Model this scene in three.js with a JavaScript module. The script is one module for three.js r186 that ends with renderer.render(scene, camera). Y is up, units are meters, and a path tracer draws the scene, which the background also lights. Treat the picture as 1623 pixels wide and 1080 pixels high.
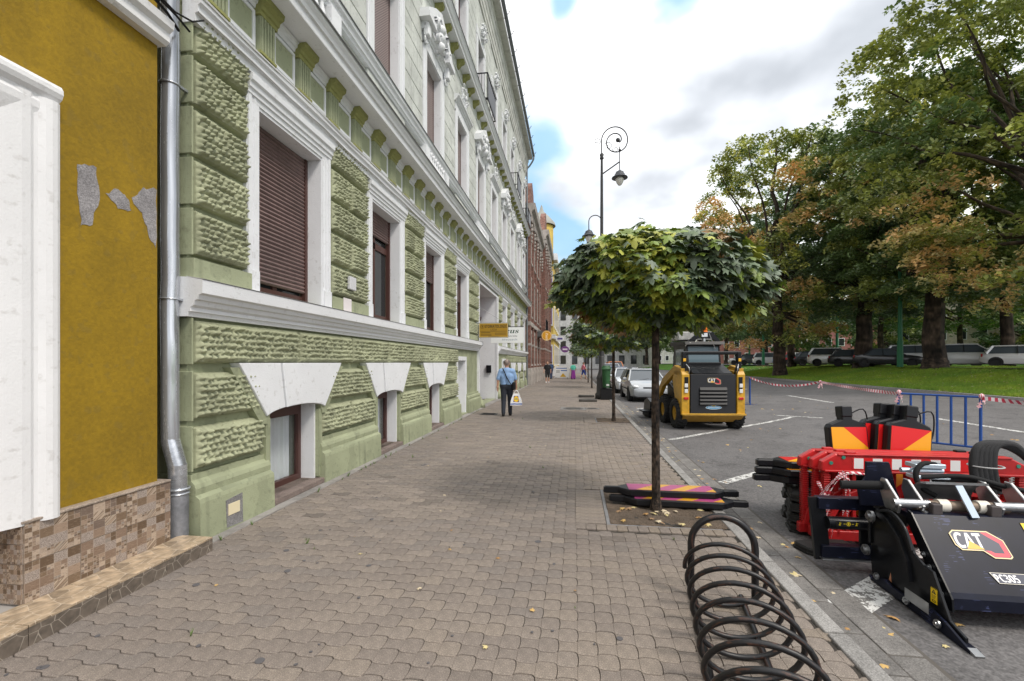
import * as THREE from 'three';
import { mergeGeometries, mergeVertices, toCreasedNormals } from 'three/addons/utils/BufferGeometryUtils.js';
import { RoundedBoxGeometry } from 'three/addons/geometries/RoundedBoxGeometry.js';
import { MarchingCubes } from 'three/addons/objects/MarchingCubes.js';

// ---------- camera, sky, sun, exposure ----------
const scene = new THREE.Scene();
const EYE = 1.65, YAW = Math.atan(99.5 / 721);
const camera = new THREE.PerspectiveCamera(2 * Math.atan(540 / 721) * 180 / Math.PI, 1623 / 1080, 0.05, 900);
camera.position.set(0, EYE, 0);
camera.rotation.set(0, YAW, 0);
camera.setViewOffset(1623, 1080, 0, -35, 1623, 1080);
const renderer = new THREE.WebGLRenderer({ antialias: true });
renderer.setSize(1024, 681);
renderer.toneMapping = THREE.LinearToneMapping;
renderer.toneMappingExposure = 1.5;
renderer.shadowMap.enabled = true;
const SUN = new THREE.Vector3(0.52, 0.78, 0.34).normalize();

// seeded numbers and tileable noise
function RNG(a) { return () => { a |= 0; a = a + 0x6D2B79F5 | 0; let t = Math.imul(a ^ a >>> 15, 1 | a); t = t + Math.imul(t ^ t >>> 7, 61 | t) ^ t; return ((t ^ t >>> 14) >>> 0) / 4294967296; }; }
const hash2 = (x, y, s) => { let h = Math.imul(x, 374761393) + Math.imul(y, 668265263) + Math.imul(s, 974711) | 0; h = Math.imul(h ^ h >>> 13, 1274126177); return ((h ^ h >>> 16) >>> 0) / 4294967296; };
const hash3 = (x, y, z) => hash2(x + z * 57, y - z * 131, z * 7 + 3);
function vnoise(x, y, p, s) {               // value noise, period p
  const xi = Math.floor(x), yi = Math.floor(y), fx = x - xi, fy = y - yi, u = fx * fx * (3 - 2 * fx), v = fy * fy * (3 - 2 * fy);
  const w = (a) => ((a % p) + p) % p;
  const a = hash2(w(xi), w(yi), s), b = hash2(w(xi + 1), w(yi), s), c = hash2(w(xi), w(yi + 1), s), d = hash2(w(xi + 1), w(yi + 1), s);
  return a + (b - a) * u + (c - a) * v + (a - b - c + d) * u * v;
}
function fbm(u, v, p, oct, s) { let t = 0, a = 0.5, n = 0; for (let i = 0; i < oct; i++) { t += a * vnoise(u * p, v * p, p, s + i); n += a; a *= 0.5; p *= 2; } return t / n; }
function n3(x, y, z) {
  const xi = Math.floor(x), yi = Math.floor(y), zi = Math.floor(z), f = (t) => t * t * (3 - 2 * t), u = f(x - xi), v = f(y - yi), w = f(z - zi);
  const L = (a, b, t) => a + (b - a) * t, H = (i, j, k) => hash3(xi + i, yi + j, zi + k);
  return L(L(L(H(0, 0, 0), H(1, 0, 0), u), L(H(0, 1, 0), H(1, 1, 0), u), v), L(L(H(0, 0, 1), H(1, 0, 1), u), L(H(0, 1, 1), H(1, 1, 1), u), v), w);
}
function fbm3(x, y, z, o) { let t = 0, a = 0.5, n = 0; for (let i = 0; i < o; i++) { t += a * n3(x, y, z); n += a; a *= 0.5; x = x * 2.03 + 7.1; y = y * 2.03 + 3.7; z = z * 2.03 + 1.3; } return t / n; }
const clamp = (a, lo = 0, hi = 1) => Math.min(hi, Math.max(lo, a)), smooth = (a, b, t) => { t = clamp((t - a) / (b - a)); return t * t * (3 - 2 * t); }, mix = (a, b, t) => a + (b - a) * t;

// sky: bright broken cloud with a few blue openings
{
  const W = 2048, Hh = 1024, d = new Float32Array(W * Hh * 4);
  const holes = [[-0.095, 0.45, 0.085], [-0.065, 0.315, 0.065], [-0.03, 0.79, 0.03], [0.21, 0.80, 0.06], [-0.11, 0.385, 0.05], [-0.02, 0.27, 0.03]];   // x/-z, y/-z, size of gaps in the cloud
  for (let j = 0; j < Hh; j++) for (let i = 0; i < W; i++) {
    const o = (j * W + i) * 4;
    if (j < Hh * 0.47) { d[o] = d[o + 1] = d[o + 2] = 0.8; d[o + 3] = 1; continue; }
    const lat = (j + 0.5) / Hh * Math.PI - Math.PI / 2, lon = (i + 0.5) / W * 2 * Math.PI - Math.PI;
    const x = Math.cos(lat) * Math.cos(lon), y = Math.sin(lat), z = Math.cos(lat) * Math.sin(lon);
    const yy = Math.max(y, 0.0), k = 1 / (yy + 0.25), cx = x * k, cz = z * k;
    const fine = fbm3(cx * 3.2 + 3, 7.7, cz * 3.2 - 9, 6), grey = fbm3(cx * 1.1 - 5, 13.3, cz * 1.1 + 2, 4);
    let gap = smooth(0.33, 0.24, grey * 0.6 + fine * 0.4) * 0.6;
    if (z < -0.1) { const a = x / -z, b = y / -z; for (const [ha, hb, r] of holes) { const q = Math.hypot(a - ha, (b - hb) * 0.75) / r; if (q < 3) gap = Math.max(gap, smooth(1.5, 0.2, q + (fine - 0.5) * 4.5) * 0.9); } }
    const gk = smooth(0.40, 0.66, grey * 0.66 + fine * 0.34), lum = 1.22 - 0.76 * gk;
    const hz = smooth(0.3, 0.0, yy), blue = [mix(0.26, 0.55, hz), mix(0.48, 0.70, hz), mix(0.72, 0.86, hz)];
    for (let c = 0; c < 3; c++) d[o + c] = mix(lum * mix(1, [0.93, 0.99, 1.08][c], gk), blue[c], gap);
    d[o + 3] = 1;
  }
  const t = new THREE.DataTexture(d, W, Hh, THREE.RGBAFormat, THREE.FloatType);
  t.mapping = THREE.EquirectangularReflectionMapping; t.magFilter = t.minFilter = THREE.LinearFilter; t.needsUpdate = true;
  scene.background = t; scene.environment = t;
}
const sun = new THREE.DirectionalLight(0xfff6ea, 1.5);
sun.position.copy(SUN).multiplyScalar(60); sun.castShadow = true; sun.shadow.radius = 22;
Object.assign(sun.shadow.camera, { left: -60, right: 60, top: 60, bottom: -60, near: 1, far: 200 });
sun.shadow.mapSize.set(4096, 4096);
scene.add(sun);

// ---------- helpers ----------
const taken = {};
function numbered(n) { const k = taken[n] = (taken[n] ?? -1) + 1; return k ? n + '_' + String(k).padStart(3, '0') : n; }
function thing(name, label, category, pos = [0, 0, 0], turn = 0, group, kind) {
  const o = new THREE.Group(); o.name = numbered(name); o.position.set(...pos); o.rotation.y = turn;
  o.userData = { label, category }; if (group) o.userData.group = group; if (kind) o.userData.kind = kind;
  scene.add(o); return o;
}
function part(name, geo, mat, parent, pos, rot) {
  const m = new THREE.Mesh(Array.isArray(geo) ? join(geo) : geo, mat); m.name = name; m.castShadow = m.receiveShadow = true;
  if (pos) m.position.set(...pos); if (rot) m.rotation.set(...rot);
  parent.add(m); return m;
}
function solo(name, geo, mat, label, category, group, pos, rot) {   // a thing that is one mesh
  const m = part(numbered(name), geo, mat, scene, pos, rot); m.userData = { label, category }; if (group) m.userData.group = group; return m;
}
function struct(name, geo, mat, kind = 'structure') { const m = part(numbered(name), geo, mat, scene); m.userData = { kind }; return m; }
function dup(o, pos, turn, label, group) { const c = o.clone(); c.name = numbered(o.name.replace(/_\d{3}$/, '')); c.userData = { ...o.userData }; if (label) c.userData.label = label; if (group) c.userData.group = group; c.position.set(...pos); if (turn !== undefined) c.rotation.y = turn; scene.add(c); return c; }
function join(list) {
  const out = list.map((g) => { g = g.index ? g.toNonIndexed() : g; for (const k of Object.keys(g.attributes)) if (!['position', 'normal', 'uv', 'color'].includes(k)) g.deleteAttribute(k); if (!g.attributes.uv) g.setAttribute('uv', new THREE.BufferAttribute(new Float32Array(g.attributes.position.count * 2), 2)); return g; });
  const anyCol = out.some((g) => g.attributes.color); if (anyCol) for (const g of out) if (!g.attributes.color) g.setAttribute('color', new THREE.BufferAttribute(new Float32Array(g.attributes.position.count * 3).fill(1), 3));
  return mergeGeometries(out);
}
function muv(g, s = 1) {                    // uv in metres from the dominant direction of each face
  if (g.index) g = g.toNonIndexed();
  const p = g.attributes.position, n = p.count, uv = new Float32Array(n * 2), a = new THREE.Vector3(), b = new THREE.Vector3(), c = new THREE.Vector3();
  for (let i = 0; i < n; i += 3) {
    a.fromBufferAttribute(p, i); b.fromBufferAttribute(p, i + 1).sub(a); c.fromBufferAttribute(p, i + 2).sub(a); b.cross(c);
    const ax = Math.abs(b.x), ay = Math.abs(b.y), az = Math.abs(b.z);
    for (let k = i; k < i + 3; k++) {
      const x = p.getX(k), y = p.getY(k), z = p.getZ(k);
      const q = ay >= ax && ay >= az ? [x, z] : ax >= az ? [z, y] : [x, y];
      uv[k * 2] = q[0] / s; uv[k * 2 + 1] = q[1] / s;
    }
  }
  g.setAttribute('uv', new THREE.BufferAttribute(uv, 2)); return g;
}
const box = (w, h, d, x = 0, y = 0, z = 0) => muv(new THREE.BoxGeometry(w, h, d).translate(x, y, z));
const span = (x0, x1, y0, y1, z0, z1) => box(x1 - x0, y1 - y0, Math.abs(z1 - z0), (x0 + x1) / 2, (y0 + y1) / 2, (z0 + z1) / 2);
const rbox = (w, h, d, r = 0.01, x = 0, y = 0, z = 0, seg = 1) => muv(new RoundedBoxGeometry(w, h, d, seg, Math.min(r, w / 2.01, h / 2.01, d / 2.01)).translate(x, y, z));
const cyl = (r0, r1, h, x = 0, y = 0, z = 0, n = 16) => new THREE.CylinderGeometry(r0, r1, h, n).translate(x, y, z);
const cylX = (r, l, x = 0, y = 0, z = 0, n = 16) => new THREE.CylinderGeometry(r, r, l, n).rotateZ(Math.PI / 2).translate(x, y, z);
const cylZ = (r, l, x = 0, y = 0, z = 0, n = 16) => new THREE.CylinderGeometry(r, r, l, n).rotateX(Math.PI / 2).translate(x, y, z);
const V = (a) => new THREE.Vector3(...a);
function tube(pts, r, n = 8, seg, closed = false) { const c = new THREE.CatmullRomCurve3(pts.map(V), closed); return new THREE.TubeGeometry(c, seg ?? pts.length * 5, r, n, closed); }
function rod(a, b, r, n = 8, r2 = r) { const A = V(a), B = V(b), d = B.clone().sub(A); const g = new THREE.CylinderGeometry(r2, r, d.length(), n); g.translate(0, d.length() / 2, 0); g.applyQuaternion(new THREE.Quaternion().setFromUnitVectors(new THREE.Vector3(0, 1, 0), d.normalize())); return g.translate(...a); }
function bar(a, b, w, h) { const A = V(a), B = V(b), d = B.clone().sub(A); const m = new THREE.Matrix4().lookAt(A, B, Math.abs(d.y) > 0.98 * d.length() ? new THREE.Vector3(1, 0, 0) : new THREE.Vector3(0, 1, 0)); const g = new THREE.BoxGeometry(w, h, d.length()); g.applyMatrix4(m); g.translate(...A.add(B).multiplyScalar(0.5).toArray()); return muv(g); }
const lathe = (pts, n = 20) => new THREE.LatheGeometry(pts.map((p) => new THREE.Vector2(...p)), n);
function shape(pts, holes) { const s = new THREE.Shape(pts.map((p) => new THREE.Vector2(...p))); for (const h of holes || []) s.holes.push(new THREE.Path(h.map((p) => new THREE.Vector2(...p)))); return s; }
function ext(pts, depth, bevel = 0, holes) { return new THREE.ExtrudeGeometry(pts.isShape ? pts : shape(pts, holes), bevel ? { depth: depth - 2 * bevel, bevelEnabled: true, bevelThickness: bevel, bevelSize: bevel, bevelOffset: -bevel, bevelSegments: 1, curveSegments: 10 } : { depth, bevelEnabled: false, curveSegments: 10 }).translate(0, 0, bevel); }
// outline in (z, y) given thickness along +x
const extX = (pts, thick, bevel, holes) => muv(ext(pts, thick, bevel, holes).applyMatrix4(new THREE.Matrix4().set(0, 0, 1, 0, 0, 1, 0, 0, 1, 0, 0, 0, 0, 0, 0, 1)));
function fixWinding(g) { g = g.index ? g.toNonIndexed() : g; const p = g.attributes.position.array; for (let i = 0; i < p.length; i += 9) for (let k = 0; k < 3; k++) { const t = p[i + 3 + k]; p[i + 3 + k] = p[i + 6 + k]; p[i + 6 + k] = t; } g.computeVertexNormals(); return muv(g); }
const slabX = (pts, thick, bevel = 0, holes) => fixWinding(extX(pts, thick, bevel, holes));
// a moulding: outline (x, y) run along z from z0 to z1
function mould(pts, z0, z1) { const g = ext(pts, Math.abs(z1 - z0)); g.translate(0, 0, Math.min(z0, z1)); return muv(g); }
function moved(g, x, y, z, rx = 0, ry = 0, rz = 0) { g = g.clone(); g.applyMatrix4(new THREE.Matrix4().compose(new THREE.Vector3(x, y, z), new THREE.Quaternion().setFromEuler(new THREE.Euler(rx, ry, rz)), new THREE.Vector3(1, 1, 1))); return g; }

// ---------- textures and materials ----------
function dtex(size, fn, srgb = true, rep) {
  const d = new Uint8Array(size * size * 4);
  for (let j = 0; j < size; j++) for (let i = 0; i < size; i++) { const c = fn(i / size, j / size), o = (j * size + i) * 4; if (c.length) { d[o] = clamp(c[0]) * 255; d[o + 1] = clamp(c[1]) * 255; d[o + 2] = clamp(c[2]) * 255; } else d[o] = d[o + 1] = d[o + 2] = clamp(c) * 255; d[o + 3] = 255; }
  const t = new THREE.DataTexture(d, size, size); t.wrapS = t.wrapT = THREE.RepeatWrapping; t.magFilter = THREE.LinearFilter; t.minFilter = THREE.LinearMipmapLinearFilter; t.generateMipmaps = true;
  if (srgb) t.colorSpace = THREE.SRGBColorSpace; if (rep) t.repeat.set(1 / rep, 1 / rep); t.needsUpdate = true; return t;
}
const lin = (r, g, b) => new THREE.Color().setRGB(r, g, b);
const std = (color, roughness = 0.8, o = {}) => new THREE.MeshStandardMaterial({ color, roughness, ...o });
const rough = dtex(512, (u, v) => 0.5 * fbm(u, v, 8, 5, 1) + 0.5 * fbm(u, v, 64, 3, 9), false, 0.6);
const grain = dtex(512, (u, v) => { const a = fbm(u, v, 5, 4, 21), b = fbm(u, v, 90, 2, 25); return clamp(0.80 + (a - 0.5) * 0.28 + (b - 0.5) * 0.34); }, true, 0.5);
const blotch = dtex(512, (u, v) => { const a = fbm(u, v, 4, 6, 31), b = fbm(u, v, 40, 3, 35); return clamp(0.86 + (a - 0.5) * 0.34 + (b - 0.5) * 0.16); }, true, 2.3);
// painted render with rain streaks and flakes of dirt
const paint = dtex(1024, (u, v) => { const a = fbm(u, v, 4, 6, 41), st = vnoise(u * 30, v * 2, 30, 47) * vnoise(u * 12, v * 3, 12, 48), sp = fbm(u, v, 48, 3, 44); const pt = smooth(0.56, 0.60, fbm(u, v, 7, 5, 49)); let k = 0.94 + (a - 0.5) * 0.22 - 0.055 * pt - 0.12 * smooth(0.35, 0.9, st); k -= 0.07 * smooth(0.60, 0.80, sp); return [k, k * 0.995, k * 0.985]; }, true, 2.0);
const chips = dtex(1024, (u, v) => { const a = fbm(u, v, 6, 5, 51), sp = fbm(u, v, 40, 4, 54), m = fbm(u, v, 5, 3, 58); let k = 0.97 + (a - 0.5) * 0.05; const c = smooth(0.64, 0.9, sp + (m - 0.5) * 0.30) * 0.22; return [mix(k, 0.62, c), mix(k, 0.60, c), mix(k, 0.57, c)]; }, true, 1.7);
const M = {
  green: std(lin(0.365, 0.40, 0.262), 0.85, { map: paint, bumpMap: rough, bumpScale: 0.004 }),
  greenDeep: std(lin(0.33, 0.34, 0.12), 0.8, { map: paint }),
  sage: std(lin(0.66, 0.69, 0.665), 0.85, { map: paint, bumpMap: rough, bumpScale: 0.003 }),
  white: std(lin(0.80, 0.815, 0.84), 0.75, { map: chips, bumpMap: rough, bumpScale: 0.003 }),
  stuccoWhite: std(lin(0.82, 0.82, 0.83), 0.9, { map: chips, bumpMap: rough, bumpScale: 0.002 }),
  brownFrame: std(lin(0.075, 0.032, 0.026), 0.45),
  shutter: std(lin(0.20, 0.13, 0.12), 0.55, { map: blotch }),
  pane: new THREE.MeshPhysicalMaterial({ color: lin(0.03, 0.033, 0.035), roughness: 0.06, metalness: 0, specularIntensity: 1 }),
  curtain: std(lin(0.55, 0.58, 0.58), 0.9),
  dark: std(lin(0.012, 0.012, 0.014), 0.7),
  zinc: std(lin(0.70, 0.73, 0.78), 0.42, { metalness: 0.7, map: blotch, roughnessMap: rough }),
  black: new THREE.MeshPhysicalMaterial({ color: lin(0.008, 0.0085, 0.011), roughness: 0.36, specularIntensity: 0.6 }),
  blackMatte: new THREE.MeshPhysicalMaterial({ color: lin(0.011, 0.011, 0.012), roughness: 0.7, specularIntensity: 0.5, bumpMap: rough, bumpScale: 0.002 }),
  steel: std(lin(0.55, 0.56, 0.57), 0.33, { metalness: 0.9, map: blotch }),
};
function canvas(w, h, draw) { const c = document.createElement('canvas'); c.width = w; c.height = h; draw(c.getContext('2d'), w, h); const t = new THREE.CanvasTexture(c); t.colorSpace = THREE.SRGBColorSpace; t.anisotropy = 8; return t; }
const printed = (w, h, draw, r = 0.5) => std(0xffffff, r, { map: canvas(w, h, draw) });
// ---------- ground ----------
const KERB0 = 1.51, KERB1 = 1.63, WALL = -3.42, ROAD_EDGE = 16.4;
const roadY = (x) => -0.1 + Math.max(0, x - 6) * 0.033;
const bankY = (x, z) => roadY(ROAD_EDGE) + 0.06 + 1.0 * smooth(0, 9, x - ROAD_EDGE) + (n3(x * 0.5, 0, z * 0.5) - 0.5) * 0.06 * smooth(0, 2, x - ROAD_EDGE);
function sheet(x0, x1, z0, z1, nx, nz, fy) {
  const g = new THREE.PlaneGeometry(1, 1, nx, nz), p = g.attributes.position, uv = g.attributes.uv;
  for (let i = 0; i < p.count; i++) { const x = mix(x0, x1, p.getX(i) + 0.5), z = mix(z0, z1, 0.5 - p.getY(i)); p.setXYZ(i, x, fy(x, z), z); uv.setXY(i, x, z); }
  g.computeVertexNormals(); return g;
}
const asphaltMap = dtex(1024, (u, v) => { const f = fbm(u, v, 200, 2, 61), m = fbm(u, v, 6, 5, 64), st = fbm(u, v, 24, 4, 68); let k = 0.42 + (f - 0.5) * 0.20 + (m - 0.5) * 0.09; k -= 0.05 * smooth(0.62, 0.75, st); return [k, k * 0.985, k * 0.98]; }, true, 3.1);
const asphaltBump = dtex(512, (u, v) => fbm(u, v, 90, 3, 71), false, 1.2);
const asphalt = std(lin(0.84, 0.83, 0.84), 0.88, { map: asphaltMap, bumpMap: asphaltBump, bumpScale: 0.004 });
struct('ground', sheet(-400, 500, 200, -600, 2, 2, () => -0.6), std(lin(0.1, 0.1, 0.09), 0.95));
struct('road', sheet(KERB1 - 0.01, ROAD_EDGE + 0.3, 12, -260, 60, 4, (x) => roadY(x)), asphalt);
const grassMap = dtex(1024, (u, v) => { const a = fbm(u, v, 8, 5, 81), b = fbm(u, v, 120, 2, 84), c = fbm(u, v, 20, 4, 88); const y = smooth(0.55, 0.72, c); return [mix(0.26, 0.42, y) * (0.7 + b * 0.6), mix(0.46, 0.46, y) * (0.65 + 0.35 * a + b * 0.35), mix(0.09, 0.13, y) * (0.7 + b * 0.6)]; }, true, 4.7);
const grassM = std(lin(1.0, 1.0, 0.8), 0.95, { map: grassMap, bumpMap: asphaltBump, bumpScale: 0.03 });
struct('grass_bank', sheet(ROAD_EDGE + 0.18, ROAD_EDGE + 9, 12, -260, 24, 160, bankY), grassM);
struct('park_lawn', sheet(ROAD_EDGE + 9, 32, 12, -260, 8, 60, (x, z) => bankY(x, z)), grassM);
struct('far_road', sheet(23.4, 33, -20, -300, 6, 6, () => 1.345), std(lin(0.30, 0.30, 0.31), 0.9, { map: grain }));
struct('far_ground', sheet(33, 140, 20, -320, 2, 2, () => 1.33), grassM);
struct('pavement_extension', sheet(-4, KERB1, -69.9, -250, 2, 2, () => 0.0), std(lin(0.24, 0.22, 0.21), 0.9, { map: grain }));

// sidewalk: sand bed with pavers of an octagon and a square each
const pavement = struct('pavement', sheet(-4.2, KERB0, 4, -70, 2, 2, () => -0.007), std(lin(0.07, 0.06, 0.05), 0.95, { map: grain }));
const C = 0.1125, Z0 = -1.2;
const PIT = { x0: 0.36, x1: 1.44, z0: -4.72, z1: -5.98 }, PIT2 = { x0: 0.62, x1: 1.46, z0: -12.7, z1: -13.7 };
function paverHalf(octagon) {
  const o = octagon ? 1 : -1, H = 0.05625 + 0.0135 * o, L = 0.05625, s = 0.026, g = 0.0018, lo = 0.05625, k = octagon ? -0.003 : 0.003, q = 0.0065;
  const up = [[-L, lo - g], [-L + s * 0.45, H + k - g], [-L + s, H - g], [L - s, H - g], [L - s * 0.45, H + k - g], [L, lo - g]];
  const e = octagon ? [[L + q * 0.75, 0.026], [L + q, 0], [L + q * 0.75, -0.026]] : [], w = octagon ? [] : [[-L + q * 0.75, -0.026], [-L + q, 0], [-L + q * 0.75, 0.026]];
  let ring = [...up, ...e, ...up.map(([x, z]) => [x, -z]).reverse(), ...w];
  const inner = ([x]) => octagon ? x < -L + 0.001 : x > L - 0.001;
  ring = ring.map(([x, z]) => inner([x]) ? [x, z, -0.0028] : [x + (octagon ? -0.0012 : 0.0012) * (Math.abs(x) > L - 0.001 ? 1 : 0), z, -0.009]);
  const cx = ring.map(([x, z, d]) => [d > -0.005 ? x * 0.975 : x * 0.955, z * 0.955]);
  const pos = [], n = ring.length;
  for (let i = 0; i < n; i++) { const j = (i + 1) % n, a = ring[i], b = ring[j], c = cx[i], d = cx[j]; pos.push(c[0], 0, c[1], d[0], 0, d[1], 0, 0.0004, 0, a[0], a[2], a[1], b[0], b[2], b[1], d[0], 0, d[1], a[0], a[2], a[1], d[0], 0, d[1], c[0], 0, c[1]); }
  const gm = new THREE.BufferGeometry(); gm.setAttribute('position', new THREE.Float32BufferAttribute(pos, 3));
  gm.computeVertexNormals(); return muv(gm);
}
const paverGeo = join([paverHalf(false).translate(-C / 2, 0, 0), paverHalf(true).translate(C / 2, 0, 0)]);
const paverMap = dtex(512, (u, v) => { const a = fbm(u, v, 6, 4, 91), b = fbm(u, v, 110, 2, 95), sp = fbm(u, v, 70, 2, 99); let k = 0.66 + (a - 0.5) * 0.14 + (b - 0.5) * 0.3; if (sp > 0.68) k += 0.12; return [k, k * 0.975, k * 0.95]; }, true, 0.27);
const paverTints = [[0.53, 0.475, 0.43], [0.48, 0.43, 0.395], [0.55, 0.49, 0.435], [0.53, 0.465, 0.395], [0.46, 0.42, 0.395]];
const paverMats = paverTints.map((t) => std(lin(...t), 0.82, { map: paverMap, bumpMap: rough, bumpScale: 0.0015 }));
{
  const r = RNG(5), list = [];
  for (let j = 0; j < 610; j++) for (let i = -1; i < 24; i++) {
    const x = -3.36 + C + (i * 2 + (j & 1)) * C, z = Z0 - j * C;
    if (x > KERB0 + 0.02 || x < -3.42) continue;
    if ([PIT, PIT2].some((p) => x > p.x0 - 0.27 && x < p.x1 + 0.13 && z < p.z0 + 0.17 && z > p.z1 - 0.17)) continue;
    
    list.push([x, z, r(), r(), r(), r()]);
  }
  const inView = ([x, z]) => { const df = -Math.sin(YAW) * x - Math.cos(YAW) * z, rr = Math.cos(YAW) * x - Math.sin(YAW) * z; if (df < 0.3) return -1; const px = 811.5 + 721 * rr / df, py = 575 + 721 * EYE / df; return px > 8 && px < 1610 && py < 1072 ? 1 / (df * df * df) : -1; };
  list.sort((a, b) => inView(b) - inView(a));
  const big = fbm3, m4 = new THREE.Matrix4(), q = new THREE.Quaternion(), e = new THREE.Euler(), one = new THREE.Vector3(1, 1, 1), pp = new THREE.Vector3(), col = new THREE.Color();
  const pose = ([x, z, a, b, c]) => { e.set((a - 0.5) * 0.018, (b - 0.5) * 0.03, (c - 0.5) * 0.018); q.setFromEuler(e); pp.set(x, (c - 0.5) * 0.003 + (n3(x * 1.3, 1, z * 1.3) - 0.5) * 0.008, z); };
  const warm = (x, z) => clamp(fbm3(x * 0.6, 3, z * 0.6, 3) * 1.6 - 0.45 + (x > -0.2 ? 0.18 : -0.1));
  for (const s of list.slice(0, 300)) { pose(s); const k = Math.min(4, Math.floor(s[5] * 2.2 + warm(s[0], s[1]) * 2.6)); const m = part('paver', paverGeo, paverMats[[4, 1, 0, 2, 3][k]], pavement); m.position.copy(pp); m.quaternion.copy(q); }
  const rest = list.slice(300), im = new THREE.InstancedMesh(paverGeo, std(lin(1, 1, 1), 0.82, { map: paverMap, bumpMap: rough, bumpScale: 0.0015 }), rest.length);
  rest.forEach((s, i) => { pose(s); im.setMatrixAt(i, m4.compose(pp, q, one)); const k = Math.min(4, Math.floor(s[5] * 2.2 + warm(s[0], s[1]) * 2.6)), t = paverTints[[4, 1, 0, 2, 3][k]], v = (0.91 + s[3] * 0.18) * (s[4] > 0.975 ? 0.78 : s[4] < 0.02 ? 1.15 : 1); im.setColorAt(i, col.setRGB(t[0] * v, t[1] * v, t[2] * v)); });
  im.name = 'paver_field'; im.userData = { kind: 'stuff' }; im.castShadow = im.receiveShadow = true; pavement.add(im);
  // cement strip at the foot of the houses
  part('cement_strip', span(-3.9, -3.27, -0.05, 0.011, -3.4, -70), std(lin(0.36, 0.34, 0.32), 0.9, { map: blotch, bumpMap: rough, bumpScale: 0.008 }), pavement);
  // brick borders round the tree pits, steel edge
  for (const p of [PIT, PIT2]) {
    const g1 = rbox(0.098, 0.05, 0.145, 0.004), g2 = rbox(0.31, 0.05, 0.098, 0.004), k = (x, z, g) => part('border_brick', g, paverMats[Math.floor(r() * 4)], pavement, [x, -0.0175 + (r() - 0.5) * 0.003, z], [0, (r() - 0.5) * 0.03, 0]);
    for (let x = p.x0 - 0.3; x < p.x1 + 0.08; x += 0.102) { k(x, p.z0 + 0.09, g1); k(x, p.z1 - 0.09, g1); }
    for (let z = p.z0 - 0.06; z > p.z1; z -= 0.102) k(p.x0 - 0.195, z, g2);
    const e1 = std(lin(0.30, 0.30, 0.31), 0.7, { map: blotch });
    part('pit_edging', [span(p.x0 - 0.035, p.x0, -0.06, 0.008, p.z0, p.z1), span(p.x0 - 0.035, p.x1, -0.06, 0.006, p.z0 + 0.002, p.z0 + 0.03)], e1, pavement);
    const soil = sheet(p.x0, p.x1 + 0.06, p.z0, p.z1, 24, 24, (x, z) => 0.006 + (fbm3(x * 9, 0, z * 9, 4) - 0.5) * 0.07); part('tree_pit_soil', soil, std(lin(0.20, 0.15, 0.11), 1, { map: grain, bumpMap: rough, bumpScale: 0.03 }), pavement);
  }
}
// kerb stones and gutter slabs
{
  const r = RNG(9), kerb = struct('kerb', span(KERB0 - 0.005, KERB1 - 0.02, -0.25, -0.03, 4, -120), std(lin(0.2, 0.2, 0.2), 0.9));
  const km = [0.44, 0.40, 0.47].map((k) => std(lin(k, k * 0.97, k * 0.93), 0.9, { map: grain, bumpMap: rough, bumpScale: 0.004 }));
  const kg = rbox(KERB1 - KERB0, 0.20, 0.985, 0.014);
  for (let z = -1.0, i = 0; z > -70; z -= 1, i++) part('kerb_stone', kg, km[i % 3], kerb, [(KERB0 + KERB1) / 2 + (r() - 0.5) * 0.008, -0.086 + (r() - 0.5) * 0.006, z - 0.5], [0, (r() - 0.5) * 0.006, 0]);
  const gm = [0.27, 0.29, 0.25].map((k) => std(lin(k, k * 0.95, k * 0.9), 0.92, { map: grain, bumpMap: rough, bumpScale: 0.006 }));
  const gg = rbox(0.20, 0.06, 0.39, 0.008), gut = struct('gutter', span(KERB1 - 0.01, 2.08, -0.2, -0.098, 4, -70), std(lin(0.1, 0.09, 0.08), 0.95));
  for (let z = -1.4; z > -26; z -= 0.4) for (let k = 0; k < 2; k++) part('gutter_slab', gg, gm[Math.floor(r() * 3)], gut, [KERB1 + 0.115 + k * 0.206, -0.123 + (r() - 0.5) * 0.006, z - (k ? 0.2 : 0)], [(r() - 0.5) * 0.01, (r() - 0.5) * 0.02, (r() - 0.5) * 0.02]);
  // far kerb by the grass
  const fk = struct('park_kerb', span(ROAD_EDGE, ROAD_EDGE + 0.05, 0.1, 0.26, 4, -200), km[0]);
  const fg = rbox(0.16, 0.22, 1.98, 0.015); for (let z = -6; z > -70; z -= 2) part('kerb_stone', fg, km[Math.floor(r() * 3)], fk, [ROAD_EDGE + 0.1, 0.235, z]);
}
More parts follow.
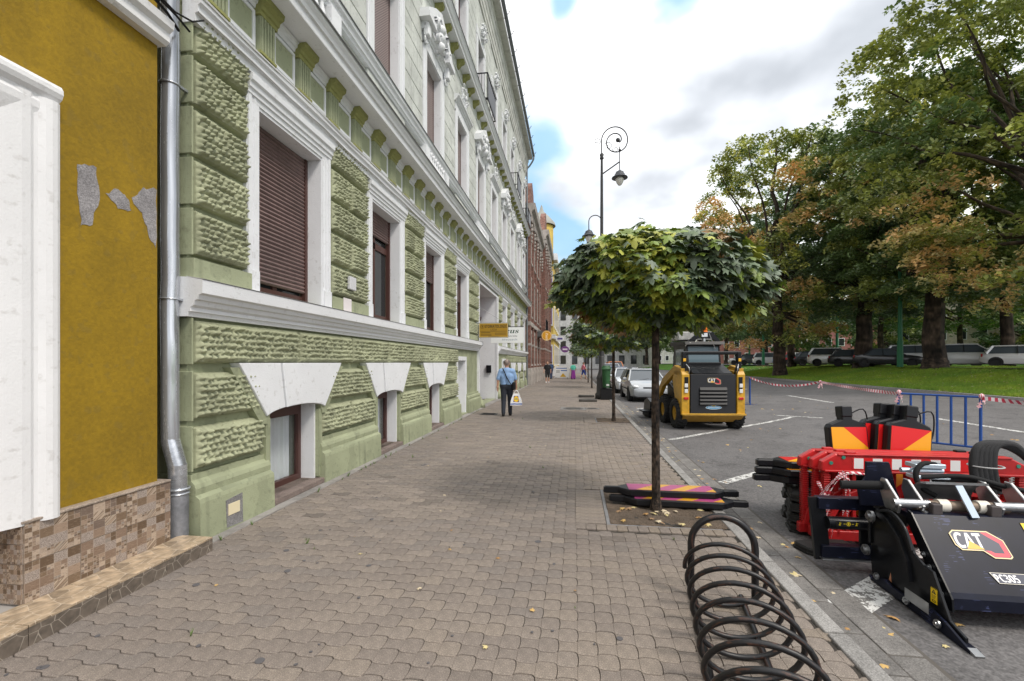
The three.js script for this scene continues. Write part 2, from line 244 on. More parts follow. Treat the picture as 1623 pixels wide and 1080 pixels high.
// painted lines: worn paint sheets following the road
{
  const wear = dtex(512, (u, v) => { const s = fbm(u, v, 20, 5, 111), c = fbm(u, v, 90, 2, 115); const k = smooth(0.52, 0.60, s * 0.7 + c * 0.35); return [mix(0.90, 0.47, k), mix(0.90, 0.46, k), mix(0.89, 0.45, k)]; }, true, 0.9);
  const pm = std(lin(0.80, 0.80, 0.80), 0.8, { map: wear });
  const line = (x0, z0, x1, z1, w) => { const d = Math.hypot(x1 - x0, z1 - z0), nx = -(z1 - z0) / d * w / 2, nz = (x1 - x0) / d * w / 2, g = new THREE.BufferGeometry(), N = 8, pos = [], id = []; for (let i = 0; i <= N; i++) { const t = i / N, x = mix(x0, x1, t), z = mix(z0, z1, t); for (const s of [1, -1]) { const X = x + nx * s, Z = z + nz * s; pos.push(X, roadY(X) + 0.004, Z); } if (i) { const k = i * 2; id.push(k - 2, k - 1, k, k, k - 1, k + 1); } } g.setAttribute('position', new THREE.Float32BufferAttribute(pos, 3)); g.setIndex(id); g.computeVertexNormals(); if (g.attributes.normal.getY(0) < 0) { g.setIndex(id.map((_, i) => id[i % 3 === 1 ? i + 1 : i % 3 === 2 ? i - 1 : i])); g.computeVertexNormals(); } return muv(g); };
  const mk = (n, g) => struct('road_marking', g, pm);
  mk(0, line(2.15, -10.7, 6.95, -15.6, 0.13)); mk(0, line(6.55, -15.95, 7.55, -15.1, 0.12));
  mk(0, line(2.12, -6.95, 6.3, -10.9, 0.14)); mk(0, line(1.9, -3.52, 3.4, -4.75, 0.25));
  mk(0, line(2.3, -17.6, 6.9, -22.6, 0.13)); 
  for (let z = -12; z > -90; z -= 9.2) mk(0, line(10.25 - (z + 12) * 0.0, z + 1.4, 10.3, z - 2.6, 0.15));
}

// chewing gum spots trodden into the paving, weeds in the joints at the wall and the kerb
{
  const r = RNG(66), gg = new THREE.CylinderGeometry(1, 1.1, 0.003, 9), n = 150, im = new THREE.InstancedMesh(gg, std(lin(0.10, 0.095, 0.10), 0.8), n), o = new THREE.Object3D();
  for (let i = 0; i < n; i++) { const s = 0.008 + r() * r() * 0.026; o.position.set(-3.0 + r() * 4.4, 0.004, -1.9 - Math.pow(r(), 1.3) * 16); o.rotation.y = r() * 6; o.scale.set(s, 1, s * (0.6 + r() * 0.6)); o.updateMatrix(); im.setMatrixAt(i, o.matrix); }
  im.name = 'gum_spots'; im.userData = { kind: 'stuff' }; scene.add(im);
  const bl = []; for (let i = 0; i < 12; i++) { const a = r() * 6.28, h = 0.03 + r() * 0.05, g = new THREE.BufferGeometry(); g.setAttribute('position', new THREE.Float32BufferAttribute([-0.004, 0, 0, 0.004, 0, 0, (r() - 0.5) * 0.05, h, 0.02 + r() * 0.03], 3)); g.rotateY(a); g.computeVertexNormals(); bl.push(g); }
  const wg = join(bl), m = 90, wm = new THREE.InstancedMesh(wg, std(lin(0.12, 0.19, 0.05), 0.9, { side: THREE.DoubleSide }), m);
  for (let i = 0; i < m; i++) { const k = r(); o.position.set(k < 0.35 ? -3.26 + r() * 0.04 : k < 0.8 ? KERB1 + r() * 0.03 : -3.1 + r() * 4.5, k < 0.35 ? 0.0 : k < 0.8 ? -0.095 : 0, -2.4 - r() * 13); o.rotation.y = r() * 6; o.scale.setScalar((k < 0.8 ? 0.5 : 0.3) + r() * 0.6); o.updateMatrix(); wm.setMatrixAt(i, o.matrix); }
  wm.name = 'weeds'; wm.userData = { kind: 'stuff' }; scene.add(wm);
}
// ---------- ochre house ----------
{
  const X = -3.5, o = [X, 0, -3.4], H = thing('ochre_house', 'ochre yellow plastered house with white door surround and tiled plinth', 'house', o);
  const bp = (n, g, m) => part(n, (Array.isArray(g) ? join(g) : g).translate(-o[0], -o[1], -o[2]), m, H);
  const ochre = dtex(1024, (u, v) => { const a = fbm(u, v, 5, 6, 121), st = vnoise(u * 14, v * 2, 14, 127), f = fbm(u, v, 120, 2, 129), d = fbm(u, v, 40, 4, 130); let k = 0.90 + (a - 0.5) * 0.16 + (f - 0.5) * 0.12 - 0.10 * st; const sp = smooth(0.66, 0.74, d); return [mix(0.665 * k, 0.5, sp * 0.3), mix(0.535 * k, 0.42, sp * 0.3), mix(0.085 * k, 0.3, sp * 0.2)]; }, true, 2.6);
  const om = std(lin(0.95, 0.95, 0.95), 0.9, { map: ochre, bumpMap: rough, bumpScale: 0.003 });
  // wall with the door opening left free
  bp('wall', slabX([[-3.40, 0.1], [-2.45, 0.1], [-2.45, 3.25], [-0.9, 3.25], [-0.9, 0.1], [4, 0.1], [4, 6.4], [-3.40, 6.4]], 0.5).translate(X - 0.5, 0, 0), om);
  bp('wall_end', span(X - 6, X - 0.5, 0.1, 6.4, -3.40, -3.2), om);
  // bare plaster where the paint has come off: thin ragged scabs
  const scab = (pts, seed) => { const r = RNG(seed), out = []; for (let i = 0; i < pts.length; i++) { const a = pts[i], b = pts[(i + 1) % pts.length]; for (let k = 0; k < 5; k++) out.push([mix(a[0], b[0], k / 5) + (r() - 0.5) * 0.02, mix(a[1], b[1], k / 5) + (r() - 0.5) * 0.024]); } return slabX(out, 0.006).translate(X - 0.003, 0, 0); };
  const bare = std(lin(0.44, 0.42, 0.43), 0.95, { map: grain, bumpMap: rough, bumpScale: 0.006 });
  bp('bare_plaster_patch', scab([[-2.78, 3.07], [-2.90, 3.10], [-2.93, 2.86], [-2.87, 2.66], [-2.80, 2.63], [-2.78, 2.85]], 3), bare);
  bp('bare_plaster_patch', scab([[-2.98, 2.93], [-3.05, 2.99], [-3.14, 2.95], [-3.17, 2.86], [-3.06, 2.84]], 4), bare);
  bp('bare_plaster_patch', scab([[-3.18, 2.96], [-3.28, 3.08], [-3.39, 3.12], [-3.39, 2.62], [-3.34, 2.66], [-3.28, 2.84]], 5), bare);
  // white surround: moulded jamb and head
  const prof = (t) => { const p = []; for (let i = 0; i <= 24; i++) p.push([i / 24, 0]); return p; };
  const jamb = (pts, y0, y1) => { const s = ext(pts, y1 - y0).rotateX(-Math.PI / 2); return muv(s.translate(0, y0, 0)); };   // outline (x, -z)
  const J = [[-4.1, 2.030], [-3.66, 2.030], [-3.60, 2.060], [-3.55, 2.130], [-3.50, 2.230], [-3.462, 2.340], [-3.442, 2.410], [-3.44, 2.455], [-3.453, 2.480], [-3.448, 2.500], [-3.42, 2.525], [-3.408, 2.555], [-3.41, 2.585], [-3.425, 2.610], [-3.46, 2.622], [-4.1, 2.622]];
  bp('door_surround_jamb', jamb(J, 0.62, 3.38), M.stuccoWhite);
  bp('door_surround_jamb', jamb(J.map(([x, z]) => [x, 1.8 + (1.55 - z)]).reverse(), 0.62, 3.38), M.stuccoWhite);
  const head = mould(J.map(([x, z]) => [x, 3.25 + (z - 2.36)]), -2.62, -0.64); bp('door_surround_head', head, M.stuccoWhite);
  bp('door', span(-3.86, -3.8, 0.12, 3.3, -2.5, -0.85), std(lin(0.16, 0.09, 0.05), 0.5, { map: blotch }));
  // cornice with a cable duct along it
  bp('cornice', mould([[X - 0.1, 4.33], [-3.43, 4.33], [-3.40, 4.36], [-3.40, 4.43], [-3.36, 4.46], [-3.35, 4.52], [X - 0.1, 4.56]], -3.42, 4), M.stuccoWhite);
  bp('cable', [tube([[-3.36, 4.60, 2], [-3.35, 4.60, -2.4], [-3.36, 4.58, -3.3], [-3.44, 4.56, -3.55]], 0.012, 6, 30), tube([[-3.37, 4.64, 2], [-3.36, 4.65, -2.6], [-3.34, 4.60, -3.35], [-3.40, 4.60, -3.62]], 0.010, 6, 30), tube([[-3.35, 4.68, 2], [-3.34, 4.69, -2.8], [-3.30, 4.58, -3.45], [-3.33, 4.75, -3.7]], 0.008, 6, 30)], M.blackMatte);
  // mosaic printed tiles on the plinth
  const tileTex = [1, 2, 3, 4].map((sd) => canvas(384, 384, (g, w) => {
    const r = RNG(sd * 77); g.fillStyle = '#a89a8c'; g.fillRect(0, 0, w, w);
    const tones = ['#7a6653', '#857060', '#9b8674', '#b3a08e', '#675443', '#8f7a69', '#a89686', '#75655a', '#8f857d'];
    const cell = (x, y, s) => {
      const k = r();
      if (s > 70 && k < 0.72) { if (k < 0.14) { g.fillStyle = '#9c8f86'; g.fillRect(x + 1, y + 1, s - 2, s - 2); for (let i = 0; i < 420; i++) { g.fillStyle = r() < 0.5 ? '#5f5048' : '#c4b9ae'; g.fillRect(x + 2 + r() * (s - 6), y + 2 + r() * (s - 6), 3, 2.4); } }
        else if (k < 0.22) { g.save(); g.beginPath(); g.rect(x + 1, y + 1, s - 2, s - 2); g.clip(); g.fillStyle = '#b8a793'; g.fillRect(x, y, s, s); for (let i = -8; i < 9; i++) { g.strokeStyle = tones[Math.floor(r() * 9)]; g.lineWidth = 4 + r() * 5; g.beginPath(); g.moveTo(x + i * 12, y + s); g.lineTo(x + i * 12 + s, y + (r() - 0.5) * 30); g.stroke(); } g.restore(); }
        else { const h = s / 2; for (const [a, b] of [[0, 0], [1, 0], [0, 1], [1, 1]]) cell(x + a * h, y + b * h, h); } return; }
      if (s > 30 && s < 70 && r() < 0.42) { const h = s / 2; for (const [a, b] of [[0, 0], [1, 0], [0, 1], [1, 1]]) cell(x + a * h, y + b * h, h); return; }
      g.fillStyle = tones[Math.floor(r() * 9)]; g.fillRect(x + 1.5, y + 1.5, s - 3, s - 3);
      for (let i = 0; i < s * 0.5; i++) { g.fillStyle = `rgba(${r() < 0.5 ? '60,40,25' : '210,190,165'},${0.1 + r() * 0.25})`; g.fillRect(x + 2 + r() * (s - 8), y + 2 + r() * (s - 5), 2 + r() * s * 0.25, 1.5 + r() * 2); }
    };
    for (let i = 0; i < 4; i++) for (let j = 0; j < 4; j++) cell(i * 96, j * 96, 96);
  }));
  const tm = tileTex.map((t) => std(0xffffff, 0.45, { map: t }));
  const tileZ = new THREE.BoxGeometry(0.012, 0.252, 0.33); 
  bp('plinth', span(-3.9, -3.452, 0.1, 0.63, -3.46, -2.42), std(lin(0.5, 0.46, 0.42), 0.8, { map: grain }));
  for (let i = 0; i < 4; i++) for (let j = 0; j < 2; j++) { const w = i === 3 ? 0.05 : 0.328; const z = i === 3 ? -2.42 - 3 * 0.332 - 0.026 : -2.42 - 0.332 * i - 0.166; const g = new THREE.BoxGeometry(0.012, 0.25, w); const uv = g.attributes.uv; for (let k = 0; k < uv.count; k++) uv.setX(k, uv.getX(k) * w / 0.328); const m = part('plinth_tile', g, tm[(i * 2 + j) % 4], H, [-3.446 - o[0], 0.251 + j * 0.2535, z - o[2]]); if ((i + j) % 2) m.rotation.set(0, 0, 0); }
  for (let j = 0; j < 4; j++) for (let i = 0; i < 2; i++) part('plinth_tile', new THREE.BoxGeometry(0.10, 0.122, 0.012), tm[(i + j) % 4], H, [-3.50 - i * 0.104 - o[0], 0.188 + j * 0.126, -2.413 - o[2]]);
  bp('plinth_coping', rbox(0.14, 0.016, 1.06, 0.004, -3.50, 0.641, -2.935), std(lin(0.55, 0.45, 0.37), 0.6, { map: grain }));
  // step faced with crazed stone tiles
  const craze = (base, vein, seed) => dtex(512, (u, v) => { let f1 = 9, f2 = 9, id = 0; const N = 5; for (let a = -1; a <= 1; a++) for (let b = -1; b <= 1; b++) { const ci = Math.floor(u * N) + a, cj = Math.floor(v * N) + b, wi = ((ci % N) + N) % N, wj = ((cj % N) + N) % N, dx = ci + hash2(wi, wj, seed) - u * N, dy = cj + hash2(wi, wj, seed + 1) - v * N, d = Math.hypot(dx, dy); if (d < f1) { f2 = f1; f1 = d; id = hash2(wi, wj, seed + 2); } else if (d < f2) f2 = d; } const e = smooth(0.055, 0.012, f2 - f1), n = fbm(u, v, 10, 5, seed), k = 0.78 + id * 0.2 + (n - 0.5) * 0.5; return [0, 1, 2].map((c) => mix(base[c] * k, vein[c], e)); }, true, 0.42);
  const topM = std(lin(0.95, 0.95, 0.95), 0.4, { map: craze([0.74, 0.655, 0.55], [0.80, 0.74, 0.66], 5) }), frontM = std(lin(0.9, 0.9, 0.9), 0.5, { map: craze([0.50, 0.455, 0.41], [0.66, 0.62, 0.57], 8) });
  bp('step', span(-3.9, -3.16, -0.05, 0.108, -3.57, 2), std(lin(0.4, 0.38, 0.36), 0.9));
  for (let i = 0; i < 9; i++) { const z1 = -3.585 + i * 0.452, z0 = z1 + 0.448; bp('step_tile', rbox(0.32, 0.016, 0.448, 0.003, -3.30, 0.117, (z0 + z1) / 2), topM); bp('step_tile', rbox(0.014, 0.118, 0.448, 0.003, -3.147, 0.05, (z0 + z1) / 2), frontM); }
  bp('step_tile', rbox(0.33, 0.118, 0.012, 0.003, -3.31, 0.05, -3.583), frontM);
}
// ---------- drainpipe between the houses ----------
{
  const D = thing('drainpipe', 'dented zinc downpipe between the ochre house and the green house', 'drainpipe', [-3.555, 0.125, -3.60]);
  const r = 0.072; const wob = (y) => [(n3(y * 3, 1, 0) - 0.5) * 0.01, (n3(y * 3, 5, 0) - 0.5) * 0.01];
  const pts = []; for (let y = 0.82; y < 8; y += 0.18) { const [a, b] = wob(y); pts.push([a - 0.02, y, b]); }
  part('pipe', tube(pts, r, 18, 120), M.zinc, D);
  part('elbow', [rod([-0.02, 0.84, 0], [0.045, 0.60, -0.01], r * 1.02, 18), rod([0.045, 0.615, -0.01], [0.05, 0.36, -0.01], r * 1.02, 18)], M.zinc, D);
  part('foot_pipe', [cyl(r * 1.14, r * 1.12, 0.42, 0.05, 0.19, -0.01, 18)], std(lin(0.34, 0.35, 0.38), 0.6, { metalness: 0.5, map: blotch, bumpMap: rough, bumpScale: 0.004 }), D);
  part('collar', [new THREE.TorusGeometry(r * 1.16, 0.012, 8, 24).rotateX(Math.PI / 2).translate(0.05, 0.40, -0.01), new THREE.TorusGeometry(r * 1.12, 0.010, 8, 24).rotateX(Math.PI / 2).translate(0.05, 0.36, -0.01)], M.zinc, D);
  for (const y of [2.09, 4.0]) part('bracket', [new THREE.TorusGeometry(r * 1.05, 0.009, 6, 24).rotateX(Math.PI / 2).translate(-0.02, y, 0), box(0.03, 0.02, 0.12, 0.04, y, -0.09)], M.zinc, D);
}
// ---------- green house ----------
const BAY = (k) => -5.28 - 2.87 * k, GEND = -32.6;
{
  const o = [-3.42, 0, -3.73], B = thing('green_house', 'long pale green house with bossed stone blocks, white trim and brown shutters', 'house', o);
  const sh = (x, y, z) => [x - o[0], y - o[1], z - o[2]];
  const bp = (n, g, m, par = B) => part(n, (Array.isArray(g) ? join(g) : g).translate(-o[0], -o[1], -o[2]), m, par);
  const bps = (n, list, m, par) => { for (const g of list) bp(n, g, m, par); };
  const W = -3.53, rr = RNG(77);
  const grp = (n) => { const g = new THREE.Group(); g.name = n; B.add(g); return g; };
  const rect = (z0, z1, y0, y1) => [[z1, y0], [z0, y0], [z0, y1], [z1, y1]];
  const has = (k) => k !== 4 && k !== 5, P0 = -16.35, P1 = -20.45;      // portal
  const holesLow = [], holesUp = [];
  for (let k = 0; k < 10; k++) { const c = BAY(k); if (has(k)) { holesLow.push(rect(c + 0.66, c - 0.66, 2.44, 4.50)); if (k === 3 || k === 6) holesLow.push(rect(c + 0.5, c - 0.5, 0.03, 1.72)); else holesLow.push(rect(c + 0.5, c - 0.5, 0.08, 1.16)); } holesUp.push(rect(c + 0.6, c - 0.6, 6.95, 9.10), rect(c + 0.55, c - 0.55, 11.35, 13.5)); }
  holesLow.push(rect(P0, P1, 0.02, 4.65));
  bp('wall', slabX(rect(-3.73, GEND, 0, 5.9), 0.45, 0, holesLow).translate(W - 0.45, 0, 0), M.green);
  bp('upper_wall', slabX(rect(-3.73, GEND, 5.9, 16.2), 0.45, 0, holesUp).translate(W - 0.45, 0, 0), M.sage);
  bp('side_wall', span(-9, W - 0.45, 0, 16.2, -3.73, -4.1), M.green);
  bp('roof', [muv(new THREE.BoxGeometry(7, 0.12, 29.6).rotateZ(-0.5).translate(-6.2, 18.2, -18.2))], std(lin(0.2, 0.12, 0.09), 0.8, { map: grain }));

  // bossed blocks: a slab whose face swells into rows of knobs
  function boss(w, h, seed, res) {
    const nx = Math.max(10, Math.round(w / res)), ny = Math.max(6, Math.round(h / res)), cw = 0.067, chh = 0.057, cols = Math.round((w - 0.05) / cw), rows = Math.round((h - 0.05) / chh), cwx = (w - 0.05) / cols, chy = (h - 0.05) / rows;
    const hgt = (x, y) => { const u = (x + w / 2 - 0.025) / cwx, v = (y + h / 2 - 0.025) / chy; if (u < 0 || v < 0 || u > cols || v > rows) return 0; const vi = Math.floor(v); let best = 0; for (let b = -1; b <= 1; b++) { const cj = vi + b, off = (cj & 1) * 0.5, ui = Math.floor(u - off); for (let a = -1; a <= 1; a++) { const ci = ui + a, jx = hash2(ci, cj, seed) - 0.5, jy = hash2(ci, cj, seed + 9) - 0.5, A = 0.7 + hash2(ci, cj, seed + 4) * 0.5; const dx = (u - off - ci - 0.5 - jx * 0.35) * 1.02, dy = (v - cj - 0.5 - jy * 0.3) * 1.06; const ex = dx + dy * 0.5 * jx, d = 0.55 * Math.hypot(ex, dy) + 0.5 * Math.max(Math.abs(ex), Math.abs(dy + ex * jy)); const f = A * clamp(1 - d / 0.66); if (f > best) best = f; } } return Math.pow(best, 0.8); };
    const g = new THREE.PlaneGeometry(w, h, nx, ny), p = g.attributes.position, uv = g.attributes.uv;
    for (let i = 0; i < p.count; i++) { const x = p.getX(i), y = p.getY(i), e = Math.min(w / 2 - Math.abs(x), h / 2 - Math.abs(y)); const z = e < 0.004 ? -0.07 : 0.075 * hgt(x, y) * smooth(0.02, 0.045, e) + (n3(x * 45, y * 45, seed) - 0.5) * 0.013; p.setZ(i, z); uv.setXY(i, x + seed * 0.37, y); }
    g.computeVertexNormals(); g.rotateY(Math.PI / 2); return g;
  }
  const bossM = std(lin(0.395, 0.42, 0.28), 0.85, { map: paint, bumpMap: rough, bumpScale: 0.003 });
  let bs = 1; const cache = {};
  const block = (z0, z1, y0, y1, far) => { const w = Math.abs(z1 - z0) - 0.03, h = y1 - y0 - 0.042, key = [w.toFixed(2), h.toFixed(2), far > 12 ? bs % 2 : bs, far > 12].join(); const g = cache[key] ??= boss(w, h, ++bs, far > 20 ? 0.034 : far > 9 ? 0.019 : 0.0115); bs++; part('bossed_block', g, bossM, B, sh(-3.475, (y0 + y1) / 2, (z0 + z1) / 2)); };
  const back = (z0, z1, y0, y1) => bp('pier_back', span(W - 0.01, -3.50, y0, y1, z0, z1), M.green);
  // corner quoin with a return face
  const ROW = [2.62, 3.085, 3.55, 4.015, 4.48, 4.95];
  for (let i = 0; i < 5; i++) { block(-3.74, -4.46, ROW[i], ROW[i + 1], 0); bp('quoin_return', rbox(0.20, 0.432, 0.02, 0.008, -3.56, (ROW[i] + ROW[i + 1]) / 2, -3.722), M.green); }
  bp('pier_base', span(W - 0.2, -3.452, 2.4, 2.61, -3.72, -4.48), M.green);
  // piers between the windows
  for (let k = 0; k < 9; k++) {
    let z0 = BAY(k) - 0.85, z1 = BAY(k + 1) + 0.85; if (k === 3) { z1 = P0 + 0.12; } else if (k === 4) continue; else if (k === 5) { z0 = P1 - 0.1; }
    for (let i = 0; i < 5; i++) { const f = -z0, m = (z0 + z1) / 2; if (i % 2 === 0) block(z0, z1, ROW[i], ROW[i + 1], f); else { block(z0, m, ROW[i], ROW[i + 1], f); block(m, z1, ROW[i], ROW[i + 1], f); } }
    bp('pier_base', span(W - 0.1, -3.452, 2.4, 2.61, z0 - 0.01, z1 + 0.01), M.green);
  }
  // belt of blocks, and the blocks beside the cellar windows
  const belt = (list) => { for (let i = 0; i + 1 < list.length; i++) block(list[i], list[i + 1], 1.62, 2.07, -list[i]); };
  belt([-3.74, -5.35, -6.75, -8.15, -9.55, -11.0, -12.3, -13.25]); belt([-23.3, -25.3, -27.2, -29.0, -30.8, -32.5]);
  const low = (ks) => { for (const k of ks) { const a = BAY(k) - 0.58, b = BAY(k + 1) + (k === 2 || k === 5 ? 0.62 : 0.58), m = (a + b) / 2; block(a - 0.12, b + 0.12, 1.10, 1.58, -a); block(a, m, 0.635, 1.075, -a); block(m, b, 0.635, 1.075, -a); } };
  low([0, 1, 2, 7, 8]); block(-3.74, -4.62, 1.10, 1.58, 0); block(-3.74, -4.70, 0.635, 1.075, 0); block(-31.75, -32.5, 0.635, 1.58, 33);
  for (const [y0, y1] of [[1.11, 1.57], [0.645, 1.065], [1.63, 2.06]]) bp('quoin_return', rbox(0.20, y1 - y0, 0.02, 0.008, -3.56, (y0 + y1) / 2, -3.722), M.green);
  // plinth in lengths between the openings
  const PL = [[-3.9, 0], [-3.375, 0], [-3.382, 0.36], [-3.39, 0.40], [-3.43, 0.43], [-3.425, 0.49], [-3.44, 0.53], [-3.475, 0.565], [-3.478, 0.62], [-3.9, 0.62]];
  const plinths = [[-3.715, BAY(0) + 0.53]]; for (const k of [0, 1, 2]) plinths.push([BAY(k) - 0.53, BAY(k + 1) + 0.53]); plinths.push([BAY(3) - 0.53, P0 + 0.02], [P1 - 0.02, BAY(6) + 0.53]); for (const k of [6, 7, 8]) plinths.push([BAY(k) - 0.53, BAY(k + 1) + 0.53]); plinths.push([BAY(9) - 0.53, GEND]);
  for (const [a, b] of plinths) bp('plinth', mould(PL, a, b), M.green);
  const hx = 0.15, hz = 0.11; bp('gas_hatch', [box(0.02, hz, hx, -3.377, 0.2, -4.12)], std(lin(0.75, 0.66, 0.45), 0.6)); bp('hatch_mortar', slabX([[-4.02, 0.3], [-4.24, 0.32], [-4.25, 0.02], [-4.03, 0.03]], 0.006).translate(-3.38, 0, 0), std(lin(0.36, 0.35, 0.35), 0.95, { map: grain, bumpMap: rough, bumpScale: 0.01 }));
  // sill cornice in two runs
  const SC = [[-3.7, 2.07], [-3.46, 2.07], [-3.45, 2.11], [-3.43, 2.115], [-3.43, 2.15], [-3.40, 2.17], [-3.385, 2.21], [-3.36, 2.22], [-3.345, 2.26], [-3.31, 2.275], [-3.305, 2.395], [-3.46, 2.425], [-3.7, 2.44]];
  for (const [a, b] of [[-3.66, P0 + 0.05], [P1 - 0.05, GEND]]) { bp('sill_cornice', mould(SC, a, b), M.white); bp('sill_flashing', mould([[-3.47, 2.427], [-3.30, 2.399], [-3.295, 2.403], [-3.47, 2.433]], a, b), std(lin(0.5, 0.5, 0.5), 0.5)); }
  const cellarGlass = new THREE.MeshPhysicalMaterial({ color: lin(0.92, 0.94, 0.95), roughness: 0.03, transmission: 1, thickness: 0, ior: 1.5 });
  // cellar windows, their fan lintels
  for (const k of [0, 1, 2, 3, 6, 7, 8, 9]) {
    const c = BAY(k), door = k === 3 || k === 6, h = door ? 1.72 : 1.16, w = grp(door ? 'cellar_door' : 'cellar_window');
    bp('reveal', [span(-3.80, W + 0.02, 0.02, h, c + 0.502, c + 0.47), span(-3.80, W + 0.02, 0.02, h, c - 0.47, c - 0.502), span(-3.80, W + 0.02, h - 0.02, h + 0.005, c + 0.5, c - 0.5)], M.white, w);
    if (door) { bp('leaf', span(-3.80, -3.77, 0.02, h, c + 0.47, c - 0.47), std(lin(0.55, 0.55, 0.53), 0.7, { map: paint }), w); bps('surround', [span(W, -3.49, 0, h + 0.12, c + 0.60, c + 0.5), span(W, -3.49, 0, h + 0.12, c - 0.5, c - 0.60), span(W, -3.488, h, h + 0.12, c + 0.5, c - 0.5)], M.white, w); bp('threshold', span(-3.9, -3.45, -0.02, 0.04, c + 0.52, c - 0.52), M.green, w); continue; }
    bp('frame', [span(-3.76, -3.70, 0.08, h, c + 0.47, c + 0.41), span(-3.76, -3.70, 0.08, h, c - 0.41, c - 0.47), span(-3.76, -3.70, h - 0.2, h, c + 0.41, c - 0.41), span(-3.76, -3.70, 0.08, 0.15, c + 0.41, c - 0.41)], M.brownFrame, w);
    bp('pane', span(-3.745, -3.735, 0.15, h - 0.2, c + 0.41, c - 0.41), cellarGlass, w); bp('room_back', span(-3.975, -3.95, 0.05, h + 0.05, c + 0.5, c - 0.5), std(lin(0.16, 0.18, 0.19), 0.9), w); { const cp = []; for (let q = 0; q <= 30; q++) cp.push([-3.84 + 0.018 * Math.sin(q * 1.1) + 0.008 * Math.sin(q * 2.7), c - 0.40 + q / 30 * 0.5]); for (let q = 30; q >= 0; q--) cp.push([-3.848 + 0.018 * Math.sin(q * 1.1) + 0.008 * Math.sin(q * 2.7), c - 0.40 + q / 30 * 0.5]); const cg = ext(cp, h - 0.2); cg.rotateX(Math.PI / 2); bp('curtain', muv(cg.translate(0, h - 0.08, 0)), std(lin(0.74, 0.74, 0.74), 0.9), w); }
    bp('sill', rbox(0.42, 0.07, 1.1, 0.01, -3.60, 0.045, c), std(lin(0.32, 0.25, 0.22), 0.9, { map: grain, bumpMap: rough, bumpScale: 0.008 }), w);
    // lintel: three white voussoirs on a green margin
    const arc = (z) => 1.02 + 0.11 * Math.sqrt(Math.max(0, 1 - (z / 0.62) ** 2));
    const T = [1.04, 0.36, -0.36, -1.04], Bt = [0.60, 0.27, -0.27, -0.60];
    for (let i = 0; i < 3; i++) { const p = []; for (let q = 0; q <= 4; q++) { const z = mix(Bt[i] - 0.005, Bt[i + 1] + 0.005, q / 4); p.push([c + z, arc(z)]); } p.push([c + T[i + 1] + 0.005, 1.645], [c + T[i] - 0.005, 1.645]); bp('lintel_voussoir', slabX(p.reverse(), i === 1 ? 0.17 : 0.15, 0.006).translate(-3.565, 0, 0), M.white); }
    bp('lintel_margin', slabX([[c + 1.13, 1.6], [c + 0.665, 0.96], [c + 0.56, 0.96], [c + 0.5, 1.12], [c - 0.5, 1.12], [c - 0.56, 0.96], [c - 0.665, 0.96], [c - 1.13, 1.6]].reverse(), 0.10).translate(-3.54, 0, 0), M.green);
    bps('opening_margin', [span(W - 0.01, -3.452, 0.1, 1.02, c + 0.575, c + 0.502), span(W - 0.01, -3.452, 0.1, 1.02, c - 0.502, c - 0.575)], M.green);
  }
  // ground floor windows
  const slatProf = (y0, y1, p = 0.052) => { const a = [[-3.745, y0]]; for (let y = y0; y < y1 - p * 0.5; y += p) a.push([-3.722, y + 0.004], [-3.708, y + p * 0.45], [-3.722, y + p * 0.92], [-3.732, y + p * 0.97]); a.push([-3.745, y1]); return a; };
  for (let k = 0; k < 10; k++) {
    if (!has(k)) continue; const c = BAY(k), w = grp('window'), open = [2.60, 4.02, 3.72, 3.6][k] ?? 3.0;
    bps('surround', [span(W - 0.005, -3.487, 2.44, 4.52, c + 0.84, c + 0.64), span(W - 0.005, -3.487, 2.44, 4.52, c - 0.64, c - 0.84), span(W, -3.470, 2.44, 4.6, c + 0.83, c + 0.78), span(W, -3.470, 2.44, 4.6, c - 0.78, c - 0.83), span(W, -3.476, 2.44, 4.56, c - 0.70, c - 0.735), span(W, -3.476, 2.44, 4.56, c + 0.735, c + 0.70), span(W - 0.01, -3.46, 2.425, 2.66, c + 0.845, c + 0.665), span(W - 0.01, -3.46, 2.425, 2.66, c - 0.665, c - 0.845)], M.white, w);
    bp('reveal', [span(-3.78, W + 0.03, 2.42, 4.5, c + 0.665, c + 0.63), span(-3.78, W + 0.03, 2.42, 4.5, c - 0.63, c - 0.665), span(-3.78, W + 0.03, 4.47, 4.505, c + 0.63, c - 0.63)], M.white, w);
    bp('head', mould([[W - 0.01, 4.505], [-3.485, 4.505], [-3.48, 4.56], [-3.462, 4.565], [-3.46, 4.61], [-3.44, 4.62], [-3.435, 4.67], [-3.41, 4.69], [-3.405, 4.76], [W - 0.01, 4.76]], c + 0.845, c - 0.845), M.white, w);
    bp('frame', [span(-3.78, -3.70, 2.42, 4.47, c - 0.575, c - 0.63), span(-3.78, -3.70, 2.42, 4.47, c + 0.63, c + 0.575), span(-3.80, -3.75, 2.42, 2.56, c + 0.575, c - 0.575), span(-3.80, -3.755, 3.80, 3.92, c + 0.575, c - 0.575), span(-3.80, -3.755, 2.56, 4.4, c + 0.04, c - 0.04)], M.brownFrame, w);
    bp('pane', span(-3.795, -3.785, 2.5, 4.4, c + 0.575, c - 0.575), M.pane, w);
    bp('roller_shutter', mould(slatProf(open, 4.47), c + 0.58, c - 0.58), M.shutter, w);
  }
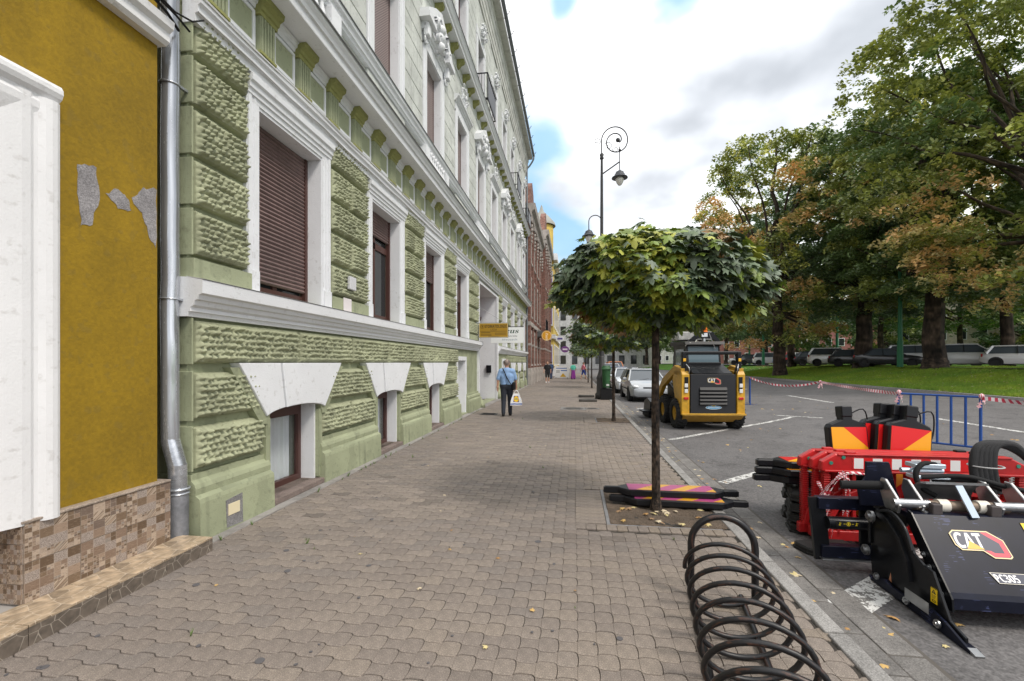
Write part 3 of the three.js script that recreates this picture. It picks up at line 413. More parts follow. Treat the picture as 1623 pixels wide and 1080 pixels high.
  // portal
  {
    const w = grp('portal');
    bp('reveal', [span(-4.6, W + 0.04, 0, 4.66, P0 + 0.01, P0 - 0.1), span(-4.6, W + 0.04, 0, 4.66, P1 + 0.12, P1 - 0.01), span(-4.6, W + 0.04, 4.6, 4.70, P0, P1)], M.white, w);
    bps('surround', [span(W, -3.46, 0, 4.66, P1 + 0.14, P1 - 0.12), span(W, -3.46, 0, 4.66, P0 + 0.12, P0 - 0.05)], M.white, w);
    bp('gate', [span(-4.58, -4.5, 0, 3.4, P0 - 0.1, P1 + 0.12), span(-4.5, -4.46, 0.1, 3.2, P0 - 0.4, -18.3), span(-4.5, -4.46, 0.1, 3.2, -18.5, P1 + 0.4)], std(lin(0.09, 0.035, 0.03), 0.5, { map: blotch }), w);
    bp('transom', mould([[-4.6, 3.4], [-4.34, 3.4], [-4.30, 3.5], [-4.22, 3.6], [-4.20, 3.72], [-4.6, 3.75]], P0 - 0.1, P1 + 0.12), M.brownFrame, w);
    bp('fanlight', span(-4.56, -4.52, 3.75, 4.6, P0 - 0.1, P1 + 0.12), std(lin(0.30, 0.03, 0.05), 0.4), w);
    bp('letter_box', rbox(0.22, 0.34, 0.1, 0.01, -3.86, 1.36, P1 + 0.17), M.black, w);
    bp('guard_stone', lathe([[0.001, 0.42], [0.09, 0.38], [0.16, 0.22], [0.2, 0], [0.001, 0]], 14).translate(-3.45, 0, P1 - 0.06), M.green, w); bp('guard_stone', lathe([[0.001, 0.34], [0.08, 0.3], [0.15, 0.16], [0.18, 0], [0.001, 0]], 14).translate(-3.42, 0, P0 + 0.0), M.green, w);
  }
  // architrave, frieze with triglyph brackets and panels
  bp('architrave', mould([[W - 0.02, 4.76], [-3.425, 4.762], [-3.42, 4.83], [-3.395, 4.84], [-3.39, 4.90], [-3.36, 4.92], [-3.355, 4.955], [-3.42, 4.975], [-3.44, 5.03], [W - 0.02, 5.03]], -3.70, GEND), M.white);
  for (const [y, x] of [[4.965, -3.35], [4.84, -3.385], [5.045, -3.42]]) { const p = []; for (let z = -3.7; z > GEND; z -= 0.7) p.push([x, y + (rr() - 0.5) * 0.025, z]); bp('cable', tube(p, 0.008, 5, p.length * 2), std(lin(0.6, 0.6, 0.6), 0.6)); }
  bp('frieze', span(W - 0.01, -3.50, 5.03, 5.66, -3.73, GEND), M.white);
  const TP = 0.7175, tri = [];
  const triBody = join([span(0, 0.055, 0.06, 0.5, -0.12, 0.12), ...[-0.096, -0.048, 0, 0.048, 0.096].map((z) => box(0.022, 0.40, 0.030, 0.058, 0.27, z))]);
  const triCap = mould([[0, 0.46], [0.075, 0.46], [0.08, 0.50], [0.10, 0.51], [0.11, 0.55], [0.16, 0.58], [0.17, 0.635], [0, 0.635]], -0.15, 0.15);
  const triBot = join([box(0.085, 0.03, 0.27, 0.035, 0.055, 0), ...[-0.09, -0.03, 0.03, 0.09].map((z) => new THREE.ConeGeometry(0.024, 0.055, 6).translate(0.06, 0.015, z))]);
  const fr = [[-0.005, 0.07], [0.025, 0.07], [0.025, 0.55], [-0.005, 0.55]];
  const panelFrame = join([span(0, 0.022, 0.10, 0.135, -0.205, 0.205), span(0, 0.022, 0.455, 0.49, -0.205, 0.205), span(0, 0.022, 0.135, 0.455, -0.205, -0.17), span(0, 0.022, 0.135, 0.455, 0.17, 0.205)]), panelG = span(0, 0.008, 0.134, 0.456, -0.171, 0.171);
  const bed = mould([[0, 0.52], [0.02, 0.52], [0.03, 0.56], [0.05, 0.57], [0.06, 0.61], [0.08, 0.625], [0, 0.625]], -0.215, 0.215);
  for (let z = -4.0; z > GEND; z -= TP) {
    const t = new THREE.Group(); t.name = 'triglyph'; t.position.set(...sh(-3.50, 5.03, z)); B.add(t); part('shaft', triBody, M.green, t); part('cap', triCap, M.greenDeep, t); part('guttae', triBot, M.greenDeep, t);
    if (z - TP / 2 > GEND) { const q = new THREE.Group(); q.name = 'frieze_panel'; q.position.set(...sh(-3.50, 5.03, z - TP / 2)); B.add(q); part('frame', panelFrame, M.white, q); part('field', panelG, M.green, q); part('bed_moulding', bed, M.white, q); }
  }
  bp('cornice', mould([[W - 0.02, 5.665], [-3.14, 5.665], [-3.135, 5.675], [-3.13, 5.765], [-3.10, 5.775], [-3.085, 5.82], [-3.05, 5.86], [-3.04, 5.90], [-3.3, 5.96], [W - 0.02, 5.98]], -3.66, GEND), M.white);
  const lead = std(lin(0.16, 0.16, 0.16), 0.5, { metalness: 0.4 });
  bp('cornice_flashing', mould([[-3.5, 5.985], [-3.035, 5.902], [-3.025, 5.885], [-3.02, 5.905], [-3.5, 5.992]], -3.66, GEND), lead);
  // pedestal zone under the first floor windows
  bp('pedestal_band', span(W - 0.01, -3.49, 5.95, 6.20, -3.73, GEND), M.sage);
  bp('first_floor_sill', mould([[W - 0.02, 6.66], [-3.45, 6.66], [-3.44, 6.70], [-3.41, 6.71], [-3.40, 6.77], [-3.36, 6.80], [-3.35, 6.86], [W - 0.02, 6.90]], -3.70, GEND), M.white);
  bp('sill_flashing', mould([[-3.5, 6.905], [-3.345, 6.865], [-3.335, 6.85], [-3.333, 6.868], [-3.5, 6.912]], -3.70, GEND), lead);
  const balu = lathe([[0.001, 0], [0.05, 0], [0.05, 0.04], [0.03, 0.06], [0.055, 0.16], [0.05, 0.22], [0.028, 0.34], [0.03, 0.38], [0.05, 0.40], [0.05, 0.46], [0.001, 0.46]], 12);
  // carved ornament: scrolls, drops and leaves gathered round a shield
  function carving(w, h, n, seed) {
    const r = RNG(seed), out = []; const add = (x, y, s, flat = 0.6) => out.push(new THREE.IcosahedronGeometry(s, 1).scale(1, 1, flat).rotateZ(r() * 3).translate(x, y, 0.02 + r() * 0.03));
    const scroll = (x, y, s, dir) => { const p = []; for (let i = 0; i < 18; i++) { const a = i * 0.52, q = s * (1 - i / 20); p.push([x + dir * Math.cos(a) * q, y + Math.sin(a) * q, 0.03 + i * 0.003]); } out.push(tube(p, s * 0.2, 5, 26)); };
    add(0, 0, Math.min(w, h) * 0.17, 0.45); add(0, h * 0.22, w * 0.09); add(0, -h * 0.28, w * 0.08);
    for (const s of [-1, 1]) { scroll(s * w * 0.2, h * 0.2, w * 0.13, s); scroll(s * w * 0.16, -h * 0.18, w * 0.1, s); scroll(s * w * 0.38, -h * 0.05, w * 0.10, -s); }
    for (let i = 0; i < n; i++) { const a = r() * 2 * Math.PI, q = 0.25 + 0.75 * Math.sqrt(r()), x = Math.cos(a) * q * w * 0.48, y = Math.sin(a) * q * h * 0.46, s = 0.022 + r() * 0.03; for (const m of [-1, 1]) out.push(new THREE.IcosahedronGeometry(s, 0).scale(1.5, 0.8, 0.7).rotateZ(r() * 3).translate(m * x, y, 0.02)); }
    return join(out.map((g) => toCreasedNormals(g.index ? g.toNonIndexed() : g, 1.0))).rotateY(Math.PI / 2);
  }
  const carveBig = carving(1.5, 0.75, 26, 5), carveMid = carving(0.46, 0.9, 16, 9), carveSmall = carving(0.72, 0.62, 12, 12), console_ = join([carving(0.24, 0.42, 8, 21), rbox(0.14, 0.3, 0.2, 0.03, 0.05, 0.08, 0)]);
  const perf = dtex(256, (u, v) => { const a = Math.sin(u * Math.PI * 32) * Math.sin(v * Math.PI * 32); return a > 0.25 ? 0.55 : 0.92; }, true, 0.8);
  const upShutter = std(lin(0.34, 0.26, 0.25), 0.6, { map: perf });
  for (let k = 0; k < 10; k++) {
    const c = BAY(k), w = grp('window');
    bps('surround', [span(W - 0.005, -3.478, 6.90, 9.15, c + 0.84, c + 0.58), span(W - 0.005, -3.478, 6.90, 9.15, c - 0.58, c - 0.84), span(W, -3.455, 6.90, 9.2, c + 0.80, c + 0.74), span(W, -3.455, 6.90, 9.2, c - 0.74, c - 0.80), span(W, -3.476, 9.09, 9.36, c + 0.84, c - 0.84)], M.white, w);
    bp('reveal', [span(-3.78, W + 0.03, 6.9, 9.1, c + 0.605, c + 0.57), span(-3.78, W + 0.03, 6.9, 9.1, c - 0.57, c - 0.605), span(-3.78, W + 0.03, 9.06, 9.105, c + 0.57, c - 0.57)], M.white, w);
    bp('shutter', span(-3.72, -3.69, 7.05, 9.06, c + 0.55, c - 0.55), upShutter, w);
    bp('frame', [span(-3.76, -3.68, 6.9, 9.06, c - 0.53, c - 0.575), span(-3.78, -3.72, 6.9, 7.06, c + 0.55, c - 0.53)], M.brownFrame, w);
    bp('head', mould([[W - 0.01, 9.36], [-3.455, 9.36], [-3.44, 9.40], [-3.41, 9.42], [-3.39, 9.47], [-3.35, 9.49], [-3.345, 9.53], [W - 0.01, 9.56]], c + 0.92, c - 0.92), M.white, w);
    if (k % 2 === 0) {
      const ped = [[c + 1.05, 9.62], [c + 1.05, 9.74], [c + 0.5, 10.12], [c, 10.36], [c - 0.5, 10.12], [c - 1.05, 9.74], [c - 1.05, 9.62], [c - 0.85, 9.66], [c - 0.45, 9.96], [c, 10.16], [c + 0.45, 9.96], [c + 0.85, 9.66]];
      bp('pediment', [slabX(ped, 0.26).translate(W - 0.01, 0, 0), span(W, -3.24, 9.52, 9.64, c + 1.08, c + 0.55), span(W, -3.24, 9.52, 9.64, c - 0.55, c - 1.08)], M.white);
      bp('ornament', carveBig.clone().scale(2.4, 1.1, 1.05).translate(-3.46, 9.76, c), M.white);
      for (const s of [-1, 1]) bp('console', moved(console_, -3.44, 9.28, c + s * 0.82), M.white);
      for (let i = -3; i <= 3; i++) part('baluster', balu, M.white, B, sh(-3.42, 6.2, c + i * 0.17));
      bps('pedestal', [span(W, -3.37, 6.1, 6.67, c + 0.95, c + 0.68), span(W, -3.37, 6.1, 6.67, c - 0.68, c - 0.95)], M.white);
    } else {
      bp('ornament', carveMid.clone().scale(1.8, 1.1, 1.2).translate(-3.46, 9.9, c), M.white);
      bps('apron', [span(W, -3.475, 6.12, 6.22, c + 0.85, c - 0.85), span(W, -3.475, 6.55, 6.64, c + 0.85, c - 0.85), span(W, -3.475, 6.22, 6.55, c + 0.85, c + 0.76), span(W, -3.475, 6.22, 6.55, c - 0.76, c - 0.85)], M.sage);
    }
    // ashlar courses beside the window, first and second floor
    const z0 = c - 0.85, z1 = k === 9 ? GEND + 0.2 : BAY(k + 1) + 0.85, hb = 0.428;
    if (k === 0) for (let i = 0; i < 9; i++) bp('ashlar_block', rbox(0.06, hb - 0.02, 0.60, 0.008, W + 0.005, 6.93 + hb * (i + 0.5), -4.08), M.sage);
    for (let i = 0; i < 9; i++) { const L = Math.abs(z1 - z0), y = 6.93 + hb * (i + 0.5); const a = i % 2 ? 0.5 : 0.38; for (const [f0, f1] of [[0, a], [a, 1]]) bp('ashlar_block', rbox(0.06, hb - 0.02, L * (f1 - f0) - 0.016, 0.008, W + 0.005, y, z0 - L * (f0 + f1) / 2), M.sage); }
    for (let i = 0; i < 9; i++) { const L = Math.abs(z1 - z0) + 0.04; bp('ashlar_block', rbox(0.06, 0.40, L, 0.008, W + 0.002, 11.35 + 0.42 * (i + 0.5), (z0 + z1) / 2), M.sage); }
    const u = grp('window');
    bps('surround', [span(W - 0.005, -3.47, 11.2, 13.5, c + 0.78, c + 0.54), span(W - 0.005, -3.47, 11.2, 13.5, c - 0.54, c - 0.78), span(W, -3.46, 13.49, 13.8, c + 0.80, c - 0.80)], M.white, u);
    bp('reveal', [span(-3.78, W + 0.03, 11.3, 13.5, c + 0.555, c + 0.52), span(-3.78, W + 0.03, 11.3, 13.5, c - 0.52, c - 0.555), span(-3.78, W + 0.03, 13.46, 13.505, c + 0.52, c - 0.52)], M.white, u);
    bp('shutter', span(-3.72, -3.69, 11.3, 13.46, c + 0.5, c - 0.5), std(lin(0.10, 0.055, 0.06), 0.5), u);
    bp('ornament', carveSmall.clone().scale(2, 1.15, 1.15).translate(-3.44, 13.98, c), M.white);
    if (k === 4 || k === 7 || k === 9) { const bars = []; for (let i = 0; i <= 10; i++) bars.push(rod([-3.08, 11.1, c + 0.8 - i * 0.16], [-3.08, 12.0, c + 0.8 - i * 0.16], 0.009, 5)); for (const s of [0.8, -0.8]) { for (let q = 0; q < 4; q++) bars.push(rod([-3.1 - q * 0.1, 11.1, c + s], [-3.1 - q * 0.1, 12.0, c + s], 0.009, 5)); bars.push(bar([-3.08, 12.0, c + s], [-3.5, 12.0, c + s], 0.035, 0.03), bar([-3.08, 11.1, c + s], [-3.5, 11.1, c + s], 0.03, 0.03)); } bars.push(bar([-3.08, 12, c - 0.8], [-3.08, 12, c + 0.8], 0.04, 0.035), bar([-3.08, 11.1, c - 0.8], [-3.08, 11.1, c + 0.8], 0.04, 0.035), box(0.012, 0.7, 1.5, -3.07, 11.5, c)); bp('balcony_railing', bars, M.black); }
  }
  // upper cornice with green brackets
  bp('upper_cornice', mould([[W - 0.02, 10.72], [-3.24, 10.72], [-3.235, 10.80], [-3.20, 10.82], [-3.17, 10.88], [-3.14, 10.92], [-3.13, 10.96], [W - 0.02, 11.06]], -3.66, GEND), M.white);
  bp('cornice_flashing', mould([[-3.5, 11.05], [-3.125, 10.965], [-3.118, 10.95], [-3.112, 10.97], [-3.5, 11.058]], -3.66, GEND), lead);
  bp('upper_frieze', span(W - 0.01, -3.50, 10.42, 10.73, -3.73, GEND), M.sage);
  const brk = mould([[0, -0.02], [0.05, 0], [0.10, 0.08], [0.2, 0.12], [0.22, 0.20], [0, 0.20]], -0.085, 0.085);
  for (let z = -4; z > GEND; z -= TP) part('cornice_bracket', brk, M.greenDeep, B, sh(-3.50, 10.52, z));
  // eaves, gutter, snow hooks
  bp('eaves', mould([[W - 0.02, 15.1], [-3.48, 15.1], [-3.47, 15.25], [-3.44, 15.28], [-3.43, 15.5], [-3.40, 15.55], [-3.39, 15.75], [-3.35, 15.8], [-3.34, 16.05], [-3.30, 16.1], [-3.29, 16.28], [-3.02, 16.30], [-3.01, 16.45], [W - 0.5, 16.6]], -3.66, GEND - 0.1), std(lin(0.72, 0.73, 0.70), 0.8, { map: paint }));
  const gz = []; for (let i = 0; i <= 8; i++) { const a = Math.PI + i / 8 * Math.PI; gz.push([Math.cos(a) * 0.085, Math.sin(a) * 0.085]); } gz.push(...gz.slice().reverse().map(([x, y]) => [x * 0.93, y * 0.93 + 0.001]));
  const gutM = std(lin(0.22, 0.24, 0.26), 0.45, { metalness: 0.6 });
  bp('gutter', mould(gz, -3.66, GEND - 0.1).translate(-2.925, 16.52, 0), gutM);
  for (let z = -14.5; z > GEND; z -= 1.2) bp('snow_hook', [tube([[-3.03, 16.62, z], [-2.9, 16.66, z], [-2.84, 16.60, z], [-2.79, 16.63, z], [-2.77, 16.72, z], [-2.72, 16.74, z]], 0.016, 5, 18), rod([-2.92, 16.43, z], [-3.02, 16.45, z], 0.014, 5)], M.black);
  bp('rain_pipe', [tube([[-2.92, 16.42, GEND + 0.1], [-2.92, 16.25, GEND + 0.1], [-3.2, 15.8, GEND + 0.06], [-3.38, 15.6, GEND + 0.05], [-3.4, 15.2, GEND + 0.05]], 0.06, 10, 24), cyl(0.06, 0.06, 15.3, -3.4, 7.65, GEND + 0.05, 10)], gutM);
  // small plates on the second pier
  bp('meter_box', rbox(0.05, 0.2, 0.2, 0.01, -3.41, 2.87, -6.62), std(lin(0.6, 0.6, 0.62), 0.6)); bp('alarm_plate', rbox(0.012, 0.2, 0.24, 0.004, -3.445, 2.53, -6.55), std(lin(0.75, 0.7, 0.7), 0.5));
}
// ---------- spiral bicycle rack ----------
{
  const a = [1.02, 0, -3.34], R = thing('bicycle_rack', 'black rusty spiral bicycle rack bolted to the paving beside the kerb', 'bicycle rack', a, Math.atan2(-0.19, 1.25));
  const rust = dtex(512, (u, v) => { const k = smooth(0.56, 0.68, fbm(u, v, 9, 5, 141)) * 0.8, f = fbm(u, v, 60, 2, 144); return [mix(0.10, 0.30, k) * (0.7 + f * 0.6), mix(0.10, 0.20, k) * (0.7 + f * 0.6), mix(0.11, 0.16, k) * (0.7 + f * 0.6)]; });
  rust.repeat.set(40, 1); const rm = std(0xffffff, 0.42, { map: rust });
  const rust2 = rust.clone(); rust2.repeat.set(2, 1); const rm2 = std(0xffffff, 0.36, { map: rust2 });
  const pts = []; const turns = 10, pitch = 0.188; for (let i = 0; i <= turns * 22; i++) { const t = i / 22, an = Math.PI * 0.96 + t * 2 * Math.PI; pts.push([0.25 * Math.cos(an), 0.222 + 0.204 * Math.sin(-an), 0.02 + t * pitch + 0.05 * Math.sin(-an)]); }
  part('spiral', tube(pts, 0.0148, 8, turns * 32), rm, R);
  const hoop = []; hoop.push([-0.205, 0.0, 0], [-0.205, 0.18, 0], [-0.205, 0.35, 0]); for (let i = 0; i <= 10; i++) { const an = Math.PI - i / 10 * Math.PI; hoop.push([0.205 * Math.cos(an), 0.37 + 0.205 * Math.sin(an), 0]); } hoop.push([0.205, 0.35, 0], [0.205, 0.18, 0], [0.205, 0, 0]);
  part('end_hoop', tube(hoop, 0.024, 10, 60), rm2, R);
  part('end_hoop', tube(hoop.map(([x, y, z]) => [x, y, z + 1.95]), 0.021, 10, 60), rm2, R);
  for (const x of [-0.19, 0.12]) part('ground_rail', rod([x, 0.026, -0.02], [x, 0.026, 1.98], 0.019, 10), rm2, R);
}
// ---------- delineator panels (beacon blades) ----------
function stripes(list, base, w = 512, h = 128, diag = true, emblem) { return printed(w, h, (g) => { g.fillStyle = base; g.fillRect(0, 0, w, h); for (const [x0, x1, c] of list) { g.fillStyle = c; g.beginPath(); if (diag) { g.moveTo(x0 + h * 0.55, 0); g.lineTo(x1 + h * 0.55, 0); g.lineTo(x1 - h * 0.55, h); g.lineTo(x0 - h * 0.55, h); } else { g.rect(x0, 0, x1 - x0, h); } g.fill(); } if (emblem) { g.strokeStyle = 'rgba(70,40,20,.75)'; g.lineWidth = 3; g.beginPath(); g.ellipse(emblem, h / 2, 34, 20, 0, 0, 7); g.stroke(); g.beginPath(); g.ellipse(emblem, h / 2, 12, 14, 0, 0, 7); g.stroke(); } }, 0.35); }
const pinkFace = stripes([[110, 205, '#d9a32c'], [310, 400, '#d9a32c'], [520, 600, '#d9a32c']], '#b04a80', 512, 128, true, 140);
const redFace = stripes([[60, 190, '#eeb019'], [330, 460, '#eeb019']], '#cf1b1d', 512, 128, true, 150);
// chevron face for the upright ones
const upFace = printed(256, 512, (g) => { g.fillStyle = '#d8191c'; g.fillRect(0, 0, 256, 512); g.fillStyle = '#f2a614'; for (const y of [0, 256]) { g.beginPath(); g.moveTo(256, y); g.lineTo(256, y + 170); g.lineTo(0, y + 340); g.lineTo(0, y + 170); g.fill(); } }, 0.35);
const upFace2 = printed(256, 512, (g) => { g.fillStyle = '#d8191c'; g.fillRect(0, 0, 256, 512); g.fillStyle = '#f2a614'; for (const y of [-60, 210]) { g.beginPath(); g.moveTo(0, y); g.lineTo(0, y + 170); g.lineTo(256, y + 340); g.lineTo(256, y + 170); g.fill(); } }, 0.35);
const shell = new THREE.MeshPhysicalMaterial({ color: lin(0.009, 0.0095, 0.012), roughness: 0.36, specularIntensity: 0.7 });
// blade lying along x, face up
function blade(o, L, D, face, y = 0) {
  const out = [[-L / 2, -D / 2 + 0.03], [-L / 2 + 0.05, -D / 2], [L / 2 - 0.05, -D / 2], [L / 2, -D / 2 + 0.03], [L / 2 + 0.09, -0.035], [L / 2 + 0.24, -0.035], [L / 2 + 0.24, 0.035], [L / 2 + 0.09, 0.035], [L / 2, D / 2 - 0.03], [L / 2 - 0.05, D / 2], [-L / 2 + 0.05, D / 2], [-L / 2, D / 2 - 0.03], [-L / 2 - 0.09, 0.035], [-L / 2 - 0.24, 0.035], [-L / 2 - 0.24, -0.035], [-L / 2 - 0.09, -0.035]];
  part('housing', muv(ext(out, 0.075, 0.012).rotateX(-Math.PI / 2).translate(0, y, 0)), shell, o);
  const g = new THREE.BoxGeometry(L - 0.06, 0.004, D - 0.05).translate(0, y + 0.077, 0); part('reflective_face', g, face, o);
  part('socket', [rbox(0.1, 0.062, 0.062, 0.008, L / 2 + 0.2, y + 0.036, 0), rbox(0.1, 0.062, 0.062, 0.008, -L / 2 - 0.2, y + 0.036, 0)].slice(0, 1), shell, o);
  part('socket', rbox(0.1, 0.062, 0.062, 0.008, -L / 2 - 0.2, y + 0.036, 0), shell, o);
}
for (const [x, y, z, t, lab] of [[1.16, 0.03, -5.42, -0.03, 'black beacon panel with purple and yellow stripes, lower one under the tree'], [1.10, 0.108, -5.52, 0.01, 'black beacon panel with purple and yellow stripes, top one under the tree']]) { const o = thing('beacon_panel', lab, 'traffic panel', [x, y, z], t, 'beacon panels lying under the maple'); blade(o, 1.02, 0.30, pinkFace); }
for (let i = 0; i < 3; i++) { const o = thing('beacon_panel', ['red and yellow beacon panel lying lowest on the rubber feet', 'red and yellow beacon panel lying in the middle on the rubber feet', 'red and yellow beacon panel lying topmost on the rubber feet'][i], 'traffic panel', [2.70 + i * 0.02, 0.362 + i * 0.078, -5.33 + (i === 1 ? 0.04 : 0)], [0.03, -0.02, 0.0][i], 'beacon panels on the rubber feet'); blade(o, 1.02, 0.30, redFace); }
// stack of rubber feet
{
  const rm = std(lin(0.012, 0.012, 0.012), 0.7, { map: blotch, bumpMap: rough, bumpScale: 0.004 });
  const out = [[-0.40, -0.12], [-0.36, -0.19], [-0.12, -0.20], [-0.07, -0.13], [0.07, -0.13], [0.12, -0.20], [0.36, -0.19], [0.40, -0.12], [0.40, 0.12], [0.36, 0.19], [0.12, 0.20], [0.07, 0.13], [-0.07, 0.13], [-0.12, 0.20], [-0.36, 0.19], [-0.40, 0.12]];
  const base = muv(ext(out, 0.085, 0.02).rotateX(-Math.PI / 2)), rim = muv(ext(out.map(([a, b]) => [a * 1.04, b * 1.06]), 0.022, 0.005).rotateX(-Math.PI / 2)), blockG = join([-0.26, 0, 0.26].map((x) => rbox(0.14, 0.03, 0.2, 0.008, x, 0.095, 0)));
  for (let i = 0; i < 4; i++) { const o = thing('rubber_foot', 'black rubber foot, ' + ['lowest', 'second from the bottom', 'third from the bottom', 'topmost'][i] + ' of the stack by the red barriers', 'barrier foot', [2.50 + (i % 2) * 0.015, -0.1 + i * 0.108, -5.35], 1.25 + [0.03, -0.04, 0.02, 0][i], 'stack of rubber feet'); part('body', base, rm, o); part('rim', rim, rm, o); part('stud_row', blockG, rm, o); }
  const o = thing('rubber_foot', 'black rubber foot lying alone under the planer frame', 'barrier foot', [2.32, -0.1, -4.62], 0.3, 'loose rubber feet'); part('body', base.clone().scale(0.62, 0.7, 0.6), rm, o); part('rim', rim.clone().scale(0.62, 1, 0.6), rm, o);
}
// upright beacon panels leaning behind the barriers
{
  const out = [[-0.17, 0], [0.17, 0], [0.17, 0.86], [0.15, 0.89], [0.05, 0.93], [0.045, 1.04], [-0.045, 1.04], [-0.05, 0.93], [-0.15, 0.89], [-0.17, 0.86]];
  const body = muv(ext(out, 0.08, 0.012)), face = (x) => { const g = new THREE.PlaneGeometry(0.28, 0.72).translate(0, 0.46, 0.0815); return new THREE.BoxGeometry(0.305, 0.83, 0.004).translate(0, 0.447, 0.081); };
  const list = [[2.93, -0.1, -5.30, 0.12, -0.14, 0.02, upFace2, 1.22, 'beacon panel with red over yellow point, standing behind barriers with short neck'], [3.20, -0.1, -5.42, 0.05, -0.08, -0.10, upFace, 1.25, 'rear one of the tall beacon panels leaning together behind the barriers'], [3.25, -0.1, -5.30, 0.05, -0.10, -0.12, upFace, 1.25, 'middle one of the tall beacon panels leaning together behind the barriers'], [3.30, -0.1, -5.18, 0.05, -0.12, -0.13, upFace, 1.25, 'front one of the tall beacon panels leaning together behind the barriers']];
  for (const [x, y, z, ry, rx, rz, f, s, lab] of list) { const o = thing('beacon_panel', lab, 'traffic panel', [x, y, z], 0, 'beacon panels standing behind the barriers'); o.rotation.set(rx, ry, rz); o.scale.setScalar(s); part('housing', body, shell, o); part('reflective_face', face(), f, o); part('socket', rbox(0.095, 0.10, 0.095, 0.012, 0, 1.0, 0.04), shell, o); part('carry_wire', tube([[0.05, 0.98, 0.04], [0.16, 1.02, 0.06], [0.2, 0.86, 0.04], [0.17, 0.74, 0.04]], 0.006, 5, 14), shell, o); }
}
// ---------- red plastic barriers ----------
{
  const red = std(lin(0.62, 0.018, 0.02), 0.42, { map: blotch }), tapeM = std(lin(0.75, 0.1, 0.1), 0.45);
  const bands = printed(1024, 128, (g) => { g.fillStyle = '#d41a1c'; g.fillRect(0, 0, 1024, 128); g.fillStyle = '#e9e7e6'; for (let i = 0; i < 7; i++) g.fillRect(10 + i * 146, 4, 74, 120); }, 0.4);
  const dot = std(lin(0.03, 0.22, 0.16), 0.6);
  const L = 1.78;
  const mk = (x, z, lab) => {
    const o = thing('plastic_barrier', lab, 'barrier', [x, -0.1, z], 0.015, 'red plastic barriers standing together');
    // top rail with sloped shoulders, deep channel section
    part('top_rail', muv(ext([[0, 0.72], [0.02, 0.70], [L - 0.02, 0.70], [L, 0.72], [L - 0.02, 0.80], [L - 0.16, 0.875], [0.13, 0.875], [0.01, 0.80]], 0.07, 0.012)), red, o);
    part('rail_lip', [rbox(L - 0.06, 0.02, 0.1, 0.006, L / 2, 0.712, 0.035), rbox(L - 0.3, 0.015, 0.09, 0.005, L / 2, 0.87, 0.035)], red, o);
    part('warning_band', new THREE.BoxGeometry(1.16, 0.105, 0.004).translate(0.86, 0.79, 0.0715), bands, o);
    for (const x0 of [0.06, L - 0.06]) {
      part('corner_post', rbox(0.045, 0.66, 0.05, 0.008, x0, 0.39, 0.035), red, o);
      const ribs = []; for (let y = 0.12; y < 0.68; y += 0.022) ribs.push(rbox(0.062, 0.011, 0.064, 0.003, x0, y, 0.035)); part('post_ribs', ribs, red, o);
    }
    for (const x0 of [0.24, 0.30, 0.88, L - 0.3]) part('upright', rbox(0.035, 0.66, 0.06, 0.008, x0, 0.38, 0.035), red, o);
    for (const cx of [0.46, L - 0.46]) for (const [r0, r1] of [[0.37, 0.42], [0.29, 0.32]]) { const p = []; for (let i = 0; i <= 20; i++) p.push([cx + r1 * Math.cos(i / 20 * Math.PI), 0.08 + r1 * 1.15 * Math.sin(i / 20 * Math.PI)]); for (let i = 20; i >= 0; i--) p.push([cx + r0 * Math.cos(i / 20 * Math.PI), 0.08 + r0 * 1.15 * Math.sin(i / 20 * Math.PI)]); part('arch_rib', muv(ext(p, 0.07, 0.006)), red, o); }
    part('bottom_rail', rbox(L, 0.1, 0.07, 0.012, L / 2, 0.09, 0.035), red, o);
    part('foot', [rbox(0.08, 0.05, 0.5, 0.015, 0.25, 0.025, 0.03)], M.blackMatte, o); part('foot', [rbox(0.08, 0.05, 0.5, 0.015, L - 0.25, 0.025, 0.03)], M.blackMatte, o);
    for (const [px, py] of [[0.09, 0.79], [0.2, 0.845], [L - 0.1, 0.8]]) part('plug', cylZ(0.017, 0.01, px, py, 0.072, 12), dot, o);
    part('lock_tab', [rbox(0.09, 0.03, 0.05, 0.008, 0.28, 0.883, 0.03)], red, o); part('lock_tab', [rbox(0.09, 0.03, 0.05, 0.008, L - 0.3, 0.883, 0.03)], M.black, o);
    return o;
  };
  mk(2.34, -4.80, 'red plastic barrier, front one of three, with white squares facing the planer'); mk(2.30, -4.90, 'red plastic barrier, middle one of three standing together'); mk(2.24, -5.0, 'red plastic barrier, rear one of three standing together');
  // knotted warning tape on the barriers
  const r = RNG(31), tm = printed(256, 32, (g) => { g.fillStyle = '#e8dfe0'; g.fillRect(0, 0, 256, 32); g.fillStyle = '#c8324a'; for (let i = 0; i < 8; i++) { g.beginPath(); g.moveTo(i * 32, 0); g.lineTo(i * 32 + 15, 0); g.lineTo(i * 32 + 23, 32); g.lineTo(i * 32 + 8, 32); g.fill(); } }, 0.4);
  const ribbon = (pts, w) => { const c = new THREE.CatmullRomCurve3(pts.map(V)), n = 30, pos = [], uv = [], id = []; for (let i = 0; i <= n; i++) { const p = c.getPoint(i / n), t = c.getTangent(i / n), sd = new THREE.Vector3(-t.z, 0.5, t.x).cross(t).normalize().multiplyScalar(w / 2 * (0.6 + 0.4 * Math.sin(i))); for (const s of [1, -1]) { pos.push(p.x + sd.x * s, p.y + sd.y * s, p.z + sd.z * s); uv.push(i / n * 3, s > 0 ? 1 : 0); } if (i) { const k = i * 2; id.push(k - 2, k, k - 1, k, k + 1, k - 1); } } const g = new THREE.BufferGeometry(); g.setAttribute('position', new THREE.Float32BufferAttribute(pos, 3)); g.setAttribute('uv', new THREE.Float32BufferAttribute(uv, 2)); g.setIndex(id); g.computeVertexNormals(); return g; };
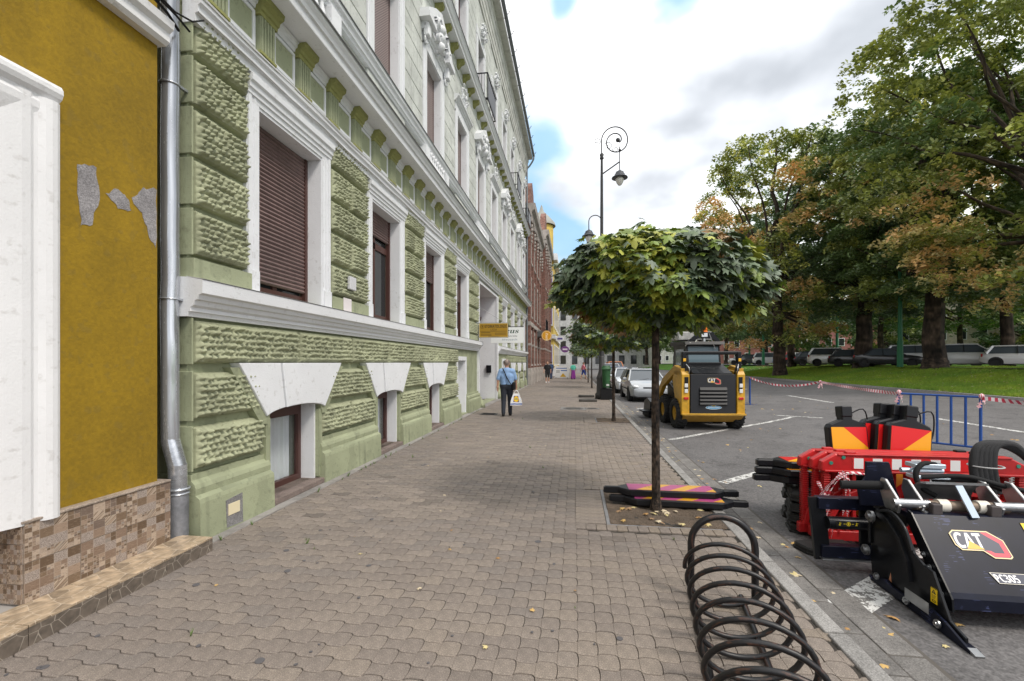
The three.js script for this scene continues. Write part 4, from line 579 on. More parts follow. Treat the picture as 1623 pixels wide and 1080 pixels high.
  const t = thing('warning_tape', 'crumpled red and white warning tape knotted round the barrier ends', 'tape', [2.4, 0.5, -4.72]);
  const strands = [[[-0.1, -0.25, 0], [0.05, 0.05, 0.05], [0.14, 0.1, 0.05], [0.36, 0.08, 0.02], [0.34, 0, 0.03], [0.14, 0.02, 0.06]], [[0.1, 0.12, 0.03], [0.13, -0.05, 0.06], [0.12, -0.3, 0.05]], [[0.08, 0.1, 0.04], [0.24, -0.02, 0.07], [0.37, 0.04, 0.03], [0.3, 0.12, 0.0]], [[-0.06, -0.28, 0.02], [-0.1, -0.4, 0.06], [-0.15, -0.56, 0.09]], [[-0.06, -0.28, 0.02], [-0.05, -0.42, 0.08], [-0.1, -0.58, 0.1]], [[-0.05, -0.28, 0.02], [0.0, -0.4, 0.07], [-0.02, -0.5, 0.1]], [[-0.09, 0.0, 0.0], [-0.02, -0.2, 0.04], [-0.06, -0.3, 0.03]], [[0.1, 0.1, 0.05], [0.0, 0.02, 0.07], [-0.09, -0.12, 0.02]]];
  for (const s of strands) for (const k of [0, 0.012]) part('strand', ribbon(s.map(([a, b, c]) => [a + k + (r() - 0.5) * 0.03, b + (r() - 0.5) * 0.03, c + (r() - 0.5) * 0.02]), 0.022), tm, t);
  // blue crowd barriers
  const blue = std(lin(0.018, 0.095, 0.40), 0.4, { map: blotch });
  const fence = (p, q, lab, tags) => { const o = thing('crowd_barrier', lab, 'barrier', [p[0], roadY(p[0]), p[1]], Math.atan2(-(q[1] - p[1]), q[0] - p[0]), 'blue crowd barriers'); const n = 6, Lb = Math.hypot(q[0] - p[0], q[1] - p[1]); part('top_rail', rod([0, 1.08, 0], [Lb, 1.08, 0], 0.021, 10), blue, o); part('bottom_rail', rod([0, 0.13, 0], [Lb, 0.13, 0], 0.021, 10), blue, o); for (let i = 0; i <= n; i++) part('bar', rod([Lb * i / n, 0.0 + (i % n ? 0.13 : 0), 0], [Lb * i / n, 1.08, 0], i % n ? 0.021 : 0.024, 8), blue, o); part('foot', box(0.05, 0.012, 0.5, 0.06, 0.006, 0), blue, o); part('foot', box(0.05, 0.012, 0.5, Lb - 0.06, 0.006, 0), blue, o); return o; };
  fence([6.72, -10.55], [7.52, -9.62], 'blue steel crowd barrier with wide bars behind the red barriers'); fence([7.05, -19.6], [7.35, -20.5], 'blue steel crowd barrier edge on beside the yellow loader');
  const T2 = thing('barrier_tape', 'red and white warning tape strung between the blue crowd barriers', 'tape', [6.9, 1.0, -12]);
  const run = (a, b, sag, w) => { const p = []; for (let i = 0; i <= 8; i++) { const u = i / 8; p.push([mix(a[0], b[0], u) - 6.9, mix(a[1], b[1], u) - 1 - sag * 4 * u * (1 - u), mix(a[2], b[2], u) + 12]); } const c = new THREE.CatmullRomCurve3(p.map(V)), pos = [], uv = [], id = []; for (let i = 0; i <= 60; i++) { const q = c.getPoint(i / 60), an = 0.4 * Math.sin(i * 0.3); for (const s of [1, -1]) { pos.push(q.x + Math.sin(an) * w / 2 * s, q.y + Math.cos(an) * w / 2 * s, q.z); uv.push(i / 60 * V(a).distanceTo(V(b)) * 0.8, s > 0 ? 1 : 0); } if (i) { const k = i * 2; id.push(k - 2, k, k - 1, k, k + 1, k - 1); } } const g = new THREE.BufferGeometry(); g.setAttribute('position', new THREE.Float32BufferAttribute(pos, 3)); g.setAttribute('uv', new THREE.Float32BufferAttribute(uv, 2)); g.setIndex(id); g.computeVertexNormals(); return g; };
  tm.map.wrapS = THREE.RepeatWrapping;
  part('run', run([7.05, 1.04, -19.6], [8.2, 1.0, -16.6], 0.22, 0.07), tm, T2); part('run', run([8.2, 1.0, -16.6], [6.72, 1.0, -10.55], 0.03, 0.07), tm, T2); part('run', run([7.52, 0.99, -9.62], [7.2, 1.0, -6.5], 0.02, 0.07), tm, T2);
  const tail = (x, y, z) => { for (const k of [-0.03, 0.03]) part('knot_tail', ribbon([[x - 6.9, y - 1, z + 12], [x - 6.9 + k, y - 1.09, z + 12.02], [x - 6.9 + k * 2, y - 1.22, z + 12.01]], 0.09), tm, T2); part('knot', new THREE.IcosahedronGeometry(0.045, 1).scale(1, 1.2, 0.8).translate(x - 6.9, y - 1, z + 12), tm, T2); };
  tail(6.72, 1.03, -10.53); tail(7.52, 1.02, -9.60); tail(8.2, 1.0, -16.6);
}
// ---------- cold planer attachment ----------
const catMark = (g, x, y, s, bg) => {   // white letters, yellow wedge, red bent frame
  g.save(); g.translate(x, y); g.scale(s, s); g.lineJoin = 'round';
  g.fillStyle = '#e9d3a0'; g.beginPath(); g.moveTo(0, 14); g.lineTo(18, 0); g.lineTo(150, 0); g.lineTo(196, 34); g.lineTo(200, 96); g.lineTo(190, 104); g.lineTo(130, 104); g.lineTo(100, 78); g.lineTo(22, 78); g.lineTo(4, 58); g.fill();
  g.fillStyle = bg; g.beginPath(); g.moveTo(4, 16); g.lineTo(20, 4); g.lineTo(148, 4); g.lineTo(192, 36); g.lineTo(196, 94); g.lineTo(188, 100); g.lineTo(132, 100); g.lineTo(102, 74); g.lineTo(24, 74); g.lineTo(8, 56); g.fill();
  g.fillStyle = '#d83a4c'; g.beginPath(); g.moveTo(122, 6); g.lineTo(147, 6); g.lineTo(190, 38); g.lineTo(193, 92); g.lineTo(186, 98); g.lineTo(133, 98); g.lineTo(108, 76); g.lineTo(128, 76); g.lineTo(140, 84); g.lineTo(176, 84); g.lineTo(174, 46); g.lineTo(142, 22); g.fill();
  g.fillStyle = '#f4f3f0'; g.font = 'bold 82px sans-serif'; g.scale(0.72, 1); g.fillText('CAT', 12, 69); g.restore();
  g.save(); g.translate(x, y); g.scale(s, s); g.fillStyle = '#e8ae3c'; g.beginPath(); g.moveTo(44, 72); g.lineTo(66, 40); g.lineTo(110, 72); g.fill(); g.restore();
};
const warnDecal = printed(64, 128, (g) => { g.fillStyle = '#f2cc12'; g.fillRect(0, 0, 64, 128); g.fillStyle = '#1a1a14'; g.fillRect(0, 0, 64, 5); g.beginPath(); g.moveTo(32, 12); g.lineTo(54, 48); g.lineTo(10, 48); g.fill(); g.fillStyle = '#f2cc12'; g.fillRect(29, 24, 6, 16); g.fillStyle = '#1a1a14'; for (let i = 0; i < 4; i++) g.fillRect(10, 60 + i * 9, 44 - i * 4, 3); g.fillRect(14, 100, 36, 20); g.fillStyle = '#f2cc12'; g.fillRect(22, 105, 20, 9); });
{
  const P = thing('cold_planer', 'black cold planer attachment with steel brackets and white lettered hood', 'planer', [2.42, -0.1, -3.6]);
  const scr = dtex(512, (u, v) => { const a = fbm(u, v, 6, 5, 151), b = vnoise(u * 8, v * 160, 8, 155); let k = 0.12 + (a - 0.5) * 0.06; if (a > 0.62 && b > 0.72) k += 0.18; return [k, k, k * 1.08]; }, true, 0.6);
  const pm = new THREE.MeshPhysicalMaterial({ color: lin(0.62, 0.74, 1.35), roughness: 0.36, map: scr, specularIntensity: 0.35 }), pm2 = new THREE.MeshPhysicalMaterial({ color: lin(0.011, 0.012, 0.015), roughness: 0.3, map: blotch, specularIntensity: 0.6 });
  const bolt = join([cylX(0.026, 0.012, 0, 0, 0, 18), cylX(0.015, 0.026, -0.004, 0, 0, 6)]);
  // near side plate: outline (z, y), facing the kerb
  const side = [[-0.42, 0.06], [-0.44, 0.16], [-0.43, 0.40], [-0.40, 0.52], [-0.30, 0.60], [-0.18, 0.61], [-0.06, 0.55], [0.03, 0.40], [0.12, 0.36], [0.20, 0.35], [0.34, 0.10], [0.46, 0.06], [0.46, 0.03], [-0.40, 0.03]];
  part('side_plate', slabX(side, 0.022, 0.004).translate(-0.05, 0, 0), pm2, P);
  part('side_rim', [tube([[-0.06, 0.30, -0.43], [-0.06, 0.48, -0.42], [-0.06, 0.59, -0.31], [-0.06, 0.62, -0.18], [-0.06, 0.56, -0.05], [-0.06, 0.42, 0.03]], 0.014, 6, 30)], pm2, P);
  part('slot_guide', slabX([[-0.34, 0.60], [-0.22, 0.57], [-0.08, 0.47], [0.0, 0.33], [0.03, 0.2], [0.0, 0.3], [-0.1, 0.43], [-0.22, 0.52], [-0.35, 0.55]], 0.03, 0.004).translate(-0.075, 0, 0), pm2, P);
  part('skid_shoe', [bar([-0.04, 0.035, -0.42], [-0.04, 0.008, 0.52], 0.06, 0.02), slabX([[-0.40, 0.04], [-0.22, 0.10], [-0.16, 0.075], [0.18, 0.075], [0.22, 0.115], [0.33, 0.09], [0.52, 0.02], [0.52, 0.0], [-0.40, 0.015]], 0.02, 0.003).translate(-0.075, 0, 0)], pm, P);
  part('shoe_tip', [bar([-0.045, 0.02, 0.50], [-0.045, 0.004, 0.56], 0.05, 0.016)], M.steel, P);
  for (const [y, z, s] of [[0.085, -0.30, 1], [0.06, 0.02, 1], [0.055, 0.30, 1], [0.53, -0.37, 1.7], [0.24, -0.43, 1.6]]) { const b = part('bolt', bolt, M.steel, P, [-0.09, y, z]); b.scale.setScalar(s); }
  part('serial_plate', rbox(0.004, 0.075, 0.22, 0.002, -0.0985, 0.118, 0.13), M.steel, P);
  part('warning_decal', new THREE.BoxGeometry(0.002, 0.10, 0.055).translate(-0.0525, 0.20, 0.22), warnDecal, P);
  part('scrape_patch', slabX([[-0.22, 0.1], [-0.2, 0.16], [-0.19, 0.09]], 0.001).translate(-0.052, 0, 0), std(lin(0.5, 0.22, 0.12), 0.7), P);
  // hood: folded sheet facing the camera side
  const W2 = 1.35;
  const hoodProf = [[-0.30, 0.64], [-0.12, 0.635], [0.20, 0.22], [0.245, 0.20], [0.25, 0.13], [0.225, 0.13], [0.22, 0.185], [0.18, 0.20], [-0.13, 0.60], [-0.30, 0.61]];   // (z, y)
  part('hood', slabX(hoodProf, W2).translate(0.03, 0, 0), pm, P);
  part('hood_flange', [slabX([[-0.13, 0.66], [-0.10, 0.65], [0.24, 0.235], [0.265, 0.2], [0.27, 0.12], [0.2, 0.12], [0.16, 0.17], [-0.16, 0.6]], 0.014, 0.002).translate(0.02, 0, 0)], pm2, P);
  for (let i = 0; i < 4; i++) { const t = i / 3, b = part('bolt', bolt, M.steel, P, [0.012, mix(0.40, 0.20, t), mix(0.03, 0.19, t)]); b.scale.setScalar(0.75); b.rotation.z = 0; }
  const ang = Math.atan2(0.415, 0.32);     // slope of the hood
  const onHood = (name, m, w, h, x, s) => { const g = new THREE.BoxGeometry(w, 0.002, h), me = part(name, g, m, P, [x, mix(0.635, 0.22, s) + 0.003, mix(-0.12, 0.20, s) + 0.003], [ang, 0, 0]); return me; };
  const cut = (name, pts, W0, H0, w, h, x, s, draw) => { const g = ext(pts.map(([a, b]) => [a / W0 - 0.5, 0.5 - b / H0]).reverse(), 0.0015), uv = g.attributes.uv, p = g.attributes.position; for (let q = 0; q < p.count; q++) uv.setXY(q, p.getX(q) + 0.5, p.getY(q) + 0.5); g.scale(w, h, 1).rotateX(-Math.PI / 2); part(name, g, std(0xffffff, 0.4, { map: canvas(W0 * 3, H0 * 3, (c) => { c.scale(3, 3); draw(c); }) }), P, [x, mix(0.635, 0.22, s) + 0.003, mix(-0.12, 0.20, s) + 0.003], [ang, 0, 0]); };
  cut('logo_decal', [[0, 14], [18, 0], [150, 0], [196, 34], [200, 96], [190, 104], [130, 104], [100, 78], [22, 78], [4, 58]], 200, 104, 0.33, 0.185, 0.385, 0.38, (c) => { c.fillStyle = '#e9d3a0'; c.fillRect(0, 0, 200, 104); catMark(c, 0, 0, 1, '#2a2f45'); });
  cut('model_decal', [[0, 0], [184, 0], [210, 16], [210, 44], [26, 44]], 210, 44, 0.25, 0.068, 0.475, 0.80, (c) => { c.fillStyle = '#e2dccb'; c.fillRect(0, 0, 210, 44); c.fillStyle = '#2a2f45'; c.beginPath(); c.moveTo(5, 2); c.lineTo(183, 2); c.lineTo(208, 17); c.lineTo(208, 42); c.lineTo(28, 42); c.fill(); c.fillStyle = '#d83a4c'; c.beginPath(); c.moveTo(172, 4); c.lineTo(184, 4); c.lineTo(206, 18); c.lineTo(206, 40); c.lineTo(184, 40); c.lineTo(184, 34); c.lineTo(194, 32); c.lineTo(193, 22); c.fill(); c.fillStyle = '#f4f3f0'; c.font = 'bold 42px sans-serif'; c.transform(1, 0, 0.35, 1, 0, 0); c.fillText('PC305', 6, 37, 160); });
  onHood('warning_decal', warnDecal, 0.05, 0.10, 0.74, 0.16);
  for (const x of [0.16, 0.62, 1.0]) { const b = part('bolt', bolt, M.steel, P, [x, 0.642, -0.17], [0, 0, Math.PI / 2]); b.scale.setScalar(0.8); }
  part('far_side_plate', slabX(side, 0.022, 0.004).translate(W2 + 0.04, 0, 0), pm2, P);
  part('drum', [cylX(0.13, W2 - 0.1, W2 / 2 + 0.02, 0.19, -0.08, 20)], std(lin(0.1, 0.09, 0.08), 0.6, { metalness: 0.5 }), P);
  for (let i = 0; i < 14; i++) { const a = i * 0.9; part('cutting_pick', rod([0.1 + i * 0.09, 0.19 + 0.12 * Math.sin(a), -0.08 + 0.12 * Math.cos(a)], [0.12 + i * 0.09, 0.19 + 0.17 * Math.sin(a + 0.2), -0.08 + 0.17 * Math.cos(a + 0.2)], 0.03, 8, 0.012), M.steel, P); }
  // steel clevis brackets and pins on top
  const clevis = slabX([[-0.10, 0.62], [0.04, 0.62], [0.06, 0.68], [0.03, 0.73], [-0.10, 0.84], [-0.15, 0.84], [-0.17, 0.76]], 0.022, 0.004);
  for (const x of [-0.02, 0.14, 0.66, 0.84]) part('clevis', clevis.clone().translate(x, 0, -0.22), M.steel, P);
  part('pin', [cylX(0.034, 0.24, 0.08, 0.69, -0.20)], M.steel, P); part('pin', [cylX(0.034, 0.26, 0.76, 0.69, -0.20)], M.steel, P); part('pivot_shaft', [cylX(0.038, 0.62, 0.42, 0.68, -0.21)], std(lin(0.28, 0.22, 0.17), 0.6, { metalness: 0.6, map: blotch }), P);
  for (const x of [0.30, 0.56]) part('collar_ring', [cylX(0.047, 0.07, x, 0.68, -0.21)], std(lin(0.7, 0.66, 0.58), 0.5), P);
  const cov = []; for (let i = 0; i <= 10; i++) { const a = Math.PI * (0.5 + i / 20); cov.push([-0.22 + 0.17 * Math.cos(a), 0.66 + 0.17 * Math.sin(a)]); } for (let i = 10; i >= 0; i--) { const a = Math.PI * (0.5 + i / 20); cov.push([-0.22 + 0.155 * Math.cos(a), 0.66 + 0.155 * Math.sin(a)]); }
  part('shield', slabX(cov.reverse(), 0.42).translate(0.20, 0.02, 0), M.steel, P);
  part('lock_strap', [bar([0.42, 0.83, -0.22], [0.44, 0.63, -0.10], 0.055, 0.01)], std(lin(0.45, 0.52, 0.6), 0.3, { metalness: 0.8 }), P);
  for (const x of [0.22, 0.60]) part('bearing_block', rbox(0.07, 0.12, 0.14, 0.01, x, 0.65, -0.2), std(lin(0.06, 0.05, 0.05), 0.6), P);
  part('hydraulic_ram', [rod([-0.28, 0.76, -0.42], [-0.02, 0.78, -0.36], 0.034, 12)], M.blackMatte, P); part('hydraulic_ram', [rod([0.92, 0.72, -0.22], [1.6, 0.80, -0.30], 0.034, 14)], M.steel, P); part('hydraulic_ram', [rod([0.92, 0.68, -0.26], [1.6, 0.72, -0.34], 0.05, 14)], M.blackMatte, P);
  part('motor_mount', muv(ext([[-0.1, 0.62], [0.22, 0.62], [0.16, 0.78], [0.12, 0.96], [0.11, 0.98], [-0.06, 0.98], [-0.06, 0.86], [-0.12, 0.76]], 0.02, 0.003).translate(0.0, -0.04, -0.5)), pm, P);
  part('valve_block', [rbox(0.22, 0.035, 0.12, 0.006, 0.36, 0.93, -0.46), rbox(0.26, 0.03, 0.1, 0.006, 0.38, 0.84, -0.46), cylX(0.02, 0.3, 0.32, 0.89, -0.44, 12)], std(lin(0.5, 0.58, 0.66), 0.35, { metalness: 0.7 }), P);
  for (const h of [[[0.42, 0.94, -0.44], [0.30, 0.95, -0.40], [0.24, 0.88, -0.38], [0.26, 0.78, -0.36], [0.34, 0.72, -0.32]], [[0.3, 0.84, -0.42], [0.6, 0.86, -0.40], [0.85, 0.80, -0.36], [1.2, 0.74, -0.4], [1.6, 0.78, -0.5]], [[0.4, 0.82, -0.44], [0.7, 0.82, -0.42], [1.0, 0.72, -0.44], [1.6, 0.66, -0.5]]]) part('hydraulic_hose', tube(h, 0.019, 8, 30), M.blackMatte, P);
  const coil = std(lin(0.018, 0.018, 0.02), 0.7, { bumpMap: rough, bumpScale: 0.006 });
  for (let i = 0; i < 5; i++) part('hose_coil', tube([[0.86 + i * 0.035, 0.68, -0.62], [0.84 + i * 0.035, 0.92, -0.64], [0.90 + i * 0.03, 1.06, -0.66], [1.08 + i * 0.02, 1.07, -0.68], [1.28, 0.96, -0.7], [1.42, 0.72 + i * 0.03, -0.72], [1.5, 0.5, -0.74]], 0.03, 8, 40), coil, P);
  part('hose_strap', [new THREE.TorusGeometry(0.10, 0.008, 6, 20).scale(1.1, 1, 0.7).rotateX(Math.PI / 2).translate(0.93, 0.90, -0.64)], std(lin(0.4, 0.4, 0.4), 0.6), P);
  // coupler frame at the back left
  const fz = -0.62;
  part('coupler_beam', [rbox(0.50, 0.10, 0.09, 0.008, -0.12, 0.555, fz)], pm, P); part('coupler_beam', [rbox(0.50, 0.10, 0.09, 0.008, -0.10, 0.155, fz + 0.02)], pm, P); part('coupler_ledge', [rbox(0.52, 0.012, 0.13, 0.004, -0.10, 0.10, fz + 0.03)], M.steel, P);
  part('coupler_post', bar([-0.37, 0.60, fz], [-0.33, 0.08, fz + 0.02], 0.035, 0.12), pm2, P); part('coupler_plate', [rbox(0.2, 0.5, 0.03, 0.008, 0.08, 0.36, fz - 0.02)], pm2, P);
  part('travel_cylinder', [cylX(0.052, 0.30, -0.16, 0.40, fz + 0.05, 20), cylX(0.042, 0.16, 0.04, 0.40, fz + 0.05, 16)], pm2, P);
  const yd = printed(256, 64, (g) => { g.fillStyle = '#17181b'; g.fillRect(0, 0, 256, 64); g.strokeStyle = '#d9c020'; g.lineWidth = 7; g.beginPath(); g.arc(128, 32, 20, 0, 7); g.stroke(); g.fillStyle = '#d9c020'; g.fillRect(120, 20, 16, 24); g.fillRect(72, 29, 22, 6); g.fillRect(162, 29, 22, 6); for (const s of [28, 208]) { g.fillRect(s, 14, 8, 36); g.fillRect(s - 10, 42, 26, 8); g.fillRect(s + 8, 20, 14, 8); } });
  part('direction_decal', new THREE.BoxGeometry(0.18, 0.045, 0.002).translate(-0.17, 0.41, fz + 0.1035), yd, P);
  part('side_arm', bar([0.10, 0.62, fz + 0.02], [0.20, 0.50, fz + 0.24], 0.03, 0.12), pm2, P);
  part('data_plate', rbox(0.055, 0.05, 0.003, 0.001, 0.08, 0.56, fz + 0.048), M.steel, P);
  part('pivot_bush', cylZ(0.03, 0.1, 0.02, 0.64, fz + 0.04, 16), std(lin(0.5, 0.45, 0.36), 0.4, { metalness: 0.6 }), P);
}
// ---------- cars ----------
const tyreM = std(lin(0.016, 0.016, 0.017), 0.85), rimM = std(lin(0.5, 0.51, 0.53), 0.35, { metalness: 0.8 }), glassM = new THREE.MeshPhysicalMaterial({ color: lin(0.07, 0.085, 0.10), roughness: 0.05, specularIntensity: 1 }), lampM = new THREE.MeshPhysicalMaterial({ color: lin(0.7, 0.72, 0.74), roughness: 0.12, metalness: 0.2, clearcoat: 1 });
const paintM = (c) => new THREE.MeshPhysicalMaterial({ color: c, roughness: 0.38, metalness: 0.35, clearcoat: 1, clearcoatRoughness: 0.06 });
const tyreG = lathe([[0.19, -0.10], [0.27, -0.105], [0.305, -0.085], [0.315, -0.05], [0.315, 0.05], [0.305, 0.085], [0.27, 0.105], [0.19, 0.10], [0.19, -0.10]], 24).rotateZ(Math.PI / 2);
const rimG = join([cylX(0.195, 0.12, 0, 0, 0, 20), ...[0, 1, 2, 3, 4].map((i) => box(0.03, 0.17, 0.05, 0.075, 0.09, 0).rotateX(i * Math.PI * 0.4)), ...[0, 1, 2, 3, 4].map((i) => box(0.03, 0.17, 0.05, -0.075, 0.09, 0).rotateX(i * Math.PI * 0.4)), cylX(0.05, 0.19, 0, 0, 0, 12)]);
function loftBody(st) {                    // st: [z, half width, bottom, waist, top, crown]
  const prof = (w, b, m, t, c) => { const h = [[0.0, b], [0.80 * w, b], [0.95 * w, b + 0.06], [w, m], [0.985 * w, mix(m, t, 0.6)], [0.90 * w, t - 0.012], [0.72 * w, t + c * 0.6], [0.36 * w, t + c], [0, t + c * 1.05]]; return [...h, ...h.slice(1, -1).reverse().map(([x, y]) => [-x, y])]; };
  const rings = st.map(([z, w, b, m, t, c]) => prof(w, b, m, t, c).map(([x, y]) => [x, y, z])), n = rings[0].length, pos = [];
  for (let i = 0; i + 1 < rings.length; i++) for (let k = 0; k < n; k++) { const a = rings[i][k], b = rings[i][(k + 1) % n], c = rings[i + 1][(k + 1) % n], d = rings[i + 1][k]; pos.push(...a, ...b, ...c, ...a, ...c, ...d); }
  for (const [r, f] of [[rings[0], 1], [rings[rings.length - 1], 0]]) { const cz = r[0][2], cy = (r[0][1] + r[(n >> 1)][1]) / 2; for (let k = 0; k < n; k++) { const a = r[k], b = r[(k + 1) % n]; f ? pos.push(0, cy, cz, ...b, ...a) : pos.push(0, cy, cz, ...a, ...b); } }
  let g = new THREE.BufferGeometry(); g.setAttribute('position', new THREE.Float32BufferAttribute(pos, 3)); g = mergeVertices(g, 1e-4); g = toCreasedNormals(g, 0.6); return muv(g);
}
function carShape(type) {
  const S = { hatch: { L: 4.15, H: 1.45, hood: 0.92, wf: [1.15, 0.25], wr: [-1.75, -1.45], belt: 0.93, deck: 0.95 }, sedan: { L: 4.5, H: 1.43, hood: 0.90, wf: [1.05, 0.2], wr: [-1.55, -0.95], belt: 0.92, deck: 0.98 }, suv: { L: 4.4, H: 1.66, hood: 1.05, wf: [1.1, 0.35], wr: [-2.05, -1.75], belt: 1.06, deck: 1.08 }, van: { L: 4.6, H: 1.85, hood: 1.1, wf: [1.5, 0.75], wr: [-2.2, -2.1], belt: 1.1, deck: 1.12 } }[type], h = S.L / 2;
  return { S, body: loftBody([[h, 0.55, 0.34, 0.42, 0.50, 0.01], [h - 0.06, 0.72, 0.24, 0.46, 0.62, 0.03], [h - 0.25, 0.82, 0.20, 0.5, 0.72, 0.05], [h - 0.55, 0.855, 0.19, 0.52, S.hood - 0.10, 0.05], [S.wf[0] + 0.1, 0.865, 0.19, 0.52, S.hood - 0.01, 0.04], [S.wf[0] - 0.5, 0.87, 0.18, 0.52, S.belt, 0.02], [0, 0.875, 0.18, 0.52, S.belt + 0.01, 0], [-1.0, 0.87, 0.18, 0.52, S.belt + 0.02, 0], [S.wr[0] + 0.1, 0.86, 0.2, 0.53, S.deck, 0.02], [-h + 0.2, 0.82, 0.24, 0.54, S.deck - 0.06, 0.03], [-h, 0.70, 0.34, 0.52, S.deck - 0.22, 0.01]]) };
}
const carCache = {};
function car(type, color, pos, turn, label, group, fine) {
  const { S, body } = carCache[type] ??= carShape(type), h = S.L / 2, o = thing('parked_car', label, 'car', pos, turn, group), pm = paintM(color);
  part('body', body, pm, o);
  const yb = S.belt - 0.02, yt = S.H - 0.05, wb = 0.80, wt = 0.60, q = (a, b, c, d) => { const g = new THREE.BufferGeometry(), n = 4, p = [], id = []; for (let i = 0; i <= n; i++) for (let j = 0; j <= n; j++) { const u = i / n, v = j / n, m = (k) => mix(mix(a[k], b[k], u), mix(d[k], c[k], u), v); p.push(m(0), m(1), m(2)); if (i && j) { const k = i * (n + 1) + j; id.push(k - n - 2, k - 1, k, k - n - 2, k, k - n - 1); } } g.setAttribute('position', new THREE.Float32BufferAttribute(p, 3)); g.setIndex(id); g.computeVertexNormals(); return g; };
  const F0 = S.wf[0], F1 = S.wf[1], R0 = S.wr[0], R1 = S.wr[1];
  part('windscreen', q([-wb, yb, F0], [wb, yb, F0], [wt, yt, F1], [-wt, yt, F1]), glassM, o);
  part('rear_window', q([wb, yb, R0], [-wb, yb, R0], [-wt, yt, R1], [wt, yt, R1]), glassM, o);
  for (const s of [-1, 1]) {
    part('side_window', q([s * wb, yb, R0], [s * wb, yb, F0], [s * wt, yt, F1], [s * wt, yt, R1]), glassM, o);
    part('pillar', [bar([s * wb, yb, F0], [s * wt, yt + 0.01, F1], 0.06, 0.05)], pm, o); part('pillar', [bar([s * wb, yb, R0], [s * wt, yt + 0.01, R1], 0.11, 0.12)], pm, o); part('pillar', [bar([s * (wb + 0.005), yb, -0.3], [s * (wt + 0.005), yt, -0.35], 0.03, 0.07)], M.black, o);
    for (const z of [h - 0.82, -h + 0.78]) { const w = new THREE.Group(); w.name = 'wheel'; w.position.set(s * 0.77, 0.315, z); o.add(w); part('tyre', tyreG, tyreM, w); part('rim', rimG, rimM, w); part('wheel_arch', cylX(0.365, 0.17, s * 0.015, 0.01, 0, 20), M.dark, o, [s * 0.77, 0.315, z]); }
    part('headlight', new THREE.SphereGeometry(1, 12, 8).scale(0.17, 0.085, 0.16).rotateY(s * 0.55).translate(s * 0.60, S.hood - 0.25, h - 0.19), lampM, o);
    part('tail_light', rbox(0.14, 0.22, 0.1, 0.03, s * 0.72, S.deck - 0.16, -h + 0.12), std(lin(0.35, 0.02, 0.02), 0.25), o);
    part('mirror', [rbox(0.19, 0.13, 0.1, 0.04, s * 0.96, yb + 0.08, F0 - 0.35)], pm, o);
    if (fine) { part('fog_lamp', cylZ(0.05, 0.02, s * 0.58, 0.36, h - 0.10, 14), lampM, o); part('door_handle', rbox(0.03, 0.03, 0.16, 0.01, s * 0.875, 0.80, -0.1), pm, o); part('side_strip', rbox(0.02, 0.06, 2.3, 0.01, s * 0.878, 0.55, 0), M.blackMatte, o); }
  }
  part('roof', muv(new RoundedBoxGeometry(2 * wt + 0.06, 0.09, F1 - R1 + 0.1, 2, 0.04).translate(0, yt + 0.015, (F1 + R1) / 2)), pm, o);
  part('grille', [rbox(0.62, 0.10, 0.06, 0.02, 0, S.hood - 0.30, h - 0.07)], M.black, o); part('lower_intake', rbox(0.9, 0.10, 0.06, 0.02, 0, 0.33, h - 0.075), M.black, o);
  part('number_plate', rbox(0.48, 0.11, 0.012, 0.004, 0, 0.47, h - 0.02), std(lin(0.75, 0.75, 0.75), 0.4), o);
  if (fine) { part('roof_rail', [rbox(0.03, 0.03, 1.6, 0.01, 0.56, yt + 0.09, -0.55)], M.black, o); part('roof_rail', [rbox(0.03, 0.03, 1.6, 0.01, -0.56, yt + 0.09, -0.55)], M.black, o); part('wiper', [rod([-0.4, yb + 0.03, F0 + 0.02], [0.1, yb + 0.10, F0 - 0.1], 0.01, 5)], M.black, o); part('wiper', [rod([0.1, yb + 0.03, F0 + 0.02], [0.55, yb + 0.09, F0 - 0.1], 0.01, 5)], M.black, o); }
  return o;
}
const silver = lin(0.36, 0.38, 0.40);
car('hatch', silver, [3.25, -0.1, -22.6], 0.02, 'silver estate car with roof rails parked at the kerb behind the loader', null, true);
car('sedan', lin(0.55, 0.58, 0.62), [3.1, -0.1, -28.3], 0.02, 'white saloon car parked behind the silver estate car', null, true);
car('hatch', lin(0.06, 0.09, 0.18), [3.1, -0.1, -34.2], 0.02, 'dark blue car parked third along the kerb');
car('suv', lin(0.4, 0.42, 0.46), [3.1, -0.1, -40.4], 0, 'grey car parked far along the kerb');
car('van', lin(0.75, 0.22, 0.04), [4.0, -0.1, -47], 0, 'orange van parked far along the kerb');
